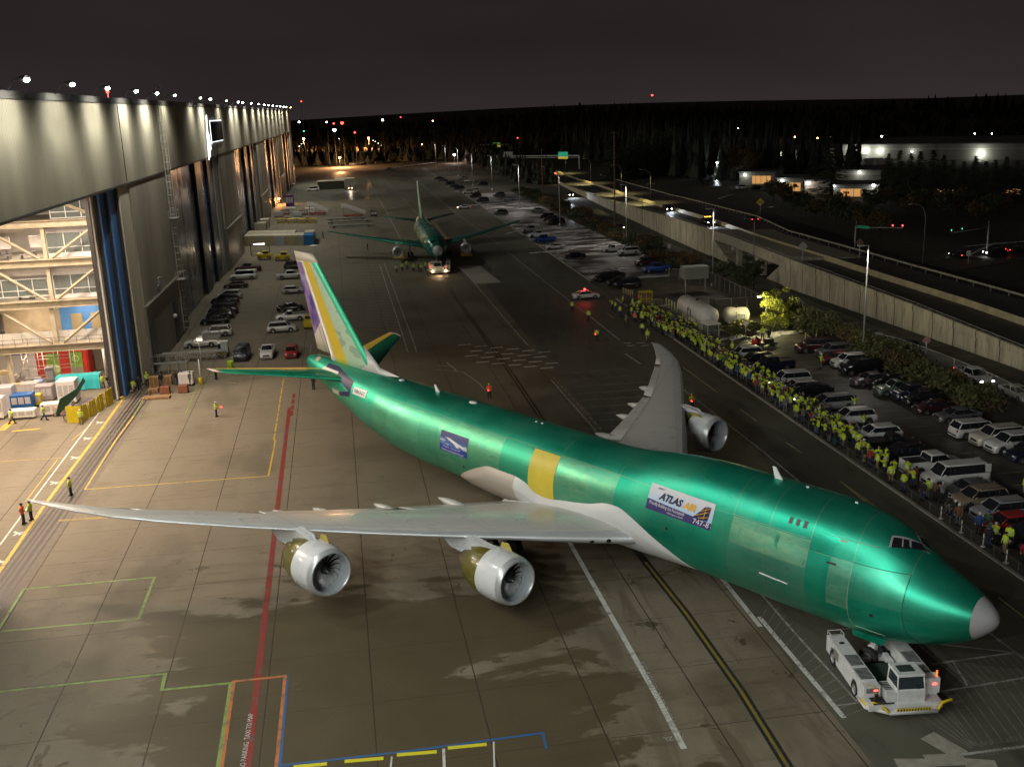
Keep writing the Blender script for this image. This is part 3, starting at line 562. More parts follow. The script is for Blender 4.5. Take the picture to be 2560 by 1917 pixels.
LB=[(2.8,6.8,1.1,1.2),(4,8.15,1.6,1.9),(5,8.85,1.95,2.3),(6,9.35,2.2,2.6),(7.5,9.8,2.45,2.9),(10,10.1,2.65,3.1),(18,10.1,2.7,3.1),(22,9.85,2.7,3.1),(26,9.2,2.7,3.1),(29,8.6,2.6,3.0)]
def frad(s,th,ms=MS,lb=LB):
    """radius of the body at station s, angle th from +y (starboard) towards +z"""
    zc,hw_,hu,hl=cr_interp(ms,s); dy,dz=math.cos(th),math.sin(th); h=hu if dz>0 else hl
    rm=1/math.sqrt((dy/hw_)**2+(dz/h)**2)
    if not lb or s<2.8 or s>29: return zc,rm
    zt,wu,sv=cr_interp(lb,s); c=zt-sv-zc
    A=(dy/wu)**2+(dz/sv)**2; Bq=-2*dz*c/sv**2; Cq=(c/sv)**2-1; Dq=Bq*Bq-4*A*Cq
    if Dq<0: return zc,rm
    rl=(-Bq+math.sqrt(Dq))/(2*A)
    if rl<=0: return zc,rm
    k=1.
    if s<4: k=(s-2.8)/1.2; rl=rl*k+rm*.9*(1-k)
    return zc,(rm**18+rl**18)**(1/18)
def fpt(s,th,off=0.,ms=MS,lb=LB):
    zc,r=frad(s,th,ms,lb); r+=off; return (s,r*math.cos(th),zc+r*math.sin(th))
def body_mesh(ms,lb,stations,n=64,s0=None,off=0.,th0=0.,th1=2*math.pi,cap=(True,True)):
    mb=MB(); full=abs(th1-th0-2*math.pi)<1e-6
    rings=[[fpt(s,th0+(th1-th0)*k/(n if full else n-1),off,ms,lb) for k in range(n)] for s in stations]
    return mb.loft(rings,0,True,False,close=full,caps=cap if full else (False,False))
def th_at(s,z,ms=MS,lb=LB,side=1):
    """angle on the starboard side where the skin is at height z"""
    lo,hi=-math.pi/2,math.pi/2
    for _ in range(30):
        m=(lo+hi)/2
        if fpt(s,m,0,ms,lb)[2]<z: lo=m
        else: hi=m
    m=(lo+hi)/2; return m if side>0 else math.pi-m
def patch(name,m,parent,s0,s1,z0,z1,off=.02,ns=14,nz=8,z0b=None,z1b=None,side=1,ms=MS,lb=LB,skew=0.):
    """decal or panel laid on the skin; s0/z0.. aft side, z0b/z1b forward side; skew moves the top edge forward"""
    z0b=z0 if z0b is None else z0b; z1b=z1 if z1b is None else z1b; mb=MB(); rows=[]
    for i in range(ns+1):
        k=i/ns; a,b=z0+(z0b-z0)*k,z1+(z1b-z1)*k; row=[]
        for j in range(nz+1):
            q=j/nz; s=s0+(s1-s0)*k-skew*q; row.append(fpt(s,th_at(s,a+(b-a)*q,ms,lb,side),off,ms,lb))
        rows.append(row)
    mb.loft(rows,0,True,False,close=False); return mb.build(name,m,parent)
def skin_text(name,body,m,parent,s_aft,z,size,off=.05,shear=0.,space=1.,slope=0.,bold=0.,width=None):
    """text wrapped on the starboard skin, reading aft to forward"""
    me=text_mesh(body,size,shear=shear,space=space,bold=bold)
    wdt=max(v.co.x for v in me.vertices); kx=(width/wdt) if width else 1.
    for v in me.vertices:
        x,y=v.co.x*kx,v.co.y; s=s_aft-x; p=fpt(s,th_at(s,z+y+slope*x),off); v.co=Vector(p)
    me.materials.clear(); me.materials.append(m); o=bpy.data.objects.new(name,me); S.collection.objects.link(o); o.parent=parent; return o
# ---- materials
def green_skin(name,patches,metal=.78,rough=.34,base=(.0,.30,.17)):
    m=mat(name,base,rough,metal); t=NT(m); x,y,z=t.xyz()
    n=t.noise(.35,6,sc=(.5,1,1)); n2=t.noise(3,5,sc=(.3,1,1)); n3=t.noise(.9,5,sc=(1,1,.2))
    c=t.mix(t.ss(n,.35,.65),(.006,.37,.235),(.025,.50,.325)); rgh=t.ss(n,.3,.7,rough-.03,rough+.06)
    for (x0,x1,z0,z1,col,amt) in patches:
        f=t.m('MULTIPLY',t.box(x,z,x0,x1,z0,z1,.02),t.m('MULTIPLY_ADD',t.ss(n2,.3,.7),.5*amt,.5*amt)); f=t.m('MULTIPLY',f,t.ss(t.m('MULTIPLY',y,1.),-9,-8.9)); c=t.mix(f,c,col)
    # every skin panel has its own tone
    ang=t.m('ARCTAN2',t.m('SUBTRACT',z,5.45),y); wn_=t.nt.nodes.new('ShaderNodeTexWhiteNoise'); cb=t.nt.nodes.new('ShaderNodeCombineXYZ'); t._in(cb.inputs[0],t.m('FLOOR',t.m('DIVIDE',x,2.9))); t._in(cb.inputs[1],t.m('FLOOR',t.m('DIVIDE',ang,.52))); t.nt.links.new(cb.outputs[0],wn_.inputs['Vector'])
    c=t.mix(t.m('MULTIPLY',wn_.outputs['Value'],.30),c,(.10,.50,.34)); wn2=t.nt.nodes.new('ShaderNodeTexWhiteNoise'); cb2=t.nt.nodes.new('ShaderNodeCombineXYZ'); t._in(cb2.inputs[0],t.m('FLOOR',t.m('DIVIDE',t.m('ADD',x,1.1),5.1))); t._in(cb2.inputs[1],t.m('FLOOR',t.m('DIVIDE',t.m('ADD',ang,.2),.8))); t.nt.links.new(cb2.outputs[0],wn2.inputs['Vector']); c=t.mix(t.m('MULTIPLY',wn2.outputs['Value'],.28),c,(.0,.20,.13))
    rgh=t.m('ADD',rgh,t.m('MULTIPLY',wn_.outputs['Value'],.06))
    # seams round and along the body
    for sx in (1.95,): pass
    lines=None
    for sx in (4.35,7.45,10.28,13.2,15.9,26.1,32.2,38.7,47.0,52.6,57.7,63.4,68.7):
        l=t.line(x,sx,.03); lines=l if lines is None else t.m('MAXIMUM',lines,l)
    for zz_,a,b in ((8.0,16,57.5),(7.42,4.4,16),(3.4,13,52)):
        l=t.m('MULTIPLY',t.line(z,zz_,.022),t.m('MULTIPLY',t.ss(x,a-.01,a),t.ss(x,b,b+.01,1,0))); lines=t.m('MAXIMUM',lines,l)
    fr=t.m('ABSOLUTE',t.m('SUBTRACT',t.m('FRACT',t.m('DIVIDE',x,.508)),.5)); fine=t.m('MULTIPLY',t.ss(fr,.47,.5),.16)
    c=t.mix(t.m('MULTIPLY',lines,.55),c,(.30,.42,.25)); c=t.mix(fine,c,(.0,.10,.06)); c=t.mix(t.ss(t.noise(.22,7,rough=.65),.5,.62,0,.35),c,(.10,.46,.29)); c=t.mix(t.m('MULTIPLY',t.ss(t.noise(1.1,4,sc=(1.2,1,.22)),.6,.68),t.m('MULTIPLY',t.box(x,z,10.3,15.2,6.5,7.7,.2),.8)),c,(.01,.22,.12)); c=t.mix(t.ss(n3,.55,.75,0,.3),c,(.05,.42,.26)); c=t.mix(t.ss(n2,.62,.72,0,.3),c,(.0,.16,.10))
    t.out('Base Color',c); t.out('Roughness',rgh); t.bump(t.m('SUBTRACT',t.m('MULTIPLY',t.noise(1.3,3,sc=(1,1,1)),.25),lines),.12,.03); return m
PALE=(.16,.42,.24); GREY=(.14,.36,.27); LT=(.06,.42,.26)
FUS=green_skin('green_primer',[(10.28,15.9,6.3,7.95,(.34,.62,.40),.95),(10.28,15.9,2.0,6.35,(.16,.40,.31),.85),(15.9,17.3,5.4,7.9,(.05,.38,.22),.6),(38.7,47.0,3.2,7.95,(.26,.58,.34),.7),(47.0,57.6,3.2,7.9,(.24,.56,.36),.6),(26.1,32.2,3.2,8.0,(.25,.54,.33),.8),(35.2,38.7,3.2,8.0,(.08,.38,.2),.5),
   (7.45,8.8,4.6,7.4,(.26,.62,.44),.9),(4.4,7.45,5.4,7.42,(.14,.54,.38),.6),(57.7,63.4,3.2,7.0,(.14,.42,.3),.6),(.9,4.4,4.8,6.4,(.05,.38,.24),.5)])
GREYW=mat('wing_grey',(.40,.405,.39),.24,coat=.2,spec=.5); t=NT(GREYW); x,y,z=t.xyz(); ay=t.m('ABSOLUTE',y)
u=t.m('SUBTRACT',x,t.m('MULTIPLY_ADD',ay,.885,21.26)); tu=t.m('SUBTRACT',t.m('MULTIPLY_ADD',ay,.52,36.3),x); n=t.noise(.5,5); wn_=t.nt.nodes.new('ShaderNodeTexWhiteNoise'); cb=t.nt.nodes.new('ShaderNodeCombineXYZ'); t._in(cb.inputs[0],t.m('FLOOR',t.m('DIVIDE',ay,2.6))); t._in(cb.inputs[1],t.m('FLOOR',t.m('DIVIDE',u,2.2))); t.nt.links.new(cb.outputs[0],wn_.inputs['Vector'])
L=t.m('MAXIMUM',t.line(u,1.1,.03),t.m('MAXIMUM',t.line(tu,1.5,.03),t.line(tu,3.1,.03))); sp_l=t.m('MULTIPLY',t.ss(t.m('ABSOLUTE',t.m('SUBTRACT',t.m('FRACT',t.m('DIVIDE',ay,2.6)),.5)),.488,.496),1.); L=t.m('MAXIMUM',L,t.m('MULTIPLY',sp_l,.7))
c=t.mix(t.m('MULTIPLY',wn_.outputs['Value'],.16),(.50,.505,.485),(.42,.43,.415)); c=t.mix(t.m('MULTIPLY',n,.25),c,(.34,.34,.31)); c=t.mix(t.m('MULTIPLY',L,.55),c,(.10,.10,.10)); t.out('Base Color',c); t.out('Roughness',t.ss(n,.3,.7,.27,.36)); SILV=mat('bare_silver',(.60,.62,.64),.36,metal=.45,var=.04,vs=.5); ENGW=mat('nacelle_white',(.66,.68,.70),.28,coat=.3,var=.03,vs=1)
OLIVE=mat('olive_cowl',(.115,.105,.012),.34,coat=.3,var=.12,vs=.8); FAIRW=mat('fairing_white',(.62,.63,.63),.35,var=.04,vs=.7); FAIRB=mat('fairing_beige',(.44,.39,.33),.5,var=.06,vs=.7); YELC=mat('composite_yellow',(.62,.50,.05),.38,var=.06,vs=.8); YELC2=mat('composite_yellow_grey',(.38,.31,.07),.4,var=.08,vs=.8)
RAD=mat('radome_grey',(.36,.35,.37),.42,var=.04,vs=2); NAVY=mat('navy_paint',(.010,.007,.07),.4); WHT=mat('paint_gloss_white',(.75,.76,.76),.3,coat=.3); BLK=mat('tyre_black',(.014,.014,.015),.75,var=.2,vs=6); DGL=mat('dark_glass',(.012,.012,.016),.06,spec=.8); DKM=mat('dark_metal',(.06,.06,.06),.4,metal=.7,var=.2,vs=3)
STABG=mat('stab_green',(.005,.26,.15),.32,metal=.4,var=.15,vs=.8); PGREEN=mat('pale_green_metal',(.30,.52,.38),.35,metal=.35,var=.14,vs=.6)
def airfoil(n=14):
    pts=[]
    for i in range(n+1):
        x=.5*(1+math.cos(math.pi*i/n)); pts.append((x,5*.12*(.2969*math.sqrt(x)-.126*x-.3516*x*x+.2843*x**3-.1036*x**4)*.95+.012*(1-(2*x-1)**2)))
    for i in range(1,n):
        x=.5*(1-math.cos(math.pi*i/n)); pts.append((x,-5*.12*(.2969*math.sqrt(x)-.126*x-.3516*x*x+.2843*x**3-.1036*x**4)*.75+.006*(1-(2*x-1)**2)))
    return pts
def foil_t(x,old,upper):
    b=.2969*math.sqrt(max(x,0))-.126*x-.3516*x*x+.2843*x**3-.1036*x**4; cmb=(1-(2*x-1)**2)
    return .6*b*.95+.012*cmb if upper else -.6*b*.75+.006*cmb
def surface(mb,secs,vertical=False,mi=0,c0=0.,c1=1.):
    """secs: (span, le, te, z, t/c [, incidence]) ; c0..c1 keeps a slice of the chord"""
    rings=[]
    for sc in secs:
        y,le,te,z,tc=sc[:5]; inc=sc[5] if len(sc)>5 else 0.; ch=te-le; ring=[]
        for x,t_ in airfoil():
            if c0>0 or c1<1: x=min(max(x,c0),c1); t_=foil_t(x,t_ if abs(t_)>1e-9 else 1,len(ring)<=14)
            X=le+x*ch; Z=t_*ch*tc/.12 - math.tan(R(inc))*(x-.35)*ch
            ring.append((X,Z,y) if vertical else (X,y,z+Z))
        rings.append(ring)
    mb.loft(rings,mi,True,True); return mb
WZ=lambda y:3.45+.083*(y-3.1)+.0010*(y-3.1)**2
WP=[(2.2,22.9,38.8),(3.1,24.0,38.7),(5,25.6,39.2),(8,28.3,40.1),(11,31.0,41.1),(14,33.65,42.2),(17,36.3,43.4),(20.8,39.7,45.1),(24,42.5,47.1),(28,46.1,49.9),(30.4,48.6,51.75),(32.2,51.1,53.6),(33.6,53.6,55.2),(34.3,55.3,56.0)]
def wing(parent,sd):
    secs=[]
    for y,le,te in WP:
        secs.append((sd*y,le,te,WZ(y),.135-.045*min(1,(y-2.2)/12),4.2-3.4*min(1,(y-3)/20)))
    if sd<0: secs=secs
    mb=MB(); surface(mb,secs,c0=.06,c1=.80); w=mb.build('wing',GREYW,parent,fix=True)
    mb=MB(); surface(mb,secs,c0=0,c1=.0595); mb.build('leading_edge',SILV,w,fix=True)
    # trailing surfaces: inboard flap, outboard flap, aileron
    for nm,a,b in (('inboard_flap',1,4.15),('outboard_flap',4.25,7.1),('aileron',7.2,9.3),('wing_tip',9.32,13)):
        sub=[]
        ks=[a]+[k for k in range(len(WP)) if a<k<b]+[b]
        for k in ks:
            i=min(int(k),len(secs)-2); f=k-i; sub.append(tuple(p+(q-p)*f for p,q in zip(secs[i],secs[i+1])))
        mb=MB(); surface(mb,sub,c0=.803,c1=1.); mb.build(nm,GREYW,w,fix=True)
    # dark spoiler-like lines
    mb=MB()
    for k in (4.2,7.15,9.31):
        i=int(k); f=k-i; y,le,te=[p+(q-p)*f for p,q in zip(WP[i],WP[i+1])]
        pass
    for y,L in ((7.2,5.0),(12.3,4.6),(16.8,4.2),(19.6,3.8),(23.6,3.4)):
        te=interp([(q[0],q[2]) for q in WP],y)[0]; zc=WZ(y)-.45
        mb=MB(); mb.lathe([(-L*.62,.02),(-L*.5,.2),(-L*.25,.36),(0,.36),(L*.18,.26),(L*.33,.1),(L*.38,.02)],(te,sd*y,zc),'x',12,cap=True); mb.build('flap_fairing',GREYW,parent)
def nacelle(parent,sd,s0,y,zc,R0=1.0,pyl=None,small=False,wt=(0,0)):
    e=empty('engine',(s0,sd*y,zc)); e.parent=parent
    k=R0
    mb=MB(); mb.lathe([(p*k,q*k) for p,q in ((.30,1.31),(.12,1.345),(.03,1.39),(0,1.44),(.03,1.495),(.12,1.55),(.30,1.61),(.42,1.635))],n=48); mb.build('inlet_lip',SILV,e)
    mb=MB(); mb.lathe([(p*k,q*k) for p,q in ((.42,1.633),(.9,1.69),(1.6,1.73),(2.35,1.72))],n=48); mb.build('fan_cowl',ENGW,e)
    mb=MB(); mb.lathe([(p*k,q*k) for p,q in ((.29,1.31),(.7,1.29),(1.25,1.33),(1.45,1.335))],n=48); mb.build('inlet_duct',mat('duct_grey',(.46,.50,.54),.35),e)
    # reverser with chevrons
    mb=MB(); n=48; ring=[]
    for (p,q) in ((2.36,1.718),(3.0,1.66),(3.6,1.52),(4.0,1.40)): ring.append([(p*k,math.cos(2*math.pi*j/n)*q*k,math.sin(2*math.pi*j/n)*q*k) for j in range(n)])
    ring.append([((4.1+(.28 if (j//1)%3==1 else (0. if j%3==0 else .02)))*k,math.cos(2*math.pi*j/n)*1.34*k,math.sin(2*math.pi*j/n)*1.34*k) for j in range(n)])
    mb.loft(ring,0,True,False); mb.build('thrust_reverser',OLIVE if not small else ENGW,e)
    mb=MB(); mb.lathe([(p*k,q*k) for p,q in ((3.6,1.0),(4.6,.95),(5.4,.72))],n=32); mb.lathe([(p*k,q*k) for p,q in ((4.8,.55),(5.5,.5),(6.5,.06))],n=24,cap=True); mb.lathe([(3.4*k,1.4*k),(3.4*k,.9*k)],n=32); mb.build('core_nozzle',mat('nozzle_metal',(.32,.25,.2),.4,metal=.7),e)
    # fan
    mb=MB(); mb.lathe([(.42*k,.02),(.52*k,.14*k),(.74*k,.25*k),(1.0*k,.33*k)],n=24); sp_=mb.build('spinner',mat('spinner_dark',(.03,.03,.035),.35),e)
    mb=MB(); mb.path([((.41+.5*(j/14.))*k,math.cos(j*.42)*(.03+.32*(j/14.))*k,math.sin(j*.42)*(.03+.32*(j/14.))*k) for j in range(15)],.022*k,4); mb.build('spinner_swirl',WHT,e)
    mb=MB(); nb=18
    for b in range(nb):
        a0=2*math.pi*b/nb; rows=[]
        for j in range(9):
            r_=.30+(1.29-.30)*j/8; sw=.32*(j/8)**2-.12*(j/8); ch=.30+.12*math.sin(math.pi*j/8*.8); tw=.5+.75*j/8
            rows.append([((1.02+ch*math.cos(tw)*(u-.5))*k,math.cos(a0+sw+ch*math.sin(tw)*(u-.5)/r_)*r_*k,math.sin(a0+sw+ch*math.sin(tw)*(u-.5)/r_)*r_*k) for u in (0,.5,1)])
        mb.loft(rows,0,True,False,close=False)
    mb.build('fan',mat('fan_blade',(.60,.61,.62),.4,metal=.25),e)
    mb=MB(); mb.lathe([(1.25*k,1.33*k),(1.25*k,.0)],n=32); mb.build('fan_backing',mat('duct_black',(.004,.004,.005),.9),e)
    if not small:
        # strake, square hatch, round caps
        mb=MB(); a=R(62 if sd>0 else 118) ; mb.prism([(1.15,1.66),(2.6,1.70),(2.55,2.12),(1.9,2.2)],-.02,.02,'y'); st=mb.build('strake',YELC2,e); st.rotation_euler[0]=-(R(90)-R(66)) if sd>0 else (R(90)-R(66)); st.rotation_euler[0]*=-1 if True else 1
        mb=MB(); aa=R(-8)
        for (sa,th,wq) in ((2.0,R(10),.36),):
            mb.quad(*[(sa+dx,math.cos(th+dt)*1.742,math.sin(th+dt)*1.742) for dx,dt in ((-wq/2,-.13),(wq/2,-.13),(wq/2,.13),(-wq/2,.13))])
        mb.build('access_hatch',OLIVE if s0>30 else YELC,e)
        mb=MB()
        for th in (R(42),R(-2)): mb.ball((2.95,math.cos(th)*1.665,math.sin(th)*1.665),.14,.08,.14,10,5)
        mb.build('latch_cap',WHT,e)
    # pylon
    zw=WZ(y) if not small else wt[1]; le=interp([(q[0],q[1]) for q in WP],y)[0] if not small else wt[0]
    zc0=zc; mb=MB()
    P=[(s0+1.2*k,zc0+1.66*k),(s0+2.0*k,zc0+1.78*k),(le-1.6,zw+.12),(le+.1,zw+.28),(le+.6,zw+.1),(le+5.2,zw-.35),(s0+8.4*k,zc0+1.2*k),(s0+6.9*k,zc0+.45*k),(s0+4.1*k,zc0+.5*k),(s0+2.4*k,zc0+1.5*k)]
    n=len(P); hw2=.38*k
    def rg(off,sh): 
        cx=sum(p[0] for p in P)/n; cz=sum(p[1] for p in P)/n
        return [(cx+(p[0]-cx)*sh,sd*y+off*(.22 if i==0 else .7 if i in (1,6,7) else 1.),cz+(p[1]-cz)*sh) for i,p in enumerate(P)]
    mb.loft([rg(-hw2*.55,.985),rg(-hw2,.95),rg(hw2,.95),rg(hw2*.55,.985)],0,False,True)
    mb.build('pylon',ENGW if not small else GREYW,parent,fix=True)
    return e
def wheel(parent,c,r,w,ax='y',rimm=None):
    e=MB(); e.lathe([(-w/2,r*.55),(-w/2,r*.82),(-w*.38,r*.95),(-w*.2,r),(w*.2,r),(w*.38,r*.95),(w/2,r*.82),(w/2,r*.55)],(0,0,0),ax,20); o=e.build('wheel',BLK,parent,c)
    m=MB(); m.lathe([(-w*.42,.02),(-w*.42,r*.3),(-w*.3,r*.52),(-w*.5,r*.56)],(0,0,0),ax,14); m.lathe([(w*.42,.02),(w*.42,r*.3),(w*.3,r*.52),(w*.5,r*.56)],(0,0,0),ax,14); m.build('rim',rimm or GALV,o); return o
AX,AY,AYAW=26.1031844,50.3036121,-0.870401668
AROT=AYAW+math.pi
jet=empty('cargo_jet',(AX,AY,0),AROT,'huge four engined freighter in bare green primer with grey wings, towed by a white tug','aeroplane')
st=[.0,.12,.25,.4,.7,1.06]+[1.07+.35*i for i in range(1,29)]+[11.2+i*.8 for i in range(24)]+[31+i*2. for i in range(10)]+[50+i*.9 for i in range(25)]+[72.4,73,73.6,73.95]
st=sorted(set(round(x,3) for x in st))
body=body_mesh(MS,LB,[s for s in st if s>=1.06],96,cap=(False,True)).build('fuselage',FUS,jet,fix=True)
body_mesh(MS,LB,[s for s in st if s<=1.07],64,cap=(True,False)).build('radome',RAD,jet,fix=True)
# belly fairing wrapped round the lower body
ZT=[(19.6,2.9),(20.6,3.75),(22.4,4.75),(24.2,5.62),(25.6,6.05),(26.6,6.0),(28.5,5.45),(31,4.95),(33.5,4.55),(34.6,4.7),(35.4,5.25),(37,5.5),(39.9,5.5),(41.2,5.1),(42.8,4.4),(44.6,3.5),(45.6,2.9)]
OF=[(19.6,.02),(22,.14),(25,.30),(30,.42),(40,.42),(43,.3),(45.6,.02)]
rings=[]; 
for i in range(53):
    s=19.6+26*i/52; zt=cr_interp(ZT,s)[0]; t1=th_at(s,zt); of=cr_interp(OF,s)[0]; ring=[]
    n=40; a0=t1; a1=-math.pi-t1
    for j in range(n+1):
        k=j/n; th=a0+(a1-a0)*k; ed=min(1,min(k,1-k)*14); ring.append(fpt(s,th,of*ed-.03+.035*ed))
    rings.append(ring)
FM=mat('belly_fairing',(.62,.63,.63),.35); t=NT(FM); x,y,z=t.xyz(); n=t.noise(.8,4)
f=t.ss(x,36.6,36.7); c=t.mix(f,(.62,.63,.64),(.42,.375,.32)); c=t.mix(t.m('MULTIPLY',n,.2),c,(.4,.4,.38)); t.out('Base Color',c)
mb=MB(); mb.loft(rings,0,True,False,close=False); mb.build('belly_fairing',FM,jet,fix=True)
for sd in (1,-1):
    wing(jet,sd)
    nacelle(jet,sd,26.7,11.75,2.62,1.04); nacelle(jet,sd,35.6,20.8,3.30,1.04)
# wing root fillet over the wing
for sd in (1,-1):
    mb=MB(); rr=[]
    for i in range(25):
        k=i/24; s=24.3+14.1*k; ht=.0+.55*math.sin(math.pi*min(1,.01+.98*k))**.8*(1-.45*k); wd_=.02+1.5*math.sin(math.pi*min(1,.0+.97*k))**.7
        ch=interp([(q[0],q[1],q[2]) for q in WP],3.1); x_=min(1,max(0,(s-ch[0])/(ch[1]-ch[0]))); top=WZ(3.1)-.06*(x_-.35)*15+.95*(2.2*math.sqrt(x_)-1.5*x_-.9*x_**2+.2*x_**3) 
        row=[]
        for j in range(7):
            q=j/6; row.append((s,sd*(3.08+.1*(1-q)+wd_*q),top+ht*(1-q)**2.2+WZ(3.1+wd_*q)-WZ(3.1)-.06*q))
        rr.append(row)
    mb.loft(rr,0,True,False,close=False); mb.build('wing_fillet',FAIRW,jet)
# landing lights in the wing root
mb=MB()
for s_,y_ in ((25.3,4.45),(26.1,5.3)): mb.ball((s_,y_,WZ(4.8)+.28),.24,.2,.15,12,6)
mb.build('landing_light',mat('light_glass',(.02,.02,.03),.1,metal=.3),jet)
# fin, rudder, stabilisers
FS=[(9.0,61.2,72.0),(9.75,61.4,72.1),(11.5,63.2,72.6),(15,66.6,73.7),(18.6,70.1,74.9),(19.25,70.75,75.1),(19.7,71.3,75.3)]
FINM=mat('fin_skin',(.3,.5,.38),.3,metal=.25); t=NT(FINM); x,y,z=t.xyz()
u=t.m('SUBTRACT',x,t.m('MULTIPLY_ADD',z,.995,52.05))    # distance behind the swept leading edge
c=t.mix(t.noise(.7,4),(.33,.52,.40),(.46,.62,.50)); sq=t.noise(.28,2,sc=(1,1,2.2)); c=t.mix(t.ss(sq,.56,.58,0,.55),c,(.16,.26,.19)); c=t.mix(t.ss(u,.55,.62,1,0),c,(.01,.40,.24))
ribs=t.m('ABSOLUTE',t.m('SUBTRACT',t.m('FRACT',t.m('DIVIDE',t.m('ADD',z,t.m('MULTIPLY',x,.25)),.72)),.5)); c=t.mix(t.ss(ribs,.47,.5,0,.35),c,(.12,.35,.2))
# yellow stripe, cream strip, edge from the swept reference lines
yl=t.m('SUBTRACT',x,t.m('MULTIPLY_ADD',z,.691,58.86)); yr=t.m('SUBTRACT',x,t.m('MULTIPLY_ADD',z,.556,62.6))
c=t.mix(t.ss(yl,-.01,.03),c,(.62,.48,.04)); c=t.mix(t.ss(yr,-.01,.03),c,(.50,.49,.44)); t.out('Base Color',c); t.out('Roughness',.34)
c2=t.ss(z,19.02,19.06)
mb=MB(); secs=[(z_,le,te,0,.085) for z_,le,te in FS[:-1]]+[(19.7,71.3,75.3,0,.06)]
surface(mb,secs,True,c0=0,c1=.70); fin=mb.build('fin',FINM,jet,fix=True)
mb=MB(); surface(mb,[(z_,le,te,0,.085) for z_,le,te in ((18.95,70.42,75.0),(19.3,70.8,75.12),(19.78,71.35,75.32),(19.85,72.2,75.3))],True,c1=1.0); mb2=mb.build('fin_tip',mat('cream_tip',(.52,.50,.45),.4,var=.05,vs=2),fin,fix=True); mb2.scale=(1,1.05,1)
RUD=mat('rudder_skin',(.5,.49,.45),.35); t=NT(RUD); x,y,z=t.xyz()
n=t.noise(.5,4,sc=(1.6,1,.9)); n2=t.noise(1.4,5)
pc=t.mix(t.ss(n,.45,.6),(.055,.035,.22),(.24,.16,.30)); pc=t.mix(t.ss(n2,.5,.68,0,.8),pc,(.03,.035,.33))
re_=t.m('SUBTRACT',x,t.m('MULTIPLY_ADD',z,.535,63.7)); # behind the cream strip
f=t.m('MULTIPLY',t.ss(re_,-.01,.03),t.ss(t.m('SUBTRACT',z,t.m('MULTIPLY',re_,-.6)),12.85,12.9)); c=t.mix(f,(.50,.49,.44),pc); c=t.mix(t.ss(z,18.7,18.74),c,(.52,.50,.45))
l1=t.m('MULTIPLY',t.line(t.m('SUBTRACT',x,t.m('MULTIPLY_ADD',z,.50,65.0)),0,.08),t.ss(z,12.5,12.45)); l2=t.m('MULTIPLY',t.line(t.m('SUBTRACT',x,t.m('MULTIPLY_ADD',z,.47,64.5)),0,.12),t.ss(z,12.5,12.45))
c=t.mix(t.m('MAXIMUM',l1,l2),c,(.02,.02,.10)); te_=t.m('SUBTRACT',x,t.m('MULTIPLY_ADD',z,.36,68.17)); c=t.mix(t.m('MULTIPLY',t.ss(te_,-.1,0.0),0.0),c,(.6,.5,.05)); t.out('Base Color',c)
mb=MB(); surface(mb,[(z_,le,te,0,.085) for z_,le,te in ((9.75,61.4,72.1),(11.5,63.2,72.6),(15,66.6,73.7),(18.93,70.4,75.0))],True,c0=.703,c1=1.); mb.build('rudder',RUD,fin,fix=True)
mb=MB(); 
for i in range(5): pass
mb.loft([[(57.0,0,9.28),(57.0,0,9.3),(57.0,0,9.28)],[(60.2,.32,9.0),(60.2,0,9.62),(60.2,-.32,9.0)],[(62.4,.5,8.9),(62.4,0,11.2),(62.4,-.5,8.9)],[(64.0,.46,8.9),(64.0,0,11.6),(64.0,-.46,8.9)]],0,True,True); mb.build('dorsal_fillet',FAIRW,jet,fix=True)
for sd in (1,-1):
    zs=lambda y:7.95+.125*(y-1); P=[(.6,63.3,71.6),(1.4,64.0,71.9),(4,66.5,72.75),(8,70.0,74.1),(10.6,72.2,74.95),(11.1,73.1,75.1)]
    secs=[(sd*y,le,te,zs(y),.095) for y,le,te in P]
    mb=MB(); surface(mb,secs,c1=.60); sb=mb.build('stabiliser',STABG,jet,fix=True)
    mb=MB(); surface(mb,secs,c0=.603,c1=1.); mb.build('elevator',YELC,sb,fix=True)
    mb=MB(); surface(mb,[(sd*10.75,72.32,75.0,zs(10.75),.11),(sd*11.08,73.0,75.1,zs(11.08),.10),(sd*11.15,73.6,75.1,zs(11.15),.08)]); mb.build('stabiliser_tip',FAIRB,sb,fix=True)
# markings and small panels on the starboard side
patch('reg_plate',WHT,jet,61.7,59.25,7.30,7.95,.03)
skin_text('registration','N863GT',mat('ink',(.01,.01,.03),.5),jet,61.45,7.47,.42,.055,bold=.0,width=2.0)
patch('navy_band',NAVY,jet,66.3,62.2,8.35,8.95,.02,z0b=7.25,z1b=8.3); patch('navy_band',NAVY,jet,68.4,66.3,8.4,8.95,.02); patch('navy_band',NAVY,jet,64.4,62.2,6.55,6.95,.02,z0b=6.9,z1b=7.4)
patch('hinge_plate',FAIRW,jet,68.9,65.6,8.05,8.6,.035); patch('hinge_plate',FAIRB,jet,66.2,64.6,6.5,7.0,.03); patch('tail_patch',FAIRB,jet,71.4,70.6,8.75,9.05,.02)
patch('yellow_panel',YELC,jet,35.15,32.25,4.4,7.9,.02,ns=10,nz=14)
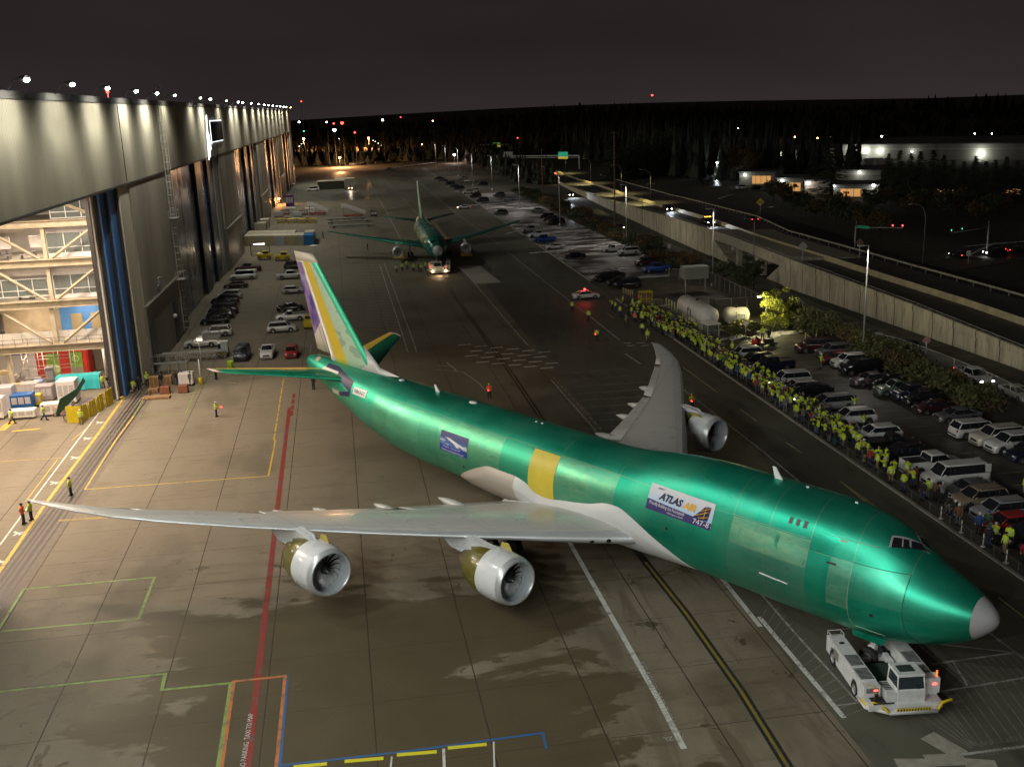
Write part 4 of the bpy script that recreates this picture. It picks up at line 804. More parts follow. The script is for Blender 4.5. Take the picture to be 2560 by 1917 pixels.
# sponsor banners
B1=mat('banner_sky',(.3,.3,.5),.4); t=NT(B1); x,y,z=t.xyz(); n=t.noise(1.0,5,sc=(1,1,2.5)); c=t.mix(t.ss(z,5.6,7.0),(.10,.22,.55),(.035,.045,.18)); c=t.mix(t.m('MULTIPLY',t.ss(n,.45,.6),t.m('MULTIPLY',t.ss(z,6.5,6.3),t.ss(z,5.7,5.9))),c,(.5,.52,.6)); t.out('Base Color',c)
patch('picture_banner',B1,jet,46.6,42.85,5.42,7.05,.03)
patch('banner_strip',mat('banner_blue',(.015,.05,.30),.4),jet,46.55,42.85,5.40,5.98,.045)
skin_text('banner_text','WORLD - The Last 747',WHT,jet,46.1,5.76,.2,.07,width=2.4); skin_text('banner_text','Thank you from Everett',WHT,jet,46.3,5.48,.22,.07,width=3.1)
mb=MB(); 
def skp(s,z,o): return fpt(s,th_at(s,z),o)
pl=[(45.9,6.62),(45.2,6.6),(43.6,6.28),(43.15,6.18),(43.3,6.1),(44.2,6.15),(45.3,6.42)]
mb.add([skp(s,z,.06) for s,z in pl],[tuple(range(7))]); mb.add([skp(s,z,.062) for s,z in ((45.1,6.5),(44.2,6.05),(43.9,6.05),(44.5,6.4))],[(0,1,2,3)]); mb.build('banner_aeroplane',WHT,jet)
B2=mat('banner_pale',(.62,.68,.78),.4); t=NT(B2); x,y,z=t.xyz(); c=t.mix(t.ss(z,6.9,8.2),(.42,.60,.80),(.68,.68,.74)); t.out('Base Color',c)
patch('airline_banner',B2,jet,23.0,17.4,6.6,8.24,.03,ns=20,nz=12)
patch('banner_strip',mat('banner_purple',(.045,.03,.16),.4),jet,23.0,17.42,6.58,7.28,.045,ns=20,z1b=7.0)
NV=mat('logo_navy',(.012,.012,.07),.4); GD=mat('logo_gold',(.80,.42,.03),.4)
skin_text('banner_text','ATLAS',NV,jet,22.0,7.42,.62,.07,shear=.35,bold=.03,width=2.05,slope=-.02); skin_text('banner_text','AIR',GD,jet,19.88,7.38,.60,.07,shear=.35,bold=.03,width=1.05,slope=-.02)
skin_text('banner_text','BOEING',NV,jet,22.3,8.0,.15,.07,width=.55); skin_text('banner_text','Proudly Building the Fourteenth',WHT,jet,22.75,6.98,.30,.07,width=3.1,slope=-.03); skin_text('banner_text','747-8 Freighter for Atlas Air',WHT,jet,21.1,6.70,.15,.07,width=1.4)
skin_text('banner_text','747-8',WHT,jet,18.9,6.68,.46,.07,width=1.35)
mb=MB(); mb.add([skp(s,z,.06) for s,z in ((19.0,7.0),(18.1,7.9),(17.65,7.93),(17.75,7.05))],[(0,1,2,3)]); mb.build('banner_tail',NV,jet)
mb=MB()
for a,b in (((18.75,7.2),(17.75,7.62)),((18.5,7.5),(17.7,7.85)),((18.1,7.1),(18.0,7.9)),((18.5,7.1),(17.72,7.3))): mb.path([skp(a[0]+(b[0]-a[0])*k/4,a[1]+(b[1]-a[1])*k/4,.075) for k in range(5)],.03,4)
mb.build('banner_tail_lines',GD,jet)
# upper deck windows, door outlines, handles, vents, antennas
UW=mat('window_grey',(.10,.09,.085),.5)
for s_ in (11.9,11.4,10.88): patch('cabin_window',UW,jet,s_+.13,s_-.13,8.5,8.86,.02,ns=3,nz=4)
def seam(pts,r=.018,m=None,name='door_outline'):
    mb=MB(); mb.path([skp(s,z,.005) for s,z in pts],r,4); return mb.build(name,m or mat('seam_pale',(.42,.55,.42),.4,metal=.3),jet)
def lerp2(pts,n=8):
    o=[]
    for a,b in zip(pts,pts[1:]): o+=[(a[0]+(b[0]-a[0])*k/n,a[1]+(b[1]-a[1])*k/n) for k in range(n)]
    return o+[pts[-1]]
seam(lerp2([(7.44,7.41),(7.44,3.9),(7.2,3.45),(5.5,3.3)])); seam(lerp2([(7.44,7.42),(4.34,7.42),(4.34,5.2),(4.1,4.0),(3.4,3.1)]),.022,mat('seam_dark',(.02,.12,.09),.4)); seam(lerp2([(16,8.02),(10.3,8.02)])); seam(lerp2([(13.4,5.02),(11.35,4.95)]),.055,WHT,'slide_rail'); seam(lerp2([(9.2,8.55),(6.2,8.5)]))
patch('vent',DKM,jet,9.0,8.4,7.0,7.12,.03); patch('vent',FAIRB,jet,8.5,8.1,8.35,8.45,.03)
for s_,z_ in ((6.0,4.6),(21.0,5.6),(43.5,4.4)): patch('port',DKM,jet,s_+.1,s_-.1,z_,z_+.2,.02,ns=2,nz=2)
# cockpit glass: six panes over the brow, both sides
def pane(pts,side,m,name='cockpit_window',off=.02):
    o=[]; mb=MB(); n=6
    (a,b,c,d)=pts   # (s,th) corners: aft-low, fwd-low, fwd-high, aft-high
    rows=[]
    for i in range(n+1):
        u=i/n; row=[]
        for j in range(n+1):
            v=j/n; s=(a[0]*(1-u)+b[0]*u)*(1-v)+(d[0]*(1-u)+c[0]*u)*v; th=(a[1]*(1-u)+b[1]*u)*(1-v)+(d[1]*(1-u)+c[1]*u)*v
            row.append(fpt(s,R(th) if side>0 else math.pi-R(th),off))
        rows.append(row)
    mb.loft(rows,0,True,False,close=False); return mb.build(name,m,jet)
FRM=mat('window_frame_grey',(.40,.41,.42),.35,metal=.3)
for sd in (1,-1):
    pane([(5.86,64.9),(4.10,87.9),(4.76,89.8),(6.0,75.6)],sd,FRM,'cockpit_frame',.012)
    pane([(5.74,65.9),(5.27,70.4),(5.50,78.6),(5.88,74.7)],sd,DGL,off=.03); pane([(5.20,71.1),(4.93,74.6),(5.2,82.0),(5.43,79.2)],sd,DGL,off=.03); pane([(4.85,75.6),(4.22,87.2),(4.72,88.9),(5.1,83.)],sd,DGL,off=.03)
for s_,h_ in ((14.3,.75),(50.8,.6)):
    z_=fpt(s_,math.pi/2)[2]; mb=MB(); mb.prism([(s_-.2,z_-.05),(s_+.42,z_-.05),(s_+.62,z_+h_),(s_+.38,z_+h_)],-.03,.03); mb.build('blade_antenna',WHT,jet)
for s_,c_,w_ in ((45.8,0,.5),(56.6,0,.3)):
    z_=fpt(s_,math.pi/2)[2]; mb=MB(); mb.ball((s_,c_,z_),w_,.3,.12); mb.build('dome_antenna',WHT,jet)
mb=MB()
for s_ in (37.6,36.9,12.3,8.9): z_=fpt(s_,math.pi/2)[2]; mb.ball((s_,0,z_),.12,.1,.07)
mb.build('roof_light',mat('clear_lamp',(.8,.8,.85),.2),jet)
# landing gear
ng=empty('nose_gear',(7.3,0,0)); ng.parent=jet
mb=MB(); mb.tube((0,0,1.0),(0,0,2.6),.16); mb.tube((0,0,1.1),(-.9,0,2.5),.08); mb.tube((0,-.6,.75),(0,.6,.75),.09); mb.box(0,0,1.05,.45,.4,.3); mb.tube((-.3,.3,1.2),(-.3,.3,2.0),.05); mb.build('strut',WHT,ng)
for y_ in (-.45,.45): wheel(ng,(0,y_,.62),.6,.4,'y')
mb=MB()
for y_ in (-.62,.62): mb.prism([(-1.4,2.55),(1.2,2.4),(1.0,1.75),(-.9,1.75)],y_-.03,y_+.03)
mb.build('gear_door',STABG,ng)
for sx,sy in ((35.6,5.5),(35.6,-5.5),(38.6,1.9),(38.6,-1.9)):
    mg=empty('main_gear',(sx,sy,0)); mg.parent=jet
    mb=MB(); mb.tube((0,0,.7),(0,0,3.4),.22); mb.tube((-.75,0,.7),(.75,0,.7),.14); mb.tube((0,0,1.2),(1.3,0,3.2),.1); mb.box(0,.35 if sy>0 else -.35,1.9,1.5,.06,1.5); mb.build('strut',FAIRW,mg)
    for x_ in (-.75,.75):
        for y_ in (-.56,.56): wheel(mg,(x_,y_,.64),.62,.46)
# ================================================================ VEHICLES
RUB=mat('car_tyre',(.015,.015,.016),.8); RIMM=mat('alloy',(.35,.35,.36),.3,metal=.8); TRIM=mat('black_trim',(.02,.02,.022),.45); CGL=mat('car_glass',(.012,.014,.018),.06,spec=.7)
HLG=mat('headlight_glass',(.55,.56,.58),.12,spec=.8); TLG=mat('tail_light_glass',(.28,.015,.012),.2); HLON=mat('headlight_on',(1,1,.95),.3,emit=(1.,.97,.86),es=30.); HLWARM=mat('headlight_warm',(1,.8,.5),.3,emit=(1.,.66,.34),es=22.); TLON=mat('tail_light_on',(1,.05,.03),.3,emit=(1.,.04,.02),es=7.)
def paintm(n,c,r=.28): return mat('car_paint_'+n,c,r,coat=.6,metal=.15)
CP=dict(white=paintm('white',(.66,.66,.65)),silver=paintm('silver',(.30,.31,.32)),grey=paintm('grey',(.11,.115,.12)),black=paintm('black',(.010,.010,.012),.18),darkred=paintm('dark_red',(.12,.010,.012)),red=paintm('red',(.36,.02,.018)),blue=paintm('blue',(.015,.06,.30)),navy=paintm('navy',(.010,.014,.035)),
   maroon=paintm('maroon',(.05,.012,.016)),tan=paintm('tan',(.26,.21,.15)),green=paintm('pale_green',(.14,.17,.14)),purple=paintm('purple_grey',(.13,.09,.11)),yellow=paintm('yellow',(.60,.45,.01)),cream=paintm('cream',(.58,.55,.48)))
# L,W,H, hood z, belt z, windscreen base x, roof front x, roof rear x, rear base x, rear deck z, wheel radius (x from the middle, forward +)
SPEC=dict(sedan=(4.85,1.86,1.45,.92,.97,1.25,.45,-.95,-1.75,1.05,.33),
 hatch=(4.3,1.8,1.5,.95,1.0,1.15,.45,-1.35,-1.95,1.02,.32),
 suv=(4.75,1.92,1.74,1.07,1.12,1.35,.65,-1.75,-2.15,1.12,.37),
 big_suv=(5.15,2.02,1.88,1.18,1.22,1.45,.8,-2.05,-2.4,1.2,.40),
 minivan=(5.1,1.98,1.75,1.02,1.10,1.75,.85,-2.0,-2.42,1.1,.35),
 wagon=(4.95,1.9,1.55,.95,1.02,1.25,.5,-1.75,-2.25,1.03,.34),
 van=(5.7,2.02,2.12,1.2,1.28,1.9,1.3,-2.6,-2.78,1.25,.38),
 pickup=(5.85,2.03,1.92,1.2,1.26,1.35,.75,-.65,-.8,1.28,.41),
 small_pickup=(5.3,1.88,1.75,1.08,1.14,1.1,.5,-.25,-.4,1.12,.37))
def car_meshes(kind):
    L,Wd,H,zh,zb_,xa,xb,xc,xd,zr_,wr=SPEC[kind]; hw2=Wd/2; xf=L/2; wf=L/2-.92; wb=-L/2+ (1.0 if 'pickup' not in kind else 1.2)
    pk='pickup' in kind
    mb=MB(); xs=sorted(set([round(-xf+L*i/60,3) for i in range(61)]+[xa,xd])); rings=[]
    for x in xs:
        e=min(1,(xf-abs(x))/.42); rnd=math.sqrt(max(0,1-(1-e)**2)) if e<1 else 1
        y=hw2*(.80+.20*rnd)
        ar=.22
        for c in (wf,wb):
            d=abs(x-c)
            if d<wr+.07: ar=max(ar,math.sqrt((wr+.07)**2-d*d)+wr-.02)
        if x>xa: zt=zb_+(zh-zb_)*min(1,(x-xa)/.25)-(.22*((x-xa)/(xf-xa))**2.2)-(.22 if e<.2 else .07 if e<.5 else 0)*(1)
        elif x<xd: zt=zr_-(.30 if e<.12 else .06 if e<.5 else 0)*(0.35 if pk else 1)
        else: zt=zb_
        zt=max(zt,ar+.08); zm=ar+(zt-ar)*.5; n=y*.985
        half=[(0,ar),(y*.86,ar),(y*.985,ar+.03),(y,zm),(n,zt-.10 if zt-.10>zm else zm+.01),(y*.90,zt-.015),(y*.6,zt+.015),(0,zt+.03)]
        rings.append([(x,yy,zz) for yy,zz in half]+[(x,-yy,zz) for yy,zz in half[-2:0:-1]])
    mb.loft(rings,0,True,True)
    # roof and pillars
    yb,yt=hw2*.90,hw2*.74
    def slab(z,sh,xf_,xr_): 
        r_=.12; return [(xf_,-yt*sh+r_,z),(xf_,yt*sh-r_,z),(xf_-.12,yt*sh,z),(xr_+.12,yt*sh,z),(xr_,yt*sh-r_,z),(xr_,-yt*sh+r_,z),(xr_+.12,-yt*sh,z),(xf_-.12,-yt*sh,z)]
    mb.loft([slab(H-.10,1.05,xb+.06,xc-.06),slab(H-.03,1.0,xb,xc),slab(H,.8,xb-.2,xc+.2)],0,True,True)
    for sy in (1,-1):
        mb.tube((xa-.03,sy*yb*.97,zb_),(xb+.02,sy*yt*1.01,H-.07),.045,None,4,0); mb.tube((xd+.05,sy*yb*.97,zb_),(xc,sy*yt*1.01,H-.07),.07 if not pk else .06,None,4,0)
        nb=(.0,) if pk else ((-.25,) if kind in('sedan','hatch') else (-.2,-1.15))
        if kind=='van': nb=(.95,.55)
        for xp in nb: mb.tube((xp,sy*yb*1.0,zb_),(xp-.05,sy*yt*1.04,H-.07),.03,None,4,1)
        mb.box(xa-.35,sy*(hw2+.08),zb_+.08,.16,.2,.14,0,0)
        if kind in('van',): mb.box(-2.55,sy*yb*.96,(zb_+H)/2,.5,.1,H-zb_-.1,0,0)
    if kind in('minivan','big_suv','suv'): 
        for sy in (1,-1): mb.tube((xb-.3,sy*yt*.85,H+.03),(xc+.3,sy*yt*.85,H+.03),.025,None,4,1)
    # grille, bumpers, bed
    mb.box(xf-.03,0,.62,.10,Wd*.5,.22,0,1); mb.box(xf-.03,0,.34,.12,Wd*.72,.12,0,1); mb.box(-xf+.03,0,.42,.12,Wd*.75,.14,0,1)
    for sy in (1,-1): mb.box((wf+wb)/2,sy*hw2*.97,.27,wf-wb-wr*2-.2,.08,.12,0,1)
    if pk:
        mb.box((xd-xf)/2-.03,0,zr_+.035,xf+xd-.28,Wd*.78,.03,0,1)
        for sy in (1,-1): mb.box((xd-xf)/2,sy*Wd*.43,zr_+.05,xf+xd-.1,.09,.07,0,0)
        mb.box(-xf+.1,0,zr_+.04,.08,Wd*.8,.08,0,0)
    if kind=='van' or kind=='suv': pass
    body=mb.mesh('car_body',[CP['white'],TRIM])
    mb=MB()
    rg=[[(xa-.02,-yb,zb_),(xa+.10,0,zb_),(xa-.02,yb,zb_),(xd+.02,yb,zb_),(xd-.04,0,zb_),(xd+.02,-yb,zb_)],[(xb,-yt,H-.06),(xb+.07,0,H-.06),(xb,yt,H-.06),(xc,yt,H-.06),(xc-.03,0,H-.06),(xc,-yt,H-.06)]]
    mb.loft(rg,0,False,True); gl=mb.mesh('car_window',CGL)
    mb=MB(); w=.24
    mb.lathe([(-w/2,wr*.6),(-w/2,wr*.9),(-w*.3,wr),(w*.3,wr),(w/2,wr*.9),(w/2,wr*.6)],(0,0,0),'y',18); ty=mb.mesh('wheel',RUB)
    mb=MB(); mb.lathe([(-w*.52,.02),(-w*.46,wr*.3),(-w*.42,wr*.56),(-w*.5,wr*.64)],(0,0,0),'y',10); mb.lathe([(w*.52,.02),(w*.46,wr*.3),(w*.42,wr*.56),(w*.5,wr*.64)],(0,0,0),'y',10); ri=mb.mesh('rim',RIMM)
    zl=zh-.26 if kind not in('van','pickup') else zh-.32
    mb=MB(); mb.ball((0,0,0),.10,.20,.09,8,4); hl=mb.mesh('headlight',HLG); mb=MB(); mb.ball((0,0,0),.07,.13,.14 if kind!='sedan' else .08,8,4); tl=mb.mesh('tail_light',TLG)
    return dict(body=body,win=gl,ty=ty,ri=ri,hl=hl,tl=tl,wheels=[(wf,hw2-.13,wr),(wf,-hw2+.13,wr),(wb,hw2-.13,wr),(wb,-hw2+.13,wr)],hp=[(xf-.10,hw2*.70,zl),(xf-.10,-hw2*.70,zl)],tp=[(-xf+.06,hw2*.80,zr_-.18),(-xf+.06,-hw2*.80,zr_-.18)])
_cm={}
def obj(name,me,parent,loc=(0,0,0),slot=None):
    o=bpy.data.objects.new(name,me); S.collection.objects.link(o); o.location=loc; o.parent=parent
    if slot: o.material_slots[0].link='OBJECT'; o.material_slots[0].material=slot
    return o
KN=dict(sedan='sedan',hatch='hatchback_car',suv='suv',big_suv='large_suv',minivan='minivan',wagon='estate_car',van='passenger_van',pickup='pickup_truck',small_pickup='small_pickup_truck')
CARS=[]
def car(kind,col,p,rz,label,group,lights=0,detail=True):
    if kind not in _cm: _cm[kind]=car_meshes(kind)
    M_=_cm[kind]; e=empty(KN[kind],(p.x,p.y,p.z),rz,label,'pickup truck' if 'pickup' in kind else 'van' if kind=='van' else 'car',group)
    obj('body',M_['body'],e,slot=CP[col]); obj('window',M_['win'],e)
    for c in M_['wheels']:
        w=obj('wheel',M_['ty'],e,c)
        if detail: obj('rim',M_['ri'],w)
    for c in M_['hp']: obj('headlight',M_['hl'],e,c,(None,HLON,HLWARM)[lights] if lights else None)
    for c in M_['tp']: obj('tail_light',M_['tl'],e,c,TLON if lights else None)
    CARS.append((e,label)); return e
PI=math.pi; OUT=HROT; IN=HROT+PI      # facing away from / towards the hangar
def cars(rows,group,f,default=IN,detail=True,z=0.):
    for r_ in rows:
        kind,col,x,y,face,label=r_[:6]; rz={'o':OUT,'i':IN,'n':HA+PI,'f':HA}[face[0]]+random.uniform(-.03,.03)+(r_[6] if len(r_)>6 else 0)
        p=G(*f(x,y)); car(kind,col,Vector((p.x,p.y,z)),rz,label,group,int(face[1]) if len(face)>1 else 0,detail)
g_='vehicles parked behind the crowd'
cars([('suv','white',1410,800,'i','white crossover parked behind the crowd, nearest the small glass booth'),('suv','black',1510,858,'i','black crossover between the first white crossover and the long dark pickup'),('pickup','navy',1650,905,'i','long dark pickup truck with empty bed behind the crowd'),('big_suv','white',1815,1045,'i','white sport utility vehicle parked behind the long dark pickup')],g_,z3c)
cars([('wagon','cream',130,668,'i','cream estate car half hidden by the crowd beside a dark sedan'),('sedan','black',255,690,'i','black sedan in front of the silver minivan'),('minivan','silver',440,818,'i','silver minivan with a bright roof in the row behind the crowd'),('suv','white',635,950,'i','white boxy off-road vehicle with dark side windows behind the crowd'),
 ('wagon','white',850,1098,'i','white estate car beside the shiny black pickup'),('small_pickup','black',985,1195,'o','shiny black pickup truck with chrome wheels behind the crowd'),('suv','black',1090,1300,'i','black car squeezed between the black pickup and the white pickup'),('pickup','white',1365,1395,'o','white pickup truck with a covered bed next to the white van'),('van','white',1565,1515,'i','large white passenger van with a long row of dark windows')],g_,zf)
cars([('sedan','grey',1610,835,'i','dark grey sedan with bright window trim below the white van'),('suv','tan',1715,950,'i','tan car between the grey sedan and the grey crossover'),('suv','silver',1950,1090,'i','silver grey crossover at the right edge of the photo'),('hatch','red',2020,1225,'i','bright red car behind the last group of spectators'),('suv','black',2290,1370,'i','black car cut by the right edge below the red car')],g_,zg)
g_='vehicles parked along the bushes'
cars([('big_suv','maroon',280,290,'i','dark maroon vehicle first in the row along the bushes'),('suv','grey',455,330,'i','grey vehicle with roof rails second in the row along the bushes'),('hatch','darkred',480,392,'i','small dark red car in the row along the bushes'),('suv','white',605,425,'i','white crossover at the foot of the tall lamp post'),('big_suv','black',700,490,'i','big black vehicle next to the tall lamp post'),
 ('sedan','purple',800,590,'i','purple grey sedan after the gap in the bush row'),('sedan','black',960,600,'i','black sedan next to the purple grey sedan'),('small_pickup','green',1040,680,'i','pale green grey pickup in the bush row'),('suv','navy',1180,725,'i','navy crossover beside the pale green pickup'),('suv','black',1285,780,'i','black crossover with a pale roof in the bush row'),('sedan','maroon',1390,848,'i','dark maroon sedan in the bush row'),('sedan','grey',1590,925,'i','dark grey sedan last before the white people carrier'),
 ('minivan','white',1760,1065,'o','white people carrier seen from the rear in the bush row'),('big_suv','cream',1960,1135,'i','cream large vehicle with a sunroof in the bush row'),('big_suv','white',2100,1200,'i','white vehicle with black wheels near the right edge'),('suv','navy',2270,1290,'i','blue grey car at the right edge of the bush row')],g_,zf)
g_='vehicles on the road behind the lot fence'
cars([('pickup','white',1740,575,'n1','white pickup truck with lit headlights driving behind the fence'),('sedan','silver',860,215,'n','silver sedan driving behind the bushes beside the tall lamp post'),('suv','black',1150,300,'n','black vehicle on the road behind the fence with a lit window'),('sedan','cream',2140,715,'n','cream sedan on the road at the right edge')],g_,zf,z=0.)
g_='vehicles parked on the apron by the hangar'
cars([('pickup','maroon',990,235,'i','dark red pickup truck parked behind the white van on the apron'),('van','white',915,362,'i','white passenger van parked beside the hangar doors'),('sedan','maroon',800,490,'i','dark maroon sedan below the white van by the hangar'),('suv','white',705,655,'i','dark windowed car with a white roof at the top of the black row'),('big_suv','black',640,740,'i','black vehicle under the white roofed car by the hangar'),('suv','black',630,810,'i','third black vehicle in the row by the hangar doors'),
 ('big_suv','navy',610,885,'i','very dark blue vehicle in the black row by the hangar'),('suv','black',560,955,'i','black vehicle with a pale hood in the row by the hangar'),('sedan','black',480,1040,'i','black sedan next to the white crossover by the ladder'),('suv','white',515,1225,'i','white crossover parked near the foot of the hangar ladder'),
 ('big_suv','navy',900,1565,'n','dark vehicle facing the camera on the apron'),('small_pickup','white',1290,1530,'n','white pickup facing the camera between the dark vehicle and the red car'),('hatch','red',1655,1530,'n','red hatchback facing the camera near the green tail'),
 ('suv','white',1505,1160,'o','white crossover parked left of the tail fin, facing right'),('small_pickup','white',1650,985,'i','white single cab pickup beside the yellow tractor'),('sedan','black',1640,840,'o','black sedan above the white single cab pickup'),('hatch','white',1675,570,'o','small white hatchback between the black sedan and the crew cab pickup'),('pickup','white',1630,350,'o','white crew cab pickup near the fin tip'),('suv','black',1700,195,'o','dark vehicle half hidden behind the fin tip')],g_,zh)
g_='vehicles on the far side road and lot'
cars([('sedan','white',355,450,'i2','white security sedan with amber lights on the far road'),('suv','grey',760,518,'i','dark grey vehicle alone at the edge of the snowy lot'),('sedan','silver',1160,488,'i','silver sedan by the far hedge of the snowy lot'),('suv','black',1270,560,'i','first of three dark vehicles under the red-topped lamp post'),('suv','maroon',1310,592,'i','second dark vehicle under the red-topped lamp post, reddish'),('big_suv','black',1370,620,'i','third dark vehicle under the red-topped lamp post, nearest the pole'),
 ('pickup','silver',1100,708,'i','silver pickup where the far wing ends'),('pickup','white',1180,765,'i','white pickup above the blue pickup'),('pickup','blue',1240,818,'i','bright blue pickup in the snowy lot by the road'),('sedan','white',1360,895,'i','white sedan parked below the blue pickup'),('sedan','black',1575,1000,'i','black sedan alone in the snowy lot'),('small_pickup','white',2000,925,'i','white pickup behind the white utility vehicle'),
 ('suv','black',1920,1245,'i','black vehicle at the lower end of the snowy lot'),('sedan','black',2000,1215,'i','black sedan with a lit window in the lower snowy lot'),('suv','black',2070,1300,'i','black crossover nearest the kerb in the lower snowy lot'),('big_suv','navy',2160,1320,'i','navy vehicle at the corner of the lower snowy lot'),
 ('sedan','black',80,128,'i','dark car in the farthest snowy row, first'),('sedan','grey',120,150,'i','grey car in the farthest snowy row, second'),('suv','black',200,188,'i','dark car in the farthest snowy row, third'),('sedan','navy',255,215,'i','dark blue car in the farthest snowy row, fourth'),('suv','black',300,238,'i','dark car in the farthest snowy row, nearest'),
 ('suv','white',400,285,'i','white vehicle beyond the amber-lit car'),('suv','maroon',480,325,'i','dark red vehicle among the far row'),('suv','black',560,375,'i','black vehicle near the far kerb'),('suv','grey',740,315,'i','grey vehicle at the far hedge, left one'),('sedan','silver',850,360,'i','silver sedan at the far hedge with an amber marker'),('sedan','cream',410,155,'i','cream car under the far thin lamp post'),('suv','black',560,195,'i','black vehicle beside the far hedge'),('sedan','silver',350,122,'i','silver car beside the far hedge'),('suv','cream',470,268,'i','cream vehicle in the far row')],g_,zd,detail=False)
cars([('big_suv','white',150,912,'i','white utility vehicle with a long roof in the snowy lot'),('suv','maroon',240,965,'i','dark red vehicle above the second blue pickup'),('pickup','blue',295,1000,'i','blue pickup with a tall cab below the white utility vehicle')],g_,z3)
pcar=G(*zd(1700,1440)); sec=car('sedan','white',Vector((pcar.x,pcar.y,0)),OUT+.02,'white security sedan with a red flashing roof light on the taxi road','vehicles on the far side road and lot')
mb=MB(); mb.rbox(-.2,0,1.52,.35,1.1,.12,.03); mb.build('light_bar',TRIM,sec); mb=MB(); mb.ball((-.2,0,1.66),.2,.2,.13); mb.build('beacon',mat('beacon_red',(1,.05,.04),.3,emit=(1,.02,.02),es=26.),sec); lamp('beacon_light','POINT',(-.2,0,2.0),120,(1,.05,.04),sec,size=.15)
cars([('pickup','white',1745,522,'n2','vehicle with bright headlights driving towards the camera on the far apron')],'vehicles on the far side road and lot',ze)
lamp('headlight_beam','SPOT',(3.4,.0,.9),2600,(1,.8,.6),CARS[-1][0],size=.1,spot=R(70),direc=(1,0,-.12))
# far clusters
rnd=random.Random(5)
cl=[(150,680,290,655,8),(400,665,480,690,6),(620,650,780,715,13),(845,625,1010,700,13)]
ci=0
for x0,y0,x1,y1,n in cl:
    for i in range(n):
        x=x0+(x1-x0)*(i+.5)/n+rnd.uniform(-4,4); y=rnd.uniform(min(y0,y1),max(y0,y1)); p=G(*zk(x,y)); p.z=0
        col=rnd.choice(['white','silver','black','maroon','grey','navy']); kd=rnd.choice(['sedan','suv','wagon','suv'])
        car(kd,col,p,rnd.choice([OUT,IN])+rnd.uniform(-.1,.1),'distant parked car in the lamplit lot beyond the apron','cars in the distant lamplit lot',0,False); ci+=1
# two jeep-like utility carts and the flatbed with a pipe rack
def flatbed(p,rz):
    e=car('small_pickup','white',p,rz,'white flatbed truck with a pipe rack by the barrier','vehicles parked on the apron by the hangar')
    mb=MB()
    for sy in (1,-1):
        mb.box(-1.5,sy*.92,1.55,2.6,.05,.7); mb.tube((-.3,sy*.9,1.1),(-.3,sy*.9,2.2),.04); mb.tube((-2.7,sy*.9,1.1),(-2.7,sy*.9,2.2),.04); mb.tube((-2.8,sy*.9,2.2),(1.5,sy*.9,2.2),.04)
        mb.tube((-2.8,sy*.9,1.95),(-.3,sy*.9,1.95),.03)
    mb.tube((-2.7,-.9,2.2),(-2.7,.9,2.2),.04); mb.tube((1.4,-.9,2.2),(1.4,.9,2.2),.04); mb.build('pipe_rack',GALV,e)
flatbed(G(*zh(285,1390)),IN)
CARTY=mat('equipment_yellow',(.55,.42,.01),.45,var=.12,vs=2); 
def utility_cart(p,rz,label,top=WHITEP):
    e=empty('utility_cart',p,rz,label,'utility cart','utility carts and tractors')
    mb=MB(); mb.rbox(0,0,.62,2.6,1.4,.5,.12); mb.rbox(1.05,0,1.0,.5,1.3,.35,.08); mb.build('body',CARTY,e)
    mb=MB()
    for x_ in (.75,-.9):
        for y_ in (-.62,.62): mb.tube((x_,y_,.85),(x_*.8,y_*.95,1.95),.035)
    mb.box(.1,0,1.15,.5,1.1,.5); mb.build('frame',TRIM,e); mb=MB(); mb.rbox(-.1,0,1.99,2.0,1.4,.09,.03); mb.build('roof',top,e)
    mb=MB(); mb.quad((.98,-.55,1.1),(.98,.55,1.1),(.72,.55,1.9),(.72,-.55,1.9)); mb.build('windscreen',CGL,e)
    for x_ in (.85,-.85):
        for y_ in (-.62,.62): wheel(e,(x_,y_,.3),.3,.22)
    return e
def tow_tractor(p,rz,label,group='utility carts and tractors'):
    e=empty('tow_tractor',p,rz,label,'tractor',group)
    mb=MB(); mb.rbox(0,0,.85,3.6,1.9,1.0,.12); mb.rbox(1.2,0,1.42,1.1,1.7,.2,.08); mb.build('body',CARTY,e)
    mb=MB(); mb.rbox(-.4,0,1.98,1.5,1.6,.12,.04); 
    for x_ in (.3,-1.1):
        for y_ in (-.72,.72): mb.box(x_,y_,1.65,.08,.08,.6)
    mb.build('cab_frame',CARTY,e); mb=MB(); mb.box(-.4,0,1.62,1.36,1.38,.5); mb.build('cab_window',CGL,e)
    for x_ in (1.1,-1.1):
        for y_ in (-.85,.85): wheel(e,(x_,y_,.45),.45,.3)
utility_cart(G(*zh(612,1520)),HA+PI,'small yellow and white utility cart between the flatbed and the dark vehicle')
tow_tractor(G(*zh(1935,1090)),HA+PI,'yellow tow tractor parked beside the tail fin'); tow_tractor(G(*ze(810,1495)),IN,'yellow baggage tractor in front of the row of containers'); tow_tractor(G(*ze(560,1480)),IN,'dirty yellow tractor under the lit canopy by the hangar')
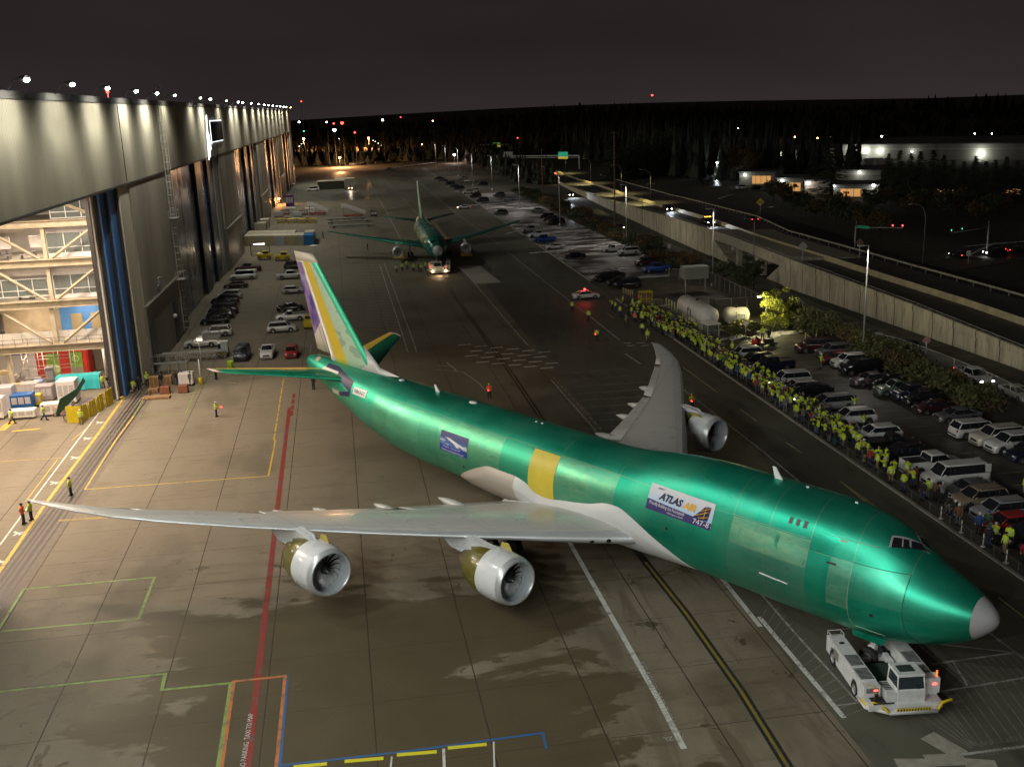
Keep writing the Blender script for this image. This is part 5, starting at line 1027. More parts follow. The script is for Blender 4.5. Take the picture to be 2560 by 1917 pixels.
# ---------------------------------------------------------------- highway traffic
HZ=[(-140,.7),(8,1.4),(35,2.6),(60,3.95),(97,5.25),(128,6.0),(168,5.5),(273,2.4),(400,.6),(700,.3)]
def hz(h): return interp(HZ,h)[0]
def hwcar(kind,col,h,w,face,label,lights):
    p=HP(h,w,hz(h)-1+.06); return car(kind,col,p,{'n':HA+PI,'f':HA}[face],label,'vehicles driving on the elevated road',lights,False)
c1=hwcar('suv','black',209,117.5,'n','car with bright white headlights on the elevated road',1); c2=hwcar('pickup','black',160.5,112.5,'n','truck with amber roof lamps and headlights on the elevated road',1)
c3=hwcar('sedan','black',161.8,124.2,'f','car with red tail lights on the far carriageway of the elevated road',1); 
mb=MB(); 
for y_ in (-.7,-.35,0,.35,.7): mb.ball((.4,y_,2.0),.09,.09,.07)
mb.build('roof_lamp',mat('amber_lamp',(1,.5,.05),.3,emit=(1,.42,.04),es=14.),c2)
p=G(*z2(1865,748)); c4=car('sedan','black',Vector((p.x,p.y,.0)),HA+PI,'car with blue white headlights on the road beside the far lot','vehicles driving on the elevated road',1)
for c_,k in ((c1,1.),(c2,.8),(c4,1.3)): lamp('headlight_beam','SPOT',(3.2,0,.8),3500*k,(.80,.88,1),c_,size=.1,spot=R(60),direc=(1,0,-.10))
for (x,y),lab,f_,l_ in ((z3(100,778),'car with a single warm headlight below the tall wooden pole','n',2),(z3(1870,928),'dark car braking on the street beyond the overpass','f',1),(z3(2060,912),'dark car with lit lamps waiting on the street beyond the overpass','i',1),(z3(2180,902),'farther dark car with red lights on the street beyond the overpass','o',1)):
    q=G(x,y); car('sedan','black',q,{'n':HA+PI,'f':HA,'i':IN,'o':OUT}[f_],lab,'vehicles on surface streets',l_,False)
# ---------------------------------------------------------------- towbarless tug
def make_tug(loc,rz,label,lit=False):
    e=empty('aircraft_tug',loc,rz,label,'tug','tugs towing the aeroplanes')
    TW=mat('tug_white',(.68,.69,.69),.36,coat=.2,var=.12,vs=2.2,det=7); TD=mat('tug_deck',(.035,.045,.04),.6,var=.3,vs=3); TYL=mat('tug_yellow',(.70,.50,.02),.45)
    # x forward (cab end), two long arms reach back round the nose wheels
    mb=MB()
    for sy in (1,-1):
        y=sy*1.75
        mb.prism([(-4.6,.55),(-4.6,1.62),(-4.2,1.72),(1.9,1.72),(2.4,1.3),(2.4,.45),(1.55,.45),(1.5,.95),(1.2,1.25),(.7,1.25),(.35,.95),(.3,.45),(-2.6,.45),(-2.7,.95),(-3.0,1.28),(-3.55,1.28),(-3.85,.95),(-3.9,.55)],y-.47,y+.47,'y')
    mb.box(2.75,0,.62,1.3,4.3,.34); mb.box(1.6,0,.55,1.5,2.6,.3); mb.box(2.25,1.75,1.35,.8,.95,.65); mb.box(2.25,-1.75,1.5,.8,.95,.95); mb.build('chassis',TW,e)
    mb=MB(); mb.box(-.2,0,.74,3.4,2.52,.1); mb.box(2.9,1.25,.84,.8,1.2,.06); mb.build('deck',TD,e)
    for sy in (1,-1):
        for x0,n in ((-1.35,9),(.45,9)):
            mb=MB()
            for k in range(n): mb.box(x0+k*.16,sy*1.75,1.735,.07,.78,.02)
            mb.build('louvre',mat('louvre_black',(.02,.02,.022),.6),e)
        mb=MB(); mb.lathe([(0,.17),(.02,.17),(.02,.01)],(-3.1,sy*1.75,1.715),'z',14); mb.build('filler_cap',mat('louvre_black',(.02,.02,.022),.6),e)
    mb=MB(); mb.box(-2.6,2.235,1.15,.9,.02,.6); mb.box(2.67,1.75,1.4,.02,.7,.32); mb.build('side_grille',mat('grille_grey',(.2,.2,.19),.6,var=.3,vs=12),e)
    # cab
    cx,cy=2.35,-.35
    mb=MB(); mb.rbox(cx,cy,1.2,1.75,1.7,.9,.06); mb.rbox(cx-.1,cy,2.47,1.7,1.62,.13,.05)
    for x_,x2 in ((.83,.62),(-.83,-.80)):
        for y_ in (-.8,.8): mb.tube((cx+x_,cy+y_,1.6),(cx+x2,cy+y_*.94,2.45),.05,None,5)
    mb.box(cx+.1,cy+1.15,1.1,1.5,.55,.75); cab=mb.build('cab',TW,e)
    mb=MB(); mb.loft([[(cx-.8,cy-.78,1.62),(cx+.82,cy-.78,1.62),(cx+.82,cy+.78,1.62),(cx-.8,cy+.78,1.62)],[(cx-.78,cy-.73,2.42),(cx+.62,cy-.73,2.42),(cx+.62,cy+.73,2.42),(cx-.78,cy+.73,2.42)]],0,False,True); mb.build('cab_window',mat('cab_glass',(.03,.045,.05),.08,spec=.8),cab)
    mb=MB(); mb.box(cx-.1,cy+.1,2.55,.8,.9,.03); mb.build('roof_hatch',TD,cab)
    mb=MB(); mb.tube((cx+.85,cy-.5,1.66),(cx+.78,cy+.55,1.72),.02,None,4); mb.tube((cx+.86,cy-.5,1.68),(cx+.72,cy-.2,2.1),.02,None,4); mb.build('wiper',TRIM,cab)
    mb=MB()
    for k in range(5): mb.box(cx-.45+k*.2,cy+1.15,1.49,.1,.42,.02)
    mb.build('step_grille',TRIM,e)
    # bumper, steps, yellow guards
    mb=MB(); mb.path([(1.6,2.25,.5),(2.9,2.2,.45),(3.75,1.05,.45),(3.75,-1.75,.45)],.10,6); mb.box(3.6,-.35,.42,.3,2.8,.22); mb.build('bumper',TW,e)
    mb=MB(); mb.path([(3.72,-1.75,.5),(3.55,-2.05,.85),(3.6,-2.6,1.05)],.10,5); mb.path([(3.78,1.1,.5),(3.25,1.4,.75),(3.1,1.9,.85)],.10,5); mb.path([(2.0,2.2,.6),(2.85,2.15,.6),(3.3,1.75,.6)],.09,5)
    mb.path([(2.35,2.12,.75),(2.35,2.12,1.6),(2.5,2.05,1.75),(2.85,1.6,1.7),(2.85,1.6,.8)],.025,5); mb.box(3.74,-.35,.62,.06,2.0,.16); mb.build('guard_rail',TYL,e)
    mb=MB(); 
    for k in range(12): mb.box(3.775,-1.25+k*.165,.62,.01,.07,.15)
    mb.build('hazard_stripe',TRIM,e)
    mb=MB(); mb.box(3.1,1.65,1.15,.14,.2,.5); mb.build('control_box',TRIM,e); mb=MB(); mb.tube((2.4,-2.1,1.9),(2.4,-2.1,2.35),.06,None,6); mb.build('amber_beacon',mat('beacon_orange',(.9,.18,.03),.4,emit=(1,.2,.03),es=1.2),e)
    for y_ in (1.55,-1.9):
        mb=MB(); mb.ball((2.68,y_,1.62 if y_<0 else 1.42),.05,.15,.07); mb.build('marker_lamp',mat('red_lamp_on',(1,.1,.1),.3,emit=(1,.08,.06),es=4.),e)
    if lit:
        for y_ in (1.4,-1.4): mb=MB(); mb.ball((3.85,y_,.75),.1,.22,.18); mb.build('headlight',HLWARM,e)
        lamp('headlight_beam','SPOT',(4.2,0,.9),300,(1,.6,.3),e,size=.2,spot=R(110),direc=(1,0,-.3))
    for x_ in (-3.27,.92):
        for y_ in (1.93,-1.93): wheel(e,(x_,y_,.62),.62,.62)
    mb=MB(); mb.path([(-4.55,2.2,1.7),(-4.55,2.2,1.95),(-4.55,1.35,1.95),(-4.55,1.35,1.7)],.03,4); mb.path([(-4.55,2.2,1.95),(-3.9,2.2,1.95),(-3.9,2.2,1.7)],.03,4); mb.path([(-4.55,1.35,1.95),(-3.9,1.35,1.95),(-3.9,1.35,1.7)],.03,4); mb.box(-3.1,0,.55,.5,2.6,.3); mb.box(-2.2,.95,.8,1.3,.3,.4); mb.box(-2.2,-.95,.8,1.3,.3,.4); mb.build('cradle',TW,e)
    return e
ngp=Vector((AX,AY,0))+Vector((math.cos(AROT),math.sin(AROT),0))*7.3
tw0=G(*zb(410,1035)); tw1=G(*zb(548,1222)); td=(tw1-tw0).normalized(); ta=math.atan2(td.y,td.x)
tg_=make_tug(Vector((21.15,53.0,0)),R(-87.5),'white low towing tug with black louvres under the nose of the big jet')
tg_.scale=(.83,-.97,.95)
# ---------------------------------------------------------------- second jet
M2=[(0,4.3,.02,.02,.02),(.15,4.3,.42,.42,.42),(.6,4.25,.85,.85,.85),(1.5,4.2,1.4,1.4,1.45),(3,4.3,1.95,2.05,2.0),(5,4.45,2.35,2.55,2.35),(7,4.55,2.5,2.7,2.45),(36,4.55,2.51,2.7,2.5),(40,4.75,2.4,2.55,2.3),(45,5.3,1.8,1.95,1.7),(49,5.85,1.15,1.2,1.1),(52.5,6.25,.45,.5,.45),(53.2,6.3,.2,.2,.2)]
AD=hd*1.0; j2r=math.atan2(.988,-.152); j2=empty('twin_jet',(-14.9,221.0,0),j2r,'smaller twin engined jet in dark green primer approaching nose on behind its tug','aeroplane')
G2=mat('dark_green_primer',(.012,.16,.11),.3,metal=.35,var=.2,vs=.3); G2w=mat('wing_green',(.035,.13,.11),.4,metal=.3,var=.2,vs=.5)
body_mesh(M2,None,[1.0+.5*i for i in range(12)]+[7+i*2 for i in range(15)]+[36.5+i for i in range(17)]+[53.2],36,cap=(False,True),)
def body2(stn,nm,m_,cap):
    mb=MB(); mb.loft([[fpt(s,2*math.pi*k/36,0,M2,None) for k in range(36)] for s in stn],0,True,False,caps=cap); return mb.build(nm,m_,j2,fix=True)
body2([1.0+.5*i for i in range(12)]+[7+i*2 for i in range(15)]+[36.5+i for i in range(17)]+[53.2],'fuselage',G2,(False,True)); body2([0,.15,.3,.6,1.0],'radome',mat('radome_pale',(.42,.44,.45),.4),(True,False))
for sd in (1,-1):
    for a in ((2.35,52,82,3.1),(2.9,28,48,3.5)):
        mb=MB(); rows=[]
        for i in range(5):
            th=R(a[1]+(a[2]-a[1])*i/4); th=th if sd>0 else PI-th; rows.append([fpt(a[0]+(.0),th,.02,M2,None),fpt(a[0]+.75,th,.02,M2,None)])
        mb.loft(rows,0,True,False,close=False); mb.build('cockpit_window',DGL,j2)
for sd in (1,-1):
    P2=[(2,15.0,26.5,3.4),(7.9,19.8,27.6,4.0),(14,24.8,30.2,4.75),(20,29.6,33.2,5.6),(23.2,32.2,34.6,6.1),(23.8,33.3,34.9,6.2)]
    mb=MB(); surface(mb,[(sd*y,le,te,z_,.12) for y,le,te,z_ in P2],c0=.05); w2=mb.build('wing',G2w,j2,fix=True); mb=MB(); surface(mb,[(sd*y,le,te,z_,.12) for y,le,te,z_ in P2],c1=.0495); mb.build('leading_edge',mat('edge_green',(.06,.42,.30),.25,metal=.7),w2,fix=True)
    mb=MB(); surface(mb,[(sd*y,le,te,z_,.1) for y,le,te,z_ in ((.8,44,50.5,6.2),(9.2,50.8,53.6,7.1),(9.35,51.5,53.7,7.1))]); mb.build('stabiliser',G2w,j2,fix=True)
    nacelle(j2,sd,15.4,7.9,2.35,.74,small=True,wt=(19.8,3.9))
mb=MB(); surface(mb,[(6.8,41,50.5,0,.09),(8.2,43.2,50.9,0,.09),(15.6,50.6,54.6,0,.08),(15.85,51.2,54.7,0,.07)],True,c1=.66); mb.build('fin',mat('fin_green',(.20,.40,.24),.35,var=.15,vs=.6),j2,fix=True)
mb=MB(); surface(mb,[(6.8,41,50.5,0,.09),(8.2,43.2,50.9,0,.09),(15.6,50.6,54.6,0,.08),(15.85,51.2,54.7,0,.07)],True,c0=.663); mb.build('rudder',YELC,j2,fix=True)
for sx,sy in ((5.6,0),(24.5,4.6),(24.5,-4.6)):
    gq=empty('landing_gear',(sx,sy,0)); gq.parent=j2; mb=MB(); mb.tube((0,0,.5),(0,0,2.6),.16); mb.build('strut',GALV,gq)
    for x_ in ((-.6,.6) if sy else (0,)):
        for y_ in (-.45,.45): wheel(gq,(x_,y_,.55),.55,.36)
for wx in (z2(765,1142),z2(1197,1128)):
    q=G(*wx); mb=MB(); mb.rbox(0,0,1.0,2.2,2.4,1.9,.08); mb.box(0,0,.1,2.6,2.7,.2); o=mb.build('ballast_block',CARTY,None,(q.x,q.y,0),j2r); tag(o,'square yellow ballast block hanging under the '+('left' if wx[0]<1100 else 'right')+' side engine of the smaller jet','block','yellow blocks by the smaller jet')
make_tug(Vector((-14.6,219.2,0)),-PI/2+.02,'white towing tug with warm headlights in front of the smaller jet',True)
# ================================================================ PEOPLE
def skin_bake(name,verts,edges,mats,sub=1):
    me=bpy.data.meshes.new('tmp'); me.from_pydata([v[0] for v in verts],edges,[]); ob=bpy.data.objects.new('tmp',me); S.collection.objects.link(ob)
    sk=ob.modifiers.new('s','SKIN'); 
    for i,v in enumerate(me.skin_vertices[0].data): r=verts[i][1]; v.radius=r if isinstance(r,tuple) else (r,r); v.use_root=(i==0)
    if sub: m=ob.modifiers.new('u','SUBSURF'); m.levels=sub; m.render_levels=sub
    dg=bpy.context.evaluated_depsgraph_get(); out=bpy.data.meshes.new_from_object(ob.evaluated_get(dg)); bpy.data.objects.remove(ob); out.name=name
    out.materials.clear(); out.materials.append(mats); 
    for p in out.polygons: p.use_smooth=True
    return out
SKINM=mat('skin',(.42,.25,.17),.55); HVY=mat('hi_vis_yellow',(.44,.58,.02),.75,var=.12,vs=9); HVO=mat('hi_vis_orange',(.85,.16,.02),.7); TAPE=mat('reflective_tape',(.62,.64,.62),.35)
CL=dict(yellow=HVY,orange=HVO,black=mat('cloth_black',(.014,.014,.017),.85),grey=mat('cloth_grey',(.12,.12,.125),.85),blue=mat('cloth_blue',(.02,.05,.17),.85),red=mat('cloth_red',(.25,.02,.02),.85),white=mat('cloth_white',(.55,.54,.52),.85),brown=mat('cloth_brown',(.12,.06,.03),.85),green=mat('cloth_green',(.04,.08,.04),.85))
TR=dict(blue=mat('denim',(.025,.045,.10),.85),black=CL['black'],grey=CL['grey'],khaki=mat('khaki',(.22,.16,.09),.85))
HR=dict(brown=mat('hair_brown',(.05,.025,.012),.8),black=mat('hair_black',(.01,.009,.008),.7),fair=mat('hair_fair',(.25,.16,.07),.8),grey=mat('hair_grey',(.3,.3,.3),.8)); HC=dict(black=CL['black'],white=CL['white'],blue=CL['blue'],yellow=HVY,red=CL['red'])
POSE=dict( # elbow, wrist (right side, y<0; mirrored unless pair), knees, ankles
 standing=[((.02,-.27,1.16),(.10,-.25,.93)),((.02,.27,1.16),(.10,.25,.93)),((.02,-.11,.50),(.0,-.12,.08)),((.02,.11,.50),(.0,.13,.08))],
 filming=[((.20,-.24,1.28),(.36,-.09,1.52)),((.20,.24,1.28),(.36,.09,1.52)),((.02,-.11,.50),(.0,-.13,.08)),((.02,.11,.50),(-.03,.12,.08))],
 pockets=[((-.04,-.31,1.18),(.13,-.19,1.0)),((-.04,.31,1.18),(.13,.19,1.0)),((.03,-.12,.50),(.0,-.16,.08)),((.0,.12,.50),(.0,.16,.08))],
 walking=[((-.12,-.25,1.17),(-.10,-.25,.94)),((.10,.25,1.18),(.25,.22,1.0)),((.16,-.10,.52),(.22,-.10,.10)),((.0,.10,.50),(-.32,.10,.16))],
 pointing=[((.22,-.25,1.22),(.46,-.16,1.22)),((.0,.28,1.18),(.14,.2,1.03)),((.02,-.11,.50),(.0,-.14,.08)),((.02,.11,.50),(.0,.14,.08))])
def person_meshes(pose):
    (e0,w0),(e1,w1),(k0,a0),(k1,a1)=POSE[pose]; V=[];E=[]
    def v(co,r): V.append((co,r)); return len(V)-1
    pel=v((0,0,.95),(.12,.10)); sp=v((0,0,1.16),(.13,.10)); ch=v((0,0,1.36),(.15,.11)); nk=v((0,0,1.50),.05); h0=v((.015,0,1.575),.07); h1=v((.015,0,1.655),(.082,.098)); h2=v((.0,0,1.735),.06); ns=v((.112,0,1.635),.014)
    E+=[(pel,sp),(sp,ch),(ch,nk),(nk,h0),(h0,h1),(h1,h2),(h1,ns)]
    for s,el,wr in ((-1,e0,w0),(1,e1,w1)):
        sh=v((0,s*.18,1.42),.055); a=v(el,.042); b=v(wr,.026); E+=[(ch,sh),(sh,a),(a,b)]
        d=(Vector(wr)-Vector(el)).normalized(); side=Vector((0,-s,0)) if abs(d.y)<.8 else Vector((1,0,0)); nrm=d.cross(side).normalized(); side=nrm.cross(d)
        W_=Vector(wr); p=W_+d*.06; pi_=v(tuple(p),(.034,.016)); E.append((b,pi_))
        for q,L in ((-.03,.055),(-.01,.066),(.01,.062),(.03,.048)):
            f0=p+side*q+d*.035; f1=f0+d*L*.6+nrm*.008; f2=f1+d*L*.3+nrm*.025; x0=v(tuple(f0),.009); x1=v(tuple(f1),.008); x2=v(tuple(f2),.007); E+=[(pi_,x0),(x0,x1),(x1,x2)]
        t0=W_+d*.03+side*.035; t1=t0+d*.03+side*.02+nrm*.015; y0=v(tuple(t0),.010); y1=v(tuple(t1),.009); E+=[(b,y0),(y0,y1)]
    for s,kn,an in ((-1,k0,a0),(1,k1,a1)):
        hp=v((0,s*.09,.90),.08); k=v(kn,.055); a=v(an,.036); t=v((an[0]+.14,an[1],an[2]-.045),.03); E+=[(pel,hp),(hp,k),(k,a),(a,t)]
    body=skin_bake('person_body',V,E,SKINM)
    mb=MB(); T=[(.86,.185,.125),(.93,.19,.13),(1.05,.18,.125),(1.2,.195,.135),(1.34,.215,.145),(1.44,.20,.125),(1.49,.12,.095),(1.53,.075,.075)]
    mb.loft([[(math.cos(2*PI*k/14)*b,math.sin(2*PI*k/14)*a,z) for k in range(14)] for z,a,b in T],0,True,True)
    for s,el,wr in ((-1,e0,w0),(1,e1,w1)):
        mb.path([(0,s*.15,1.43),(0,s*.205,1.40),tuple(.35*Vector((0,s*.205,1.40))+.65*Vector(el)),el,tuple(.5*Vector(el)+.5*Vector(wr)),wr],.082,8,r1=.047)
    for z,a,b in ((1.06,.186,.131),(1.24,.203,.142)): mb.loft([[(math.cos(2*PI*k/14)*b*1.02,math.sin(2*PI*k/14)*a*1.02,z+dz) for k in range(14)] for dz in (-.025,.025)],1,True,False)
    jk=mb.mesh('person_jacket',[HVY,TAPE])
    mb=MB(); mb.loft([[(math.cos(2*PI*k/12)*b,math.sin(2*PI*k/12)*a,z) for k in range(12)] for z,a,b in ((.78,.165,.115),(.88,.175,.12),(.98,.165,.115))],0,True,True)
    for s,kn,an in ((-1,k0,a0),(1,k1,a1)): mb.path([(0,s*.09,.92),(.01,s*.10,.72),kn,tuple(.5*Vector(kn)+.5*Vector(an)),(an[0]-.01,an[1],an[2]+.02)],.098,8,r1=.058)
    tr=mb.mesh('person_trousers',TR['blue'])
    mb=MB()
    for an in (a0,a1): mb.loft([[(an[0]+x+dx,an[1]+y*sc,max(0,an[2]-.08)+z) for x,y in ((-.09,-.035),(-.09,.035),(.06,.048),(.17,.035),(.19,0),(.17,-.035),(.06,-.048))] for z,sc,dx in ((0,1,0),(.05,1,0),(.10,.7,-.02))],0,True,True)
    sh=mb.mesh('person_shoes',CL['black'])
    mb=MB(); mb.lathe([(-.075,.095),(-.02,.112),(.04,.098),(.085,.055),(.10,.01)],(-.005,0,1.69),'z',12,cap=False); mb.loft([[(-.09+dx,y,z) for y in (-.07,-.03,.03,.07)] for z,dx in ((1.70,-.02),(1.62,-.005),(1.56,.02))],0,True,False,close=False); hr=mb.mesh('person_hair',HR['brown'])
    mb=MB(); mb.lathe([(-.02,.118),(.0,.118),(.05,.105),(.09,.06),(.105,.01)],(0,0,1.68),'z',12); mb.prism([(.08,-.07),(.19,-.05),(.20,.05),(.08,.07)],1.665,1.68,'z'); cp=mb.mesh('person_cap',HC['black'])
    return dict(body=body,jacket=jk,trousers=tr,shoes=sh,hair=hr,cap=cp)
_pm={}
PW_N={'standing':'standing','filming':'holding up a phone','pockets':'with hands at the waist','walking':'walking','pointing':'pointing ahead'}
def person(p,rz,pose='standing',jk='yellow',tr='blue',hat=None,hair='brown',label=None,group=None,h=1.,extra=None):
    if pose not in _pm: _pm[pose]=person_meshes(pose)
    M_=_pm[pose]; e=empty('person',p,rz,label,'person',group); e.scale=(1.14,1.14,h*1.02)
    obj('body',M_['body'],e)
    j=obj('jacket',M_['jacket'],e,slot=CL[jk])
    if jk not in('yellow','orange'): j.material_slots[1].link='OBJECT'; j.material_slots[1].material=CL[jk]
    obj('trousers',M_['trousers'],e,slot=TR[tr]); obj('shoes',M_['shoes'],e)
    if hat: obj('cap',M_['cap'],e,slot=HC[hat])
    else: obj('hair',M_['hair'],e,slot=HR[hair])
    if extra=='wand':
        w0=POSE[pose][0][1]; mb=MB(); mb.tube((w0[0]+.05,w0[1],w0[2]),(w0[0]+.36,w0[1]+.05,w0[2]-.05),.04); o=mb.build('light_wand',mat('wand_red',(1,.05,.03),.3,emit=(1,.03,.02),es=10.)); o.parent=None; o.location=p; o.rotation_euler[2]=rz; tag(o,'glowing red signal wand held by the person '+extra_l[0],'wand','signal wands')
    return e
extra_l=['']
# single figures on the apron
def F(f,x,y): p=G(*f(x,y)); p.z=0; return p
sing=[(za,362,280,'standing','yellow','blue','black','person in yellow vest standing on the tracks, right of the wing tip',PI),(za,122,425,'pockets','orange','blue','black','person in orange vest beside the wing tip',0),(za,162,405,'standing','yellow','blue',None,'person in yellow jacket next to the orange vest at the wing tip',PI),
 (z6,447,1395,'pointing','yellow','blue','white','person in yellow jacket on the open apron left of the tail',0),(z6,445,1103,'standing','black','black',None,'dark clothed person under the left stabiliser tip',1),(z6,1214,1180,'standing','black','black',None,'dark clothed person beneath the right end of the stabiliser',1),
 (D,1057,860,'pointing','orange','black','yellow','person in orange vest behind the fuselage top with a wand',-1.5),(D,1494,884,'pointing','yellow','black','yellow','person with a wand between far wing and engine',-1.6),
 (zi,232,1395,'walking','yellow','black','black','person in yellow vest at the left edge of the bay',1.),(zi,822,1330,'walking','yellow','blue',None,'person striding past the white carts in the bay',0.4),(zi,1500,1400,'standing','yellow','khaki','white','person in yellow jacket and khaki trousers in front of the yellow curtains',-1.2),
 (zi,1905,735,'standing','yellow','grey',None,'person in yellow vest behind the yellow curtains in the bay',-.6),(zi,2010,735,'pockets','black','blue','black','person in dark jacket beside the yellow curtains',-.4),(zi,2130,870,'standing','grey','blue','black','person in grey by the bay column',-.4),(zi,2200,830,'standing','black','black',None,'person in black by the bay column',-1.4),
 (z4,815,1368,'walking','yellow','khaki','black','person in yellow vest at the foot of the blue door leaves',-1.),(z4,852,1350,'standing','black','black',None,'person in black at the foot of the blue door leaves',-1.),(z4,745,1335,'standing','grey','khaki','black','person in grey jacket left of the blue door leaves',-1.5),(z4,900,1325,'standing','yellow','black','yellow','person in yellow vest beside the pallet stack',-.8),
 (z4,985,1330,'standing','black','grey',None,'person in black between the two pallet stacks',-.8),(z4,1070,1318,'pockets','brown','blue','black','person in brown jacket behind the brown box',-.8),(z4,1085,1322,'standing','black','blue',None,'person in black behind the brown box',-1.),(z4,1115,1320,'standing','white','blue','blue','person in white jacket near the yellow bollard',-.6),(z4,1165,1325,'standing','grey','black','black','person in grey nearest the yellow bollard',-.9),
 (z2,750,1240,'standing','white','black','black','first person of the group left of the smaller jet, in white',-1.6),(z2,788,1230,'standing','yellow','black','black','second person of the group left of the smaller jet',-1.6),(z2,820,1218,'pointing','yellow','blue','yellow','third person of the group left of the smaller jet, arm raised',-1.6),(z2,860,1232,'standing','yellow','black','yellow','fourth person of the group left of the smaller jet',-1.5),
 (z2,897,1233,'standing','black','black','black','dark clothed person of the group left of the smaller jet',-1.5),(z2,908,1236,'pockets','yellow','blue','yellow','person in yellow behind the dark one near the small jet tug',-1.4),(z2,938,1222,'standing','yellow','grey','yellow','last person of the group beside the small jet tug',-1.6),
 (z2,1985,1548,'standing','yellow','black','black','person alone in yellow just left of the taxi road line',-2.),(z3c,45,635,'pointing','yellow','black','black','person with a wand on the apron before the white line',-1.8),(z2,1880,1490,'pockets','yellow','black','black','person alone farther up the apron from the white line',-2.),
 (zf,342,438,'standing','yellow','grey','white','person in yellow in the lot aisle before the small red car',2.6),(zf,650,850,'filming','yellow','blue','black','person in yellow on the aisle behind the boxy white vehicle',2.9),(zf,732,1010,'filming','yellow','blue',None,'person in yellow between the boxy white vehicle and the white estate',2.9),(zf,1335,1400,'pockets','yellow','black','black','person in yellow leaning by the white pickup bed',2.9),
 (zg,2205,830,'standing','yellow','grey',None,'person in yellow at the right edge in the lot aisle',2.8),(z3c,1568,622,'standing','yellow','blue','yellow','person in yellow beside the red crates and the cart',-2.),(z3c,1625,640,'standing','black','blue',None,'person in black pushing the small cart',-2.4),(z3c,2110,885,'standing','yellow','grey','yellow','person in yellow in the aisle by the maroon vehicle',2.8),
 (z3c,950,560,'pockets','yellow','blue','white','person in yellow beside the glass booth',-2.6),(z3c,1290,762,'standing','yellow','blue','yellow','person in yellow before the first white crossover',-2.8),(z3c,345,400,'standing','black','black','black','dark person at the far left end of the crowd',-2.4),(z3c,315,490,'walking','grey','black',None,'person in grey walking left of the crowd',-2.4),(z3c,395,470,'standing','orange','black','white','person in orange striped vest at the far end',-2.2),(z3c,462,475,'standing','yellow','black','white','person in yellow beside the orange striped vest',-2.2),(z3c,510,635,'walking','yellow','khaki','yellow','person in yellow and khaki standing forward of the crowd',-1.8),(z3c,462,570,'standing','yellow','black','black','person in yellow left of the crowd by the road line',-2.0),
 (ze,1370,1190,'standing','black','black',None,'dark figure beside the blue container',0),(ze,1985,1360,'standing','black','black',None,'dark figure alone beyond the fin tip',0)]
for f,x,y,ps,jk,tr,hat,lab,rz in sing:
    extra_l[0]='left of the tail' if f is z6 else 'behind the fuselage top' if x==1057 else 'between far wing and engine' if x==1494 else 'before the white line'
    person(F(f,x,y),rz,ps,jk,tr,hat,label=lab,group='staff on the apron' if f in (za,zi,z4,z6,z2) else 'single spectators and staff',h=random.uniform(.98,1.08),extra='wand' if (ps=='pointing' and f in (z6,D,z3c)) else None)
# ---------------------------------------------------------------- the crowd
rnd=random.Random(11); spots=[]
def try_add(h,w,md=.48):
    for a,b in spots:
        if (a-h)**2+(b-w)**2<md*md: return False
    spots.append((h,w)); return True
def fill(h0,h1,w0,w1,n,md=.5):
    k=0; t_=0
    while k<n and t_<n*40:
        t_+=1
        if try_add(rnd.uniform(h0,h1),rnd.uniform(w0,w1),md): k+=1
fill(81,92,70.5,76.5,12,.8); fill(64,84,73.0,76.4,50,.5); fill(40,66,74.2,76.6,62,.45); fill(13,40,74.4,76.7,66,.45); fill(0,13,74.4,76.4,22,.45); fill(-8,0,74.6,76.2,7,.6); fill(-24,-8,74.6,76.2,17,.6)
lots=[(HW(Vector((c.location.x,c.location.y,0))),lb) for c,lb in CARS if HW(c.location)[1]>77 and HW(c.location)[1]<84 and HW(c.location)[0]<75]
short={}
def shortname(lb):
    for a,b in (('nearest the small glass booth','the first white crossover'),('between the first white','the black crossover'),('long dark pickup truck','the long dark pickup'),('sport utility','the white off-roader'),('cream estate','the cream estate car'),('in front of the silver minivan','the black sedan'),('silver minivan','the silver minivan'),('boxy off-road','the boxy white vehicle'),('white estate','the white estate car'),('shiny black pickup truck','the shiny black pickup'),('squeezed','the squeezed-in black car'),('covered bed','the white pickup'),('passenger van','the white passenger van'),('dark grey sedan with','the dark grey sedan'),('tan car','the tan car'),('silver grey crossover','the silver grey crossover'),('bright red','the red car'),('cut by','the black car at the edge')):
        if a in lb: return b
    return lb
zones={}
for h,w in sorted(spots,reverse=True):
    if h>74: z_='at the far end' if h<86 else 'in the far thin tail'
    else:
        nb=min(lots,key=lambda q:abs(q[0][0]-h)); z_='before '+shortname(nb[1])
    r_=rnd.random(); jk='yellow' if r_<.66 else rnd.choice(['black','black','grey','blue','red','black','brown','green']) ; tr=rnd.choice(['blue','blue','black','black','grey','khaki']); hat=rnd.choice([None,None,'black','black','white','blue','black']) ; hair=rnd.choice(['brown','black','fair','grey']); ps=rnd.choice(['standing','filming','filming','pockets','standing'])
    zones.setdefault((z_,jk),[]).append((h,w,tr,hat,hair,ps))
ORD=['first','second','third','fourth','fifth','sixth','seventh','eighth','ninth','tenth','eleventh','twelfth','thirteenth','fourteenth','fifteenth','sixteenth','seventeenth','eighteenth','nineteenth']
for t1,t2 in (('twentieth','twenty'),('thirtieth','thirty'),('fortieth','forty'),('fiftieth','fifty'),('sixtieth','sixty'),('seventieth','seventy')): ORD+=[t1]+[t2+'-'+q for q in ORD[:9]]
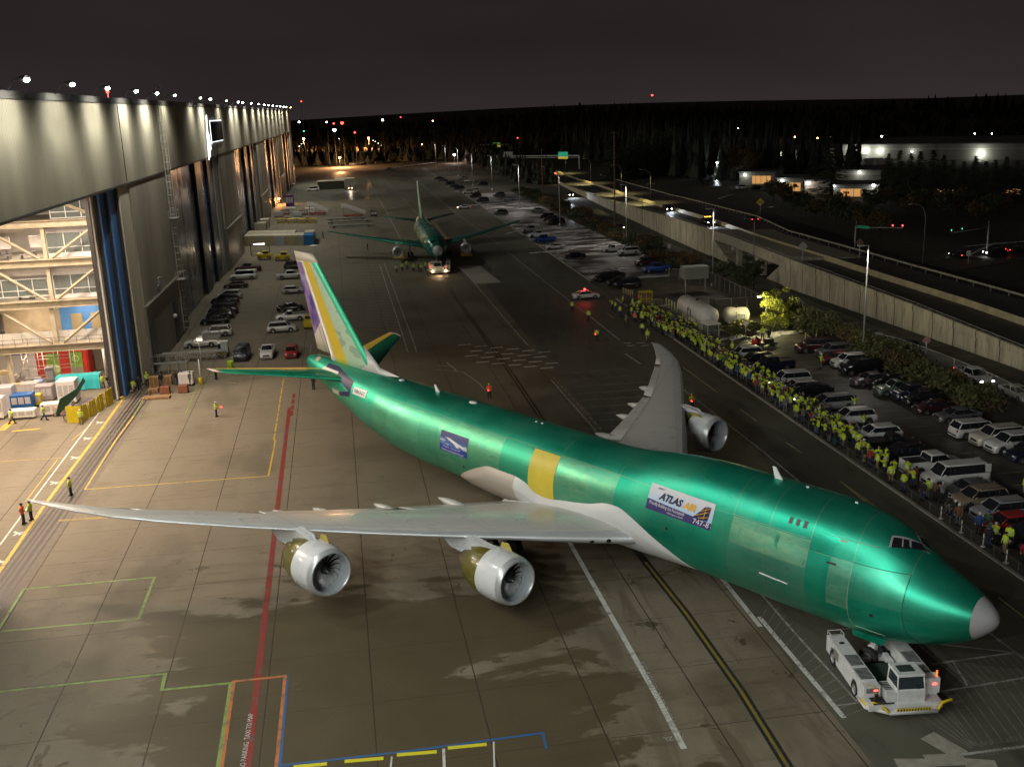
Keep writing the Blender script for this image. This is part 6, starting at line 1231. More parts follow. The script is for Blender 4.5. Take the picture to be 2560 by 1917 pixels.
for (z_,jk),L in zones.items():
    for i,(h,w,tr,hat,hair,ps) in enumerate(L):
        what='hi-vis jacket' if jk=='yellow' else jk+' jacket'
        lab=(ORD[i] if len(L)>1 else 'only')+' '+what+' from far side '+z_+', '+{'filming':'filming','pockets':'hands at waist','standing':'arms down'}[ps]
        p=HP(h,w); d=math.atan2(-.5,-.9)+rnd.uniform(-.5,.5)
        person(p,d,ps,jk,tr,hat,hair,lab,'spectators lined up beside the taxi road',rnd.uniform(.93,1.07))
# the rest of the packed crowd behind and between them, too dense to tell apart
rg=random.Random(77); cb_=[MB() for _ in range(2)]
V=[];F_=[];MI=[]; mats_=[HVY,CL['black'],TR['blue'],CL['grey'],SKINM,HR['brown'],CL['red']]
def stamp(me,M4,mi):
    o=len(V); V.extend([M4@v.co for v in me.vertices]); F_.extend([tuple(i+o for i in p.vertices) for p in me.polygons]); MI.extend([mi]*len(me.polygons))
extra=[]
for _ in range(4000):
    if len(extra)>=150: break
    h=rg.uniform(13,83); w=rg.uniform(74.2,77.6) if h<64 else rg.uniform(72.8,77.6)
    if all((a-h)**2+(b-w)**2>.40**2 for a,b in spots+extra): extra.append((h,w))
for h,w in extra:
    p=HP(h,w); M4=Matrix.Translation(p)@Matrix.Rotation(math.atan2(-.5,-.9)+rg.uniform(-.5,.5),4,'Z')@Matrix.Diagonal((1.12,1.12,rg.uniform(.93,1.08),1)); ps=_pm[rg.choice(['standing','pockets','filming'])]
    stamp(ps['jacket'],M4,rg.choice([0,1,1,1,3]) if rg.random()<.6 else 0); stamp(ps['trousers'],M4,rg.choice([1,2,3])); stamp(ps['body'],M4,4); stamp(ps['hair'],M4,rg.choice([5,1])); stamp(ps['shoes'],M4,1)
me=bpy.data.meshes.new('packed_crowd'); me.from_pydata(V,[],F_); [me.materials.append(m) for m in mats_]; me.polygons.foreach_set('material_index',MI); me.polygons.foreach_set('use_smooth',[True]*len(MI)); o=bpy.data.objects.new('packed_crowd',me); S.collection.objects.link(o); tag(o,'densely packed spectators in the depth of the crowd','crowd',kind='stuff')
for x,y in ((1630,1092),(1858,1250)):   # phone torches in the crowd
    p=G(*z3c(x,y+45)); mb=MB(); mb.rbox(0,0,1.55,.02,.08,.15,.005); mb.ball((-.02,0,1.6),.04,.04,.04); o=mb.build('phone',mat('phone_torch',(1,1,1),.3,emit=(1,1,.95),es=25.),None,(p.x,p.y,0)); tag(o,'lit phone held up in the '+('upper' if x<1700 else 'middle')+' part of the crowd','phone','lit phones')
# barrier of stanchions and tape
bt=empty('crowd_barrier',HP(0,73.95),HROT,'low tape barrier on thin posts along the kerb before the crowd','barrier')
hh=62.; BG=mat('barrier_grey',(.12,.12,.12),.7); pm=MB().tube((0,0,0),(0,0,1.0),.03,None,6).lathe([(0,.16),(.04,.14),(.05,.03)],(0,0,0),'z',8).mesh('barrier_post',BG)
while hh>-26: obj('post',pm,bt,(0,hh,0)); hh-=2.9
mb=MB(); mb.box(0,18,.93,.01,88,.05); mb.build('tape',mat('tape_grey',(.07,.065,.06),.7),bt)
for x,y in ((1290,1085),(1515,1240),(1755,1395),(2010,1575)):
    p=G(*zg(x,y)); mb=MB(); mb.tube((0,0,0),(0,0,1.05),.05,None,8); mb.lathe([(0,.2),(.05,.18),(.07,.04)],(0,0,0),'z',10); o=mb.build('white_stanchion',WHITEP,None,(p.x,p.y,0)); tag(o,'white stanchion before the near crowd groups, '+{1290:'farthest of four',1515:'second of four',1755:'third of four',2010:'nearest of four'}[x],'stanchion','white stanchions')
# ================================================================ ELEVATED ROAD AND WALLS
CONC=mat('wall_concrete',(.34,.31,.23),.85); t=NT(CONC); x,y,z=t.xyz()
j=t.m('ABSOLUTE',t.m('SUBTRACT',t.m('FRACT',t.m('DIVIDE',y,4.9)),.5)); n=t.noise(.7,6,sc=(1,1,.25)); n2=t.noise(3,4,sc=(1,1,.12)); rb=t.m('SINE',t.m('MULTIPLY',y,11.))
c=t.mix(t.ss(n,.35,.65),(.36,.325,.225),(.50,.455,.33)); c=t.mix(t.ss(n2,.5,.7,0,.55),c,(.14,.125,.085)); c=t.mix(t.ss(j,.472,.492),c,(.035,.03,.022)); t.out('Base Color',c); t.bump(t.m('ADD',t.m('MULTIPLY',rb,.2),t.m('MULTIPLY',t.ss(j,.47,.492),-2)),.5,.05)
ROADM=mat('road_asphalt',(.05,.048,.04),.5,var=.25,vs=.3); PARA=mat('parapet_concrete',(.36,.33,.25),.8,var=.25,vs=1.2); MEDM=mat('median_concrete',(.42,.36,.21),.8,var=.25,vs=.8)
WL=[(-140,117),(0,111.5),(35,109.3),(60,108.2),(97,106.4),(128,106.5),(167,107.9),(273,113.3),(400,121),(700,131)]
ML=[(-140,124),(0,122),(48,118.5),(82,115.4),(127,112.6),(203,119.3),(346,131),(700,146)]
RL=[(-140,140),(0,134),(61,127.1),(91,123.9),(131,121.2),(170,128.5),(260,138),(400,148),(700,162)]
wl_=lambda h:interp(WL,h)[0]; ml_=lambda h:interp(ML,h)[0]; rl_=lambda h:interp(RL,h)[0]
def hs(a,b,n): return [a+(b-a)*i/n for i in range(n+1)]
def strip(mb,H,f0,f1,z0,z1,mi=0):
    mb.loft([[(f0(h),h,z0(h)),(f1(h),h,z1(h))] for h in H],mi,False,False,close=False)
mb=MB(); HH=hs(-140,700,84); strip(mb,HH,lambda h:wl_(h)+.35,lambda h:rl_(h)-.2,lambda h:hz(h)-.95,lambda h:hz(h)-.95); tag(mb.build('road',ROADM,None,B0,HROT),kind='structure')
mb=MB(); strip(mb,HH,lambda h:rl_(h)-.2,lambda h:rl_(h)+22,lambda h:hz(h)-.98,lambda h:-.4); 
tag(mb.build('embankment',_M['earth'],None,B0,HROT),kind='structure')
def wall(name,a,b,label):
    mb=MB(); H=hs(a,b,max(6,int((b-a)/6)))
    rings=[[(wl_(h),h,-.2),(wl_(h),h,hz(h)-1.0),(wl_(h)-.12,h,hz(h)-1.0),(wl_(h)-.12,h,hz(h)-.05),(wl_(h)+.33,h,hz(h)-.05),(wl_(h)+.33,h,-.2)] for h in H]
    mb.loft(rings,0,False,True); r=mb.build(name,CONC,None,B0,HROT,fix=True); tag(r,label,'wall','long concrete retaining walls')
    mb=MB(); mb.path([(wl_(h)+.1,h,hz(h)+.32) for h in H],.05,5)
    k=a
    while k<b: mb.tube((wl_(k)+.1,k,hz(k)-.1),(wl_(k)+.1,k,hz(k)+.32),.035,None,4); k+=3
    mb.build('hand_rail',GALV,r)
wall('retaining_wall',-140,101,'concrete retaining wall of the elevated road, right of the overpass'); wall('retaining_wall',143,600,'concrete retaining wall of the elevated road, beyond the overpass')
br=empty('road_bridge',HP(118,wl_(118)),HROT,'concrete road overpass between the two retaining walls','bridge')
mb=MB(); H=hs(100.5,143.5,9); w0=wl_(118)
mb.loft([[(wl_(h)-w0-.05,h-118,hz(h)-2.0),(wl_(h)-w0-.05,h-118,hz(h)-.05),(wl_(h)-w0+.33,h-118,hz(h)-.05),(rl_(h)-w0-.4,h-118,hz(h)-1.0),(rl_(h)-w0-.4,h-118,hz(h)-2.0)] for h in H],0,False,True); mb.build('deck',PARA,br,fix=True)
mb=MB(); mb.path([(wl_(h)-w0+.1,h-118,hz(h)+.32) for h in H],.05,5); mb.build('hand_rail',GALV,br)
for h_ in (113,126): 
    mb=MB(); mb.box(1.0,h_-118,(hz(h_)-2.6)/2,1.,1.,hz(h_)-2.6); mb.box(8,h_-118,(hz(h_)-2.6)/2,1.,1.,hz(h_)-2.6); mb.box(4.5,h_-118,hz(h_)-2.3,10,1.3,.7); mb.build('pier',PARA,br)
for h_,d,L_ in ((101,1,8.),(143,-1,15.)):
    mb=MB(); zt=hz(h_)-2.0; x0_=wl_(h_)-w0; x1_=wl_(h_+d*L_)-w0; A_=[(x0_,h_-118-.1*d,0),(x0_,h_-118-.1*d,zt+1),(x0_,h_-118,zt+1),(x1_,h_-118+d*L_,0)]; n4=4
    mb.loft([A_,[(p[0]+14,p[1],p[2]) for p in A_]],0,False,True); mb.build('abutment',CONC,br,fix=True)
mb=MB(); strip_h=hs(-140,560,70)
mb.loft([[(ml_(h)-.4,h,hz(h)-.95),(ml_(h)-.15,h,hz(h)-.05),(ml_(h)+.15,h,hz(h)-.05),(ml_(h)+.4,h,hz(h)-.95)] for h in strip_h],0,False,True); tag(mb.build('median_barrier',MEDM,None,B0,HROT,fix=True),'long yellowish concrete barrier between the two carriageways','barrier')
gb=empty('guard_rail',HP(118,rl_(118)),HROT,'grey metal guard rail along the far edge of the elevated road','barrier'); w0=rl_(118)
mb=MB(); mb.loft([[(rl_(h)-w0,h-118,hz(h)-.45),(rl_(h)-w0,h-118,hz(h)-.12)] for h in hs(-100,420,60)],0,False,False,close=False); mb.build('rail',PARA,gb)
mb=MB(); k=-100
while k<300: mb.box(rl_(k)-w0+.08,k-118,hz(k)-.6,.12,.12,.9); k+=4
mb.build('rail_posts',GALV,gb)
# surface street beyond, frontage road behind the lot, verge
tag(MB().add([(92.5,-140,0),(94.5,110,0),(104.5,110,0),(106,-140,0)],[(0,1,2,3)]).build('street',ROADM,None,B0+Vector((0,0,.0)),HROT),kind='structure')
tag(MB().add([(95,100,-.02),(95,128,-.02),(106,128,-.02),(106,100,-.02)],[(3,2,1,0)]).build('underpass_road',ROADM,None,B0,HROT),kind='structure')
tag(MB().add([tuple(G(*z3(1700,960)))[:2]+(-.05,),tuple(G(*z3(2300,870)))[:2]+(-.05,),tuple(G(*z3(2300,925)))[:2]+(-.05,),tuple(G(*z3(1800,1000)))[:2]+(-.05,)],[(3,2,1,0)]).build('cross_street',_M['lot_asphalt']),kind='structure')
tag(MB().add([(97.5,120,-.03),(97.5,345,-.03),(105,345,-.03),(105,120,-.03)],[(3,2,1,0)]).build('frontage_road',ROADM,None,B0,HROT),kind='structure')
SNOW=mat('old_snow',(.66,.66,.68),.8); t=NT(SNOW); n=t.noise(1.2,6); t.out('Base Color',t.mix(t.ss(n,.45,.6),(.70,.70,.73),(.35,.33,.31))); t.bump(t.noise(3,4),.6,.1)
def snow(p,rx,ry,seed=0,h=.12):
    r_=random.Random(seed); n=18; rr=[.6+.5*r_.random() for _ in range(n)]; mb=MB()
    mb.loft([[(math.cos(2*PI*k/n)*rx*rr[k]*s,math.sin(2*PI*k/n)*ry*rr[k]*s,z) for k in range(n)] for s,z in ((1,.004),(.85,h*.6),(.5,h),(.1,h*.9))],0,True,True); tag(mb.build('snow_patch',SNOW,None,(p.x,p.y,0),HROT+r_.random()),kind='stuff')
for i,(f,x,y,a,b) in enumerate([(z3c,1345,590,3.2,1.1),(z3c,1700,570,3.6,1.2),(z3c,1820,560,3.4,1.),(z3c,1200,622,3.,.5),(z3c,1750,485,.8,.4),(z3c,560,322,5,.35),(z3c,400,285,2,.6),(z3c,820,405,1.2,.4),(zd,1820,850,7,.9),(zd,1960,860,6,.9),(zd,1650,770,4,.5),(zd,1480,680,4,.5),(zd,2050,855,5,.7),(zd,1300,925,6,.25),(zf,1050,490,4,.6),(zf,1250,570,5,.5),(zf,1700,520,3,.4),(zf,1650,780,3,.3),(zf,1900,760,3,.6),
    (zd,500,410,10,.3),(zd,940,700,8,.4),(zd,1180,790,6,.25),(zd,1500,910,6,.3),(zd,1900,1120,7,.3),(ze,1240,1290,2.2,1.),(z3,750,690,10,.5),(z3,650,610,12,.8),(z3,2000,880,12,.6),(z3,2130,850,12,.5),(zk,1290,640,9,4),(zk,1250,712,30,.6)]): snow(F(f,x,y),a,b,i,.12 if f is not zk else .5)
# ---------------------------------------------------------------- lamp posts and poles
POLEM=mat('pole_metal',(.50,.50,.48),.4,metal=.3); POLED=mat('pole_dull',(.20,.20,.19),.6,metal=.2); POLEK=mat('pole_dark',(.015,.015,.015),.9); WOOD=mat('old_wood',(.19,.12,.07),.85,var=.25,vs=2)
def lamp_post(p,h,label,head='left',lit=None,col=(1,.9,.7),power=0,group='tall thin lamp posts',r=.13,glow=None):
    e=empty('lamp_post',p,HROT,label,'lamp post',group); mb=MB(); mb.tube((0,0,0),(0,0,h),r,r*.6,8); mb.tube((0,0,0),(0,0,.7),.3,.3,10); mb.build('pole',POLEM,e)
    sx=-1 if head=='left' else 1
    mb=MB(); mb.tube((0,0,h-.1),(sx*.7,0,h),.05,None,5); mb.rbox(sx*1.05,0,h-.02,.9,.42,.2,.06); hd_=mb.build('lamp_head',POLEM,e)
    if lit: mb=MB(); mb.ball((sx*1.05,0,h-.15),*( (.34,.2,.08) if not glow else (glow,glow,glow*.8))); mb.build('lens',lit,hd_)
    if power: lamp('lamp_light','SPOT',(sx*1.05,0,h-.3),power,col,e,size=.2,spot=R(150),blend=.5,direc=(0,0,-1))
    return e
LW=mat('lens_white',(1,1,1),.3,emit=(.95,1.,1.),es=26.); LWW=mat('lens_warm',(1,1,1),.3,emit=(1.,.86,.66),es=20.); LYL=mat('lens_yellow',(1,1,1),.3,emit=(1.,.85,.35),es=22.); LRD=mat('lens_red',(1,.1,.1),.3,emit=(1.,.06,.04),es=6.); LOR=mat('lens_orange',(1,.5,.1),.3,emit=(1.,.36,.07),es=60.); LGN=mat('lens_green',(.1,1,.6),.3,emit=(.05,1.,.45),es=3.)
for (x,y,h,lab) in ((2156.5,887.6,14.7,'bright tall lamp post in the bushes behind the parked cars'),(1781,717.5,14.5,'tall lamp post between the tank and the overpass'),(1566,612,14.6,'tall lamp post by the white utility vehicle in the snowy lot')):
    lamp_post(G(x,y),h,lab,power=1300 if x>1600 else 2600,col=(1,.93,.8))
lamp_post(G(1400,565),15.2,'lamp post with a red glowing top beside the snowy lot',lit=LRD,glow=.3,power=3200,col=(1,.93,.86))
for i,(x,y) in enumerate(((1541,820),(1365,712),(1240,682),(1147,622),(1068,592),(1005,562))): lamp_post(F(z2,x,y),14.5,['nearest','second','third','fourth','fifth','farthest'][i]+' of the thin unlit-looking lamp posts along the far lot hedge',power=3200,col=(1,.93,.88))  # each head holds a downward lot light without a visible lens
lamp_post(F(z3c,1592,508),4.9,'short lit lamp post in front of the yellow-green tree',lit=LYL,col=(1,.86,.42),power=2600,r=.08)
lamp('tree_light','POINT',tuple(F(z3c,1592,508)+Vector((-.9,-1.6,4.7))),900,(1,.88,.40),None,size=.2)
for f,x,y,tx,ty,lab in ((z2,1690,762,1685,440,'tall wooden utility pole left of the elevated road'),(z3,78,798,72,265,'tallest wooden utility pole beside the elevated road')):
    p=F(f,x,y); d=Vector(G(*f(tx,ty),10)-Vector((0,0,CH))); d.z=10-CH; t_=math.hypot(p.x,p.y)/math.hypot(d.x,d.y); h=CH+t_*d.z
    e=empty('utility_pole',p,HROT,lab,'utility pole','wooden utility poles'); mb=MB(); mb.tube((0,0,0),(0,0,h),.24,.14,8); mb.build('pole',WOOD,e); mb=MB(); mb.box(0,0,h-.6,2.6,.14,.14); mb.build('crossarm',WOOD,e)
def curved_lamp(h_,w_,z0,H_,lab,sx=1,lit=None,power=0):
    e=empty('road_lamp',HP(h_,w_,z0),HROT,lab,'street lamp','curved road lamps'); mb=MB(); mb.path([(0,0,0),(0,0,H_*.8),(sx*.5,0,H_*.93),(sx*1.6,0,H_),(sx*3,0,H_+.15)],.09,7,r1=.05); mb.build('pole',POLED,e); mb=MB(); mb.rbox(sx*3.3,0,H_+.12,.8,.3,.16,.05); hh_=mb.build('lamp_head',POLEM,e)
    if lit: mb=MB(); mb.ball((sx*3.3,0,H_+.02),.25,.14,.06); mb.build('lens',lit,hh_)
    if power: lamp('lamp_light','SPOT',(sx*3.3,0,H_-.1),power,(1,.82,.36),e,size=.2,spot=R(120),blend=.6,direc=(0,0,-1))
curved_lamp(113.8,105.7,0,13.0,'curved lamp rising through the overpass edge'); curved_lamp(205,109,0,11.5,'curved lamp behind the first retaining wall stretch')
for i,(h_,w_) in enumerate(((248,124),(300,128),(372,133),(450,138))): curved_lamp(h_,w_,hz(h_)-.9,10.5,'unlit-looking road lamp casting a yellow pool, '+['nearest','second','third','farthest'][i]+' in the far stretch',-1,None,11000)
for i,(h_,w_) in enumerate(()): curved_lamp(h_,w_,hz(h_)-.1,9.5,['nearest','middle','farthest'][i]+' thin median lamp over the elevated road',-1,None,900)
curved_lamp(106,137,0,13,'thin pole among the trees by the red traffic signals',-1)
# orange and white lamps far away
def far_lamp(f,x,y,yb,m,lab,power,col,glow=.5,group='lamps of the distant lots'):
    p=F(f,x,yb); d=G(*f(x,y),10)-Vector((0,0,CH)); t_=math.hypot(p.x,p.y)/math.hypot(d.x,d.y); h=max(2.,CH+t_*d.z)
    e=empty('lot_lamp',p,HROT,lab,'lamp',group); mb=MB(); mb.tube((0,0,0),(0,0,h),.16,.1,6); mb.build('pole',POLEM,e); mb=MB(); mb.ball((0,0,h),glow,glow,glow*.8,10,6); mb.build('lens',m,e)
    if power: lamp('lamp_light','POINT',(0,0,h-1.0),power,col,e,size=.3)
far_lamp(ze,765,645,730,LOR,'orange lamp on a short mast by the hangar doors',14000,(1,.42,.12),.38); far_lamp(ze,1605,80,210,LOR,'orange lamp in the middle of the distant lot',140000,(1,.5,.2),.65); far_lamp(zk,230,470,600,LOR,'tall orange lamp at the far end of the hangar',70000,(1,.42,.12),1.0); far_lamp(zk,825,465,590,LOR,'tall orange lamp lighting a bank at the far end',110000,(1,.45,.14),.9)
far_lamp(zk,1610,615,690,LWW,'pink white lamp in the far hedge',9000,(1,.7,.6),.75); far_lamp(zk,555,470,585,LWW,'thin far lamp post between the orange lamps',0,(1,1,1),.2)
for i,(x,y) in enumerate(((160,560),(183,540),(202,515),(220,498),(862,485),(882,495),(910,512),(940,530),(975,555))): far_lamp(zk,x,y,y+55,LWW if i>3 else LW,'one of the small lamp posts in a row at the far end',0,(1,1,1),.22,'rows of small far lamps')
for f,x,y,m,g_s,lab in ((zk,500,388,LW,1.7,'bright white light above the distant lot'),(zk,945,295,LWW,1.1,'warm white light high in the dark woods'),(zk,176,314,LW,.9,'white light in the woods beside the hangar end'),(zk,430,315,LWW,.8,'pale light above the bright white light'),(zk,572,323,LRD,1.8,'large red light on the far hill road'),(zk,495,328,LRD,1.,'small red light left of the large red one'),(zk,690,410,LRD,1.,'red light below the large red one'),(zk,196,124,LRD,.8,'tiny red light near the skyline left'),(zk,1112,270,LRD,.7,'pink light in the woods'),(zk,1408,304,LOR,.5,'small orange light in the woods'),(zk,1308,520,LOR,.55,'pair of orange lights on the far road'),(zk,1865,630,LRD,.7,'red tail light on the far road'),(zk,220,398,LGN,.7,'green light in the woods by the hangar end'),(zk,2190,460,LRD,.7,'pink light near the right woods'),
   (z3,272,80,LRD,1.1,'red mast light on the skyline right of centre'),(z3,690,310,LOR,.6,'orange light in the woods far right'),(z3,610,323,LOR,.6,'dim orange light in the woods'),(z3,720,252,LWW,.5,'dim warm light in the woods'),(z3,1016,298,LOR,.7,'orange light at the edge of the warehouses'),(z3,1050,297,LWW,.8,'warm light at the edge of the warehouses'),(z3,1135,303,LOR,.6,'amber light beside the warm light'),(z3,1204,297,LWW,.9,'white light left of the far conifer'),(z3,1470,294,LW,1.0,'bluish light above the warehouse'),(z3,1585,327,LW,.7,'white light over the long warehouse'),(z3,1636,328,LW,.7,'second white light over the long warehouse'),(z3,1713,320,LW,.9,'wide white light over the long warehouse'),(z3,1838,338,LW,.6,'small white light over the long warehouse'),(z3,2020,348,LGN,.8,'teal light over the long warehouse'),(z3,1955,280,LW,.6,'faint light near the right skyline'),(z3,2045,280,LW,.6,'second faint light near the right skyline'),(z3,2165,338,LOR,.5,'amber light near the right skyline'),(z3,1900,345,LOR,.4,'faint amber light over the long warehouse')):
    q=f(x,y); D_=700.
    dd=fw+cr*((q[0]-1280)/FPX)-cu*((q[1]-958.5)/FPX); dd=dd/math.hypot(dd.x,dd.y); zt=CH+dd.z*D_
    while zt<3: D_*=.9; zt=CH+dd.z*D_
    p=Vector((dd.x*D_,dd.y*D_,-.1)); e=empty('distant_lamp',p,0,lab,'lamp','scattered distant lights'); mb=MB(); mb.tube((0,0,0),(0,0,zt),.15,.08,5); mb.build('pole',POLEK,e); mb=MB(); mb.ball((0,0,zt),g_s*.62*D_/700,g_s*.62*D_/700,g_s*.5*D_/700,8,5); mb.build('lens',m,e)
# ---------------------------------------------------------------- buildings to the right
WHS=mat('warehouse_wall',(.22,.21,.18),.8,var=.12,vs=.1); WHR=mat('warehouse_roof',(.12,.12,.12),.8,var=.2,vs=.05); WIN=mat('lit_window',(.5,.25,.1),.4,emit=(1.,.50,.16),es=.55); t=NT(WIN); x,y,z=t.xyz(); f=t.ss(t.m('ABSOLUTE',t.m('SUBTRACT',t.m('FRACT',t.m('DIVIDE',x,2.2)),.5)),.42,.47,1,.15); t.out('Emission Strength',t.m('MULTIPLY',f,.5))
def bldg(f,x0,x1,yb,yt,depth,label,wins=(),lamps=(),ang=None,m=None,h=None):
    a=F(f,x0,yb); b=F(f,x1,yb); d=(b-a); L=d.length; an=math.atan2(d.y,d.x); dist=math.hypot(a.x,a.y)
    if h is None: h=(yb-yt)/(2.572 if f is zj else 2.087)*dist/FPX
    e=empty('low_building',a,an,label,'building','warehouses and offices beyond the road')
    mb=MB(); mb.box(L/2,depth/2,h/2,L,depth,h); mb.build('wall',m or WHS,e); mb=MB(); mb.box(L/2,depth/2,h+.25,L+.8,depth+.8,.5); mb.build('roof',WHR,e)
    mb=MB(); mb.box(L/2,-.05,h*.72,L,.1,.5); mb.build('wall_band',mat('pale_band',(.34,.32,.29),.8),e)
    for u0,u1,z0,z1 in wins: mb=MB(); mb.box(L*(u0+u1)/2,-.08,h*(z0+z1)/2,L*(u1-u0),.1,h*(z1-z0)); mb.build('window',WIN,e)
    for u,zz_,p_,s_ in lamps:
        mb=MB(); mb.ball((L*u,-.8,h*zz_),.45*s_,.35*s_,.35*s_,8,5); mb.tube((L*u,0,h*zz_),(L*u,-.8,h*zz_),.06,None,4); mb.build('wall_light',LW,e); lamp('wall_light_beam','POINT',(L*u,-2.2,h*zz_),p_,(.95,1,.9),e,size=.3)
    return e
bldg(zj,485,930,268,205,60,'long grey warehouse left of the dark conifer',(),((.41,.55,1500,1.2),))
bldg(zj,1040,2400,258,172,90,'very long warehouse with three bright wall lights',(),((.05,.72,1300,1.1),(.123,.65,1300,1.1),(.195,.6,1300,1.1),(.357,.55,300,.7),(.68,.4,1800,1.3)))
bldg(zj,-200,470,215,150,60,'dim distant warehouse behind the tall woods')
bldg(zj,380,610,420,345,16,'small office with glowing orange windows',((.37,.88,.12,.75),),((.17,.85,170,.8),))
bldg(zj,620,790,462,385,16,'second small office with orange windows',((.3,.92,.05,.7),),((.22,.88,170,.9),))
bldg(zj,800,960,478,400,14,'third small office left of the dark conifer',(),((.13,.85,170,.9),),m=mat('pink_wall',(.45,.33,.27),.8))
bldg(zj,985,1270,500,430,18,'low office with a wide orange glowing window',((.15,.65,.1,.75),),((.9,1.05,170,1.),(.02,1.,80,.6)))
bldg(zj,1000,1290,395,335,30,'long low building with a pale roof edge behind the offices',(),((.53,.9,350,.8),))
bldg(zj,1620,1800,500,440,14,'office behind the trees with dim orange windows',((.1,.9,.3,.8),)); bldg(zj,2040,2200,500,440,14,'office at the right edge with dim yellow windows',((.1,.9,.3,.8),))
far_lamp(zj,237,276,345,LW,'white lamp on a post beside the wet driveway',2500,(.85,.95,1),.45); far_lamp(zj,146,260,330,LW,'white lamp at the head of the wet driveway',1200,(.85,.95,1),.4); far_lamp(zj,420,340,400,LW,'white lamp before the first small office',300,(.95,1,1),.35)
wp=[F(zj,90,330),F(zj,170,330),F(zj,290,425),F(zj,150,425)]; tag(MB().add([(p.x,p.y,-.06) for p in wp],[(3,2,1,0)]).build('driveway',mat('wet_drive',(.08,.08,.085),.22,var=.3,vs=.2)),kind='structure')
for i,(x,y,c_) in enumerate(((400,445,'white'),(500,450,'black'),(560,455,'grey'),(625,460,'white'),(700,462,'black'))): q=F(zj,x,y); car('suv',c_,q,random.uniform(0,.3),['white','black','grey','second white','second black'][i]+' vehicle parked before the orange windowed offices','cars before the offices',0,False)
for i,(x,y) in enumerate(((1070,265),(1150,262),(1180,250),(1240,290),(1310,295))): q=F(zj,x,y); mb=MB(); mb.rbox(0,0,1.9,9,2.6,2.8,.1); mb.box(3.6,0,.5,1.6,2.4,.9); mb.box(-3.2,0,.5,2.4,2.4,.9); o=mb.build('box_trailer',WHITEP,None,q,random.uniform(-.4,.4)); tag(o,'white trailer parked before the very long warehouse, '+['first','second','third','fourth','fifth'][i]+' from the left','trailer','white trailers')
# ---------------------------------------------------------------- signs, signals
def post_sign(p,h,shape,m,label,size=1.1,rz=None,cat='road sign',back=None,txt=None):
    e=empty('road_sign',p,HROT+PI/2 if rz is None else rz,label,cat,'road signs'); mb=MB(); mb.tube((0,0,0),(0,0,h),.06,None,5); mb.build('post',POLEM,e)
    mb=MB(); s=size
    pts=[(0,-s*.7),(s*.7,0),(0,s*.7),(-s*.7,0)] if shape=='diamond' else [(-s,-s*.5),(s,-s*.5),(s,s*.5),(-s,s*.5)] if shape=='wide' else [(-s*.4,-s*.55),(s*.4,-s*.55),(s*.4,s*.55),(-s*.4,s*.55)] if shape=='tall' else [(math.cos(R(22.5+45*k))*s*.5,math.sin(R(22.5+45*k))*s*.5) for k in range(8)]
    mb.prism([(x,h+z) for x,z in pts],.06,.10,'y'); pl_=mb.build('sign_plate',m,e)
    if txt:
        me=text_mesh(txt,s*.62,align='CENTER'); me.materials.clear(); me.materials.append(TRIM); o=bpy.data.objects.new('sign_lettering',me); S.collection.objects.link(o); o.parent=e; o.rotation_euler=(PI/2,0,0); o.location=(0,.055,h-s*.22)
SB=mat('sign_back',(.40,.39,.37),.5); SY=mat('sign_yellow',(.72,.50,.02),.5); SG=mat('sign_green',(.01,.22,.13),.5); SPK=mat('sign_pink',(.42,.22,.22),.5)
def hp2(f,x,y): 
    z_=3.
    for _ in range(60): P=G(*f(x,y),z_); z_=.5*z_+.5*hz(HW(P)[0])
    return P
post_sign(hp2(z3,1057,945),2.6,'diamond',SB,'pale diamond sign on the parapet right of the overpass',1.25,0); post_sign(hp2(z3,835,705),3.2,'diamond',SY,'yellow diamond sign beyond the elevated road',1.45,0,txt='8%'); post_sign(hp2(z3,1352,930),2.8,'diamond',mat('sign_brown',(.18,.10,.07),.6),'brownish diamond sign by the far guard rail',1.1,0)
post_sign(F(zf,1300,378),2.7,'diamond',SPK,'pinkish diamond sign at the fence behind the bushes',.85,0); post_sign(F(z3,280,880),1.9,'wide',SG,'small teal sign beside the frontage road',.7,0); post_sign(F(z3,362,905),1.6,'tall',WHITEP,'small white sign below the teal one',.9,0); post_sign(F(z3,1920,962),2.2,'tall',WHITEP,'small white sign by the cross street',1.,0)
post_sign(F(z3c,1412,612),2.2,'tall',WHITEP,'small grey sign on a post in the snow patch',.55,0)
def gantry(f,x0,x1,yb,yt,lab,signs):
    a=F(f,x0,yb); b=F(f,x1,yb); d=b-a; L=d.length; an=math.atan2(d.y,d.x); dist=math.hypot(b.x,b.y); h=(yb-yt)/2.572*dist/FPX
    e=empty('sign_gantry',a,an,lab,'gantry','overhead sign gantries'); mb=MB(); mb.box(L,0,h/2,.5,.5,h); mb.box(0,0,h/2,.5,.5,h); mb.box(L/2,0,h,L,.5,.5); mb.box(L/2,0,h-1.0,L,.3,.25)
    mb.build('frame',POLEM,e)
    for u,w_,hh_,top,m1,m2 in signs:
        mb=MB(); mb.box(L*u,-.4,h+top-hh_*.32,w_,.12,hh_*.64); s1=mb.build('sign_panel',m1,e)
        if m2: mb=MB(); mb.box(L*u,-.4,h+top-hh_*.82,w_,.12,hh_*.34); mb.build('exit_panel',m2,s1)
gantry(z2,1385,1925,572,490,'overhead sign gantry with a green and yellow sign',[(.82,6.,3.8,2.,mat('lit_green_sign',(.01,.3,.18),.5,emit=(.02,.6,.35),es=.35),mat('lit_yellow_sign',(.8,.6,.05),.5,emit=(1,.75,.1),es=.3)),(.17,6.,4.6,2.4,SB,None)])
gantry(z2,1285,1475,480,418,'farther overhead gantry with a dim yellow sign',[(.6,7.,3.4,1.5,mat('lit_green_sign2',(.1,.3,.1),.5,emit=(.3,.6,.1),es=.15),_M['lit_yellow_sign'])])
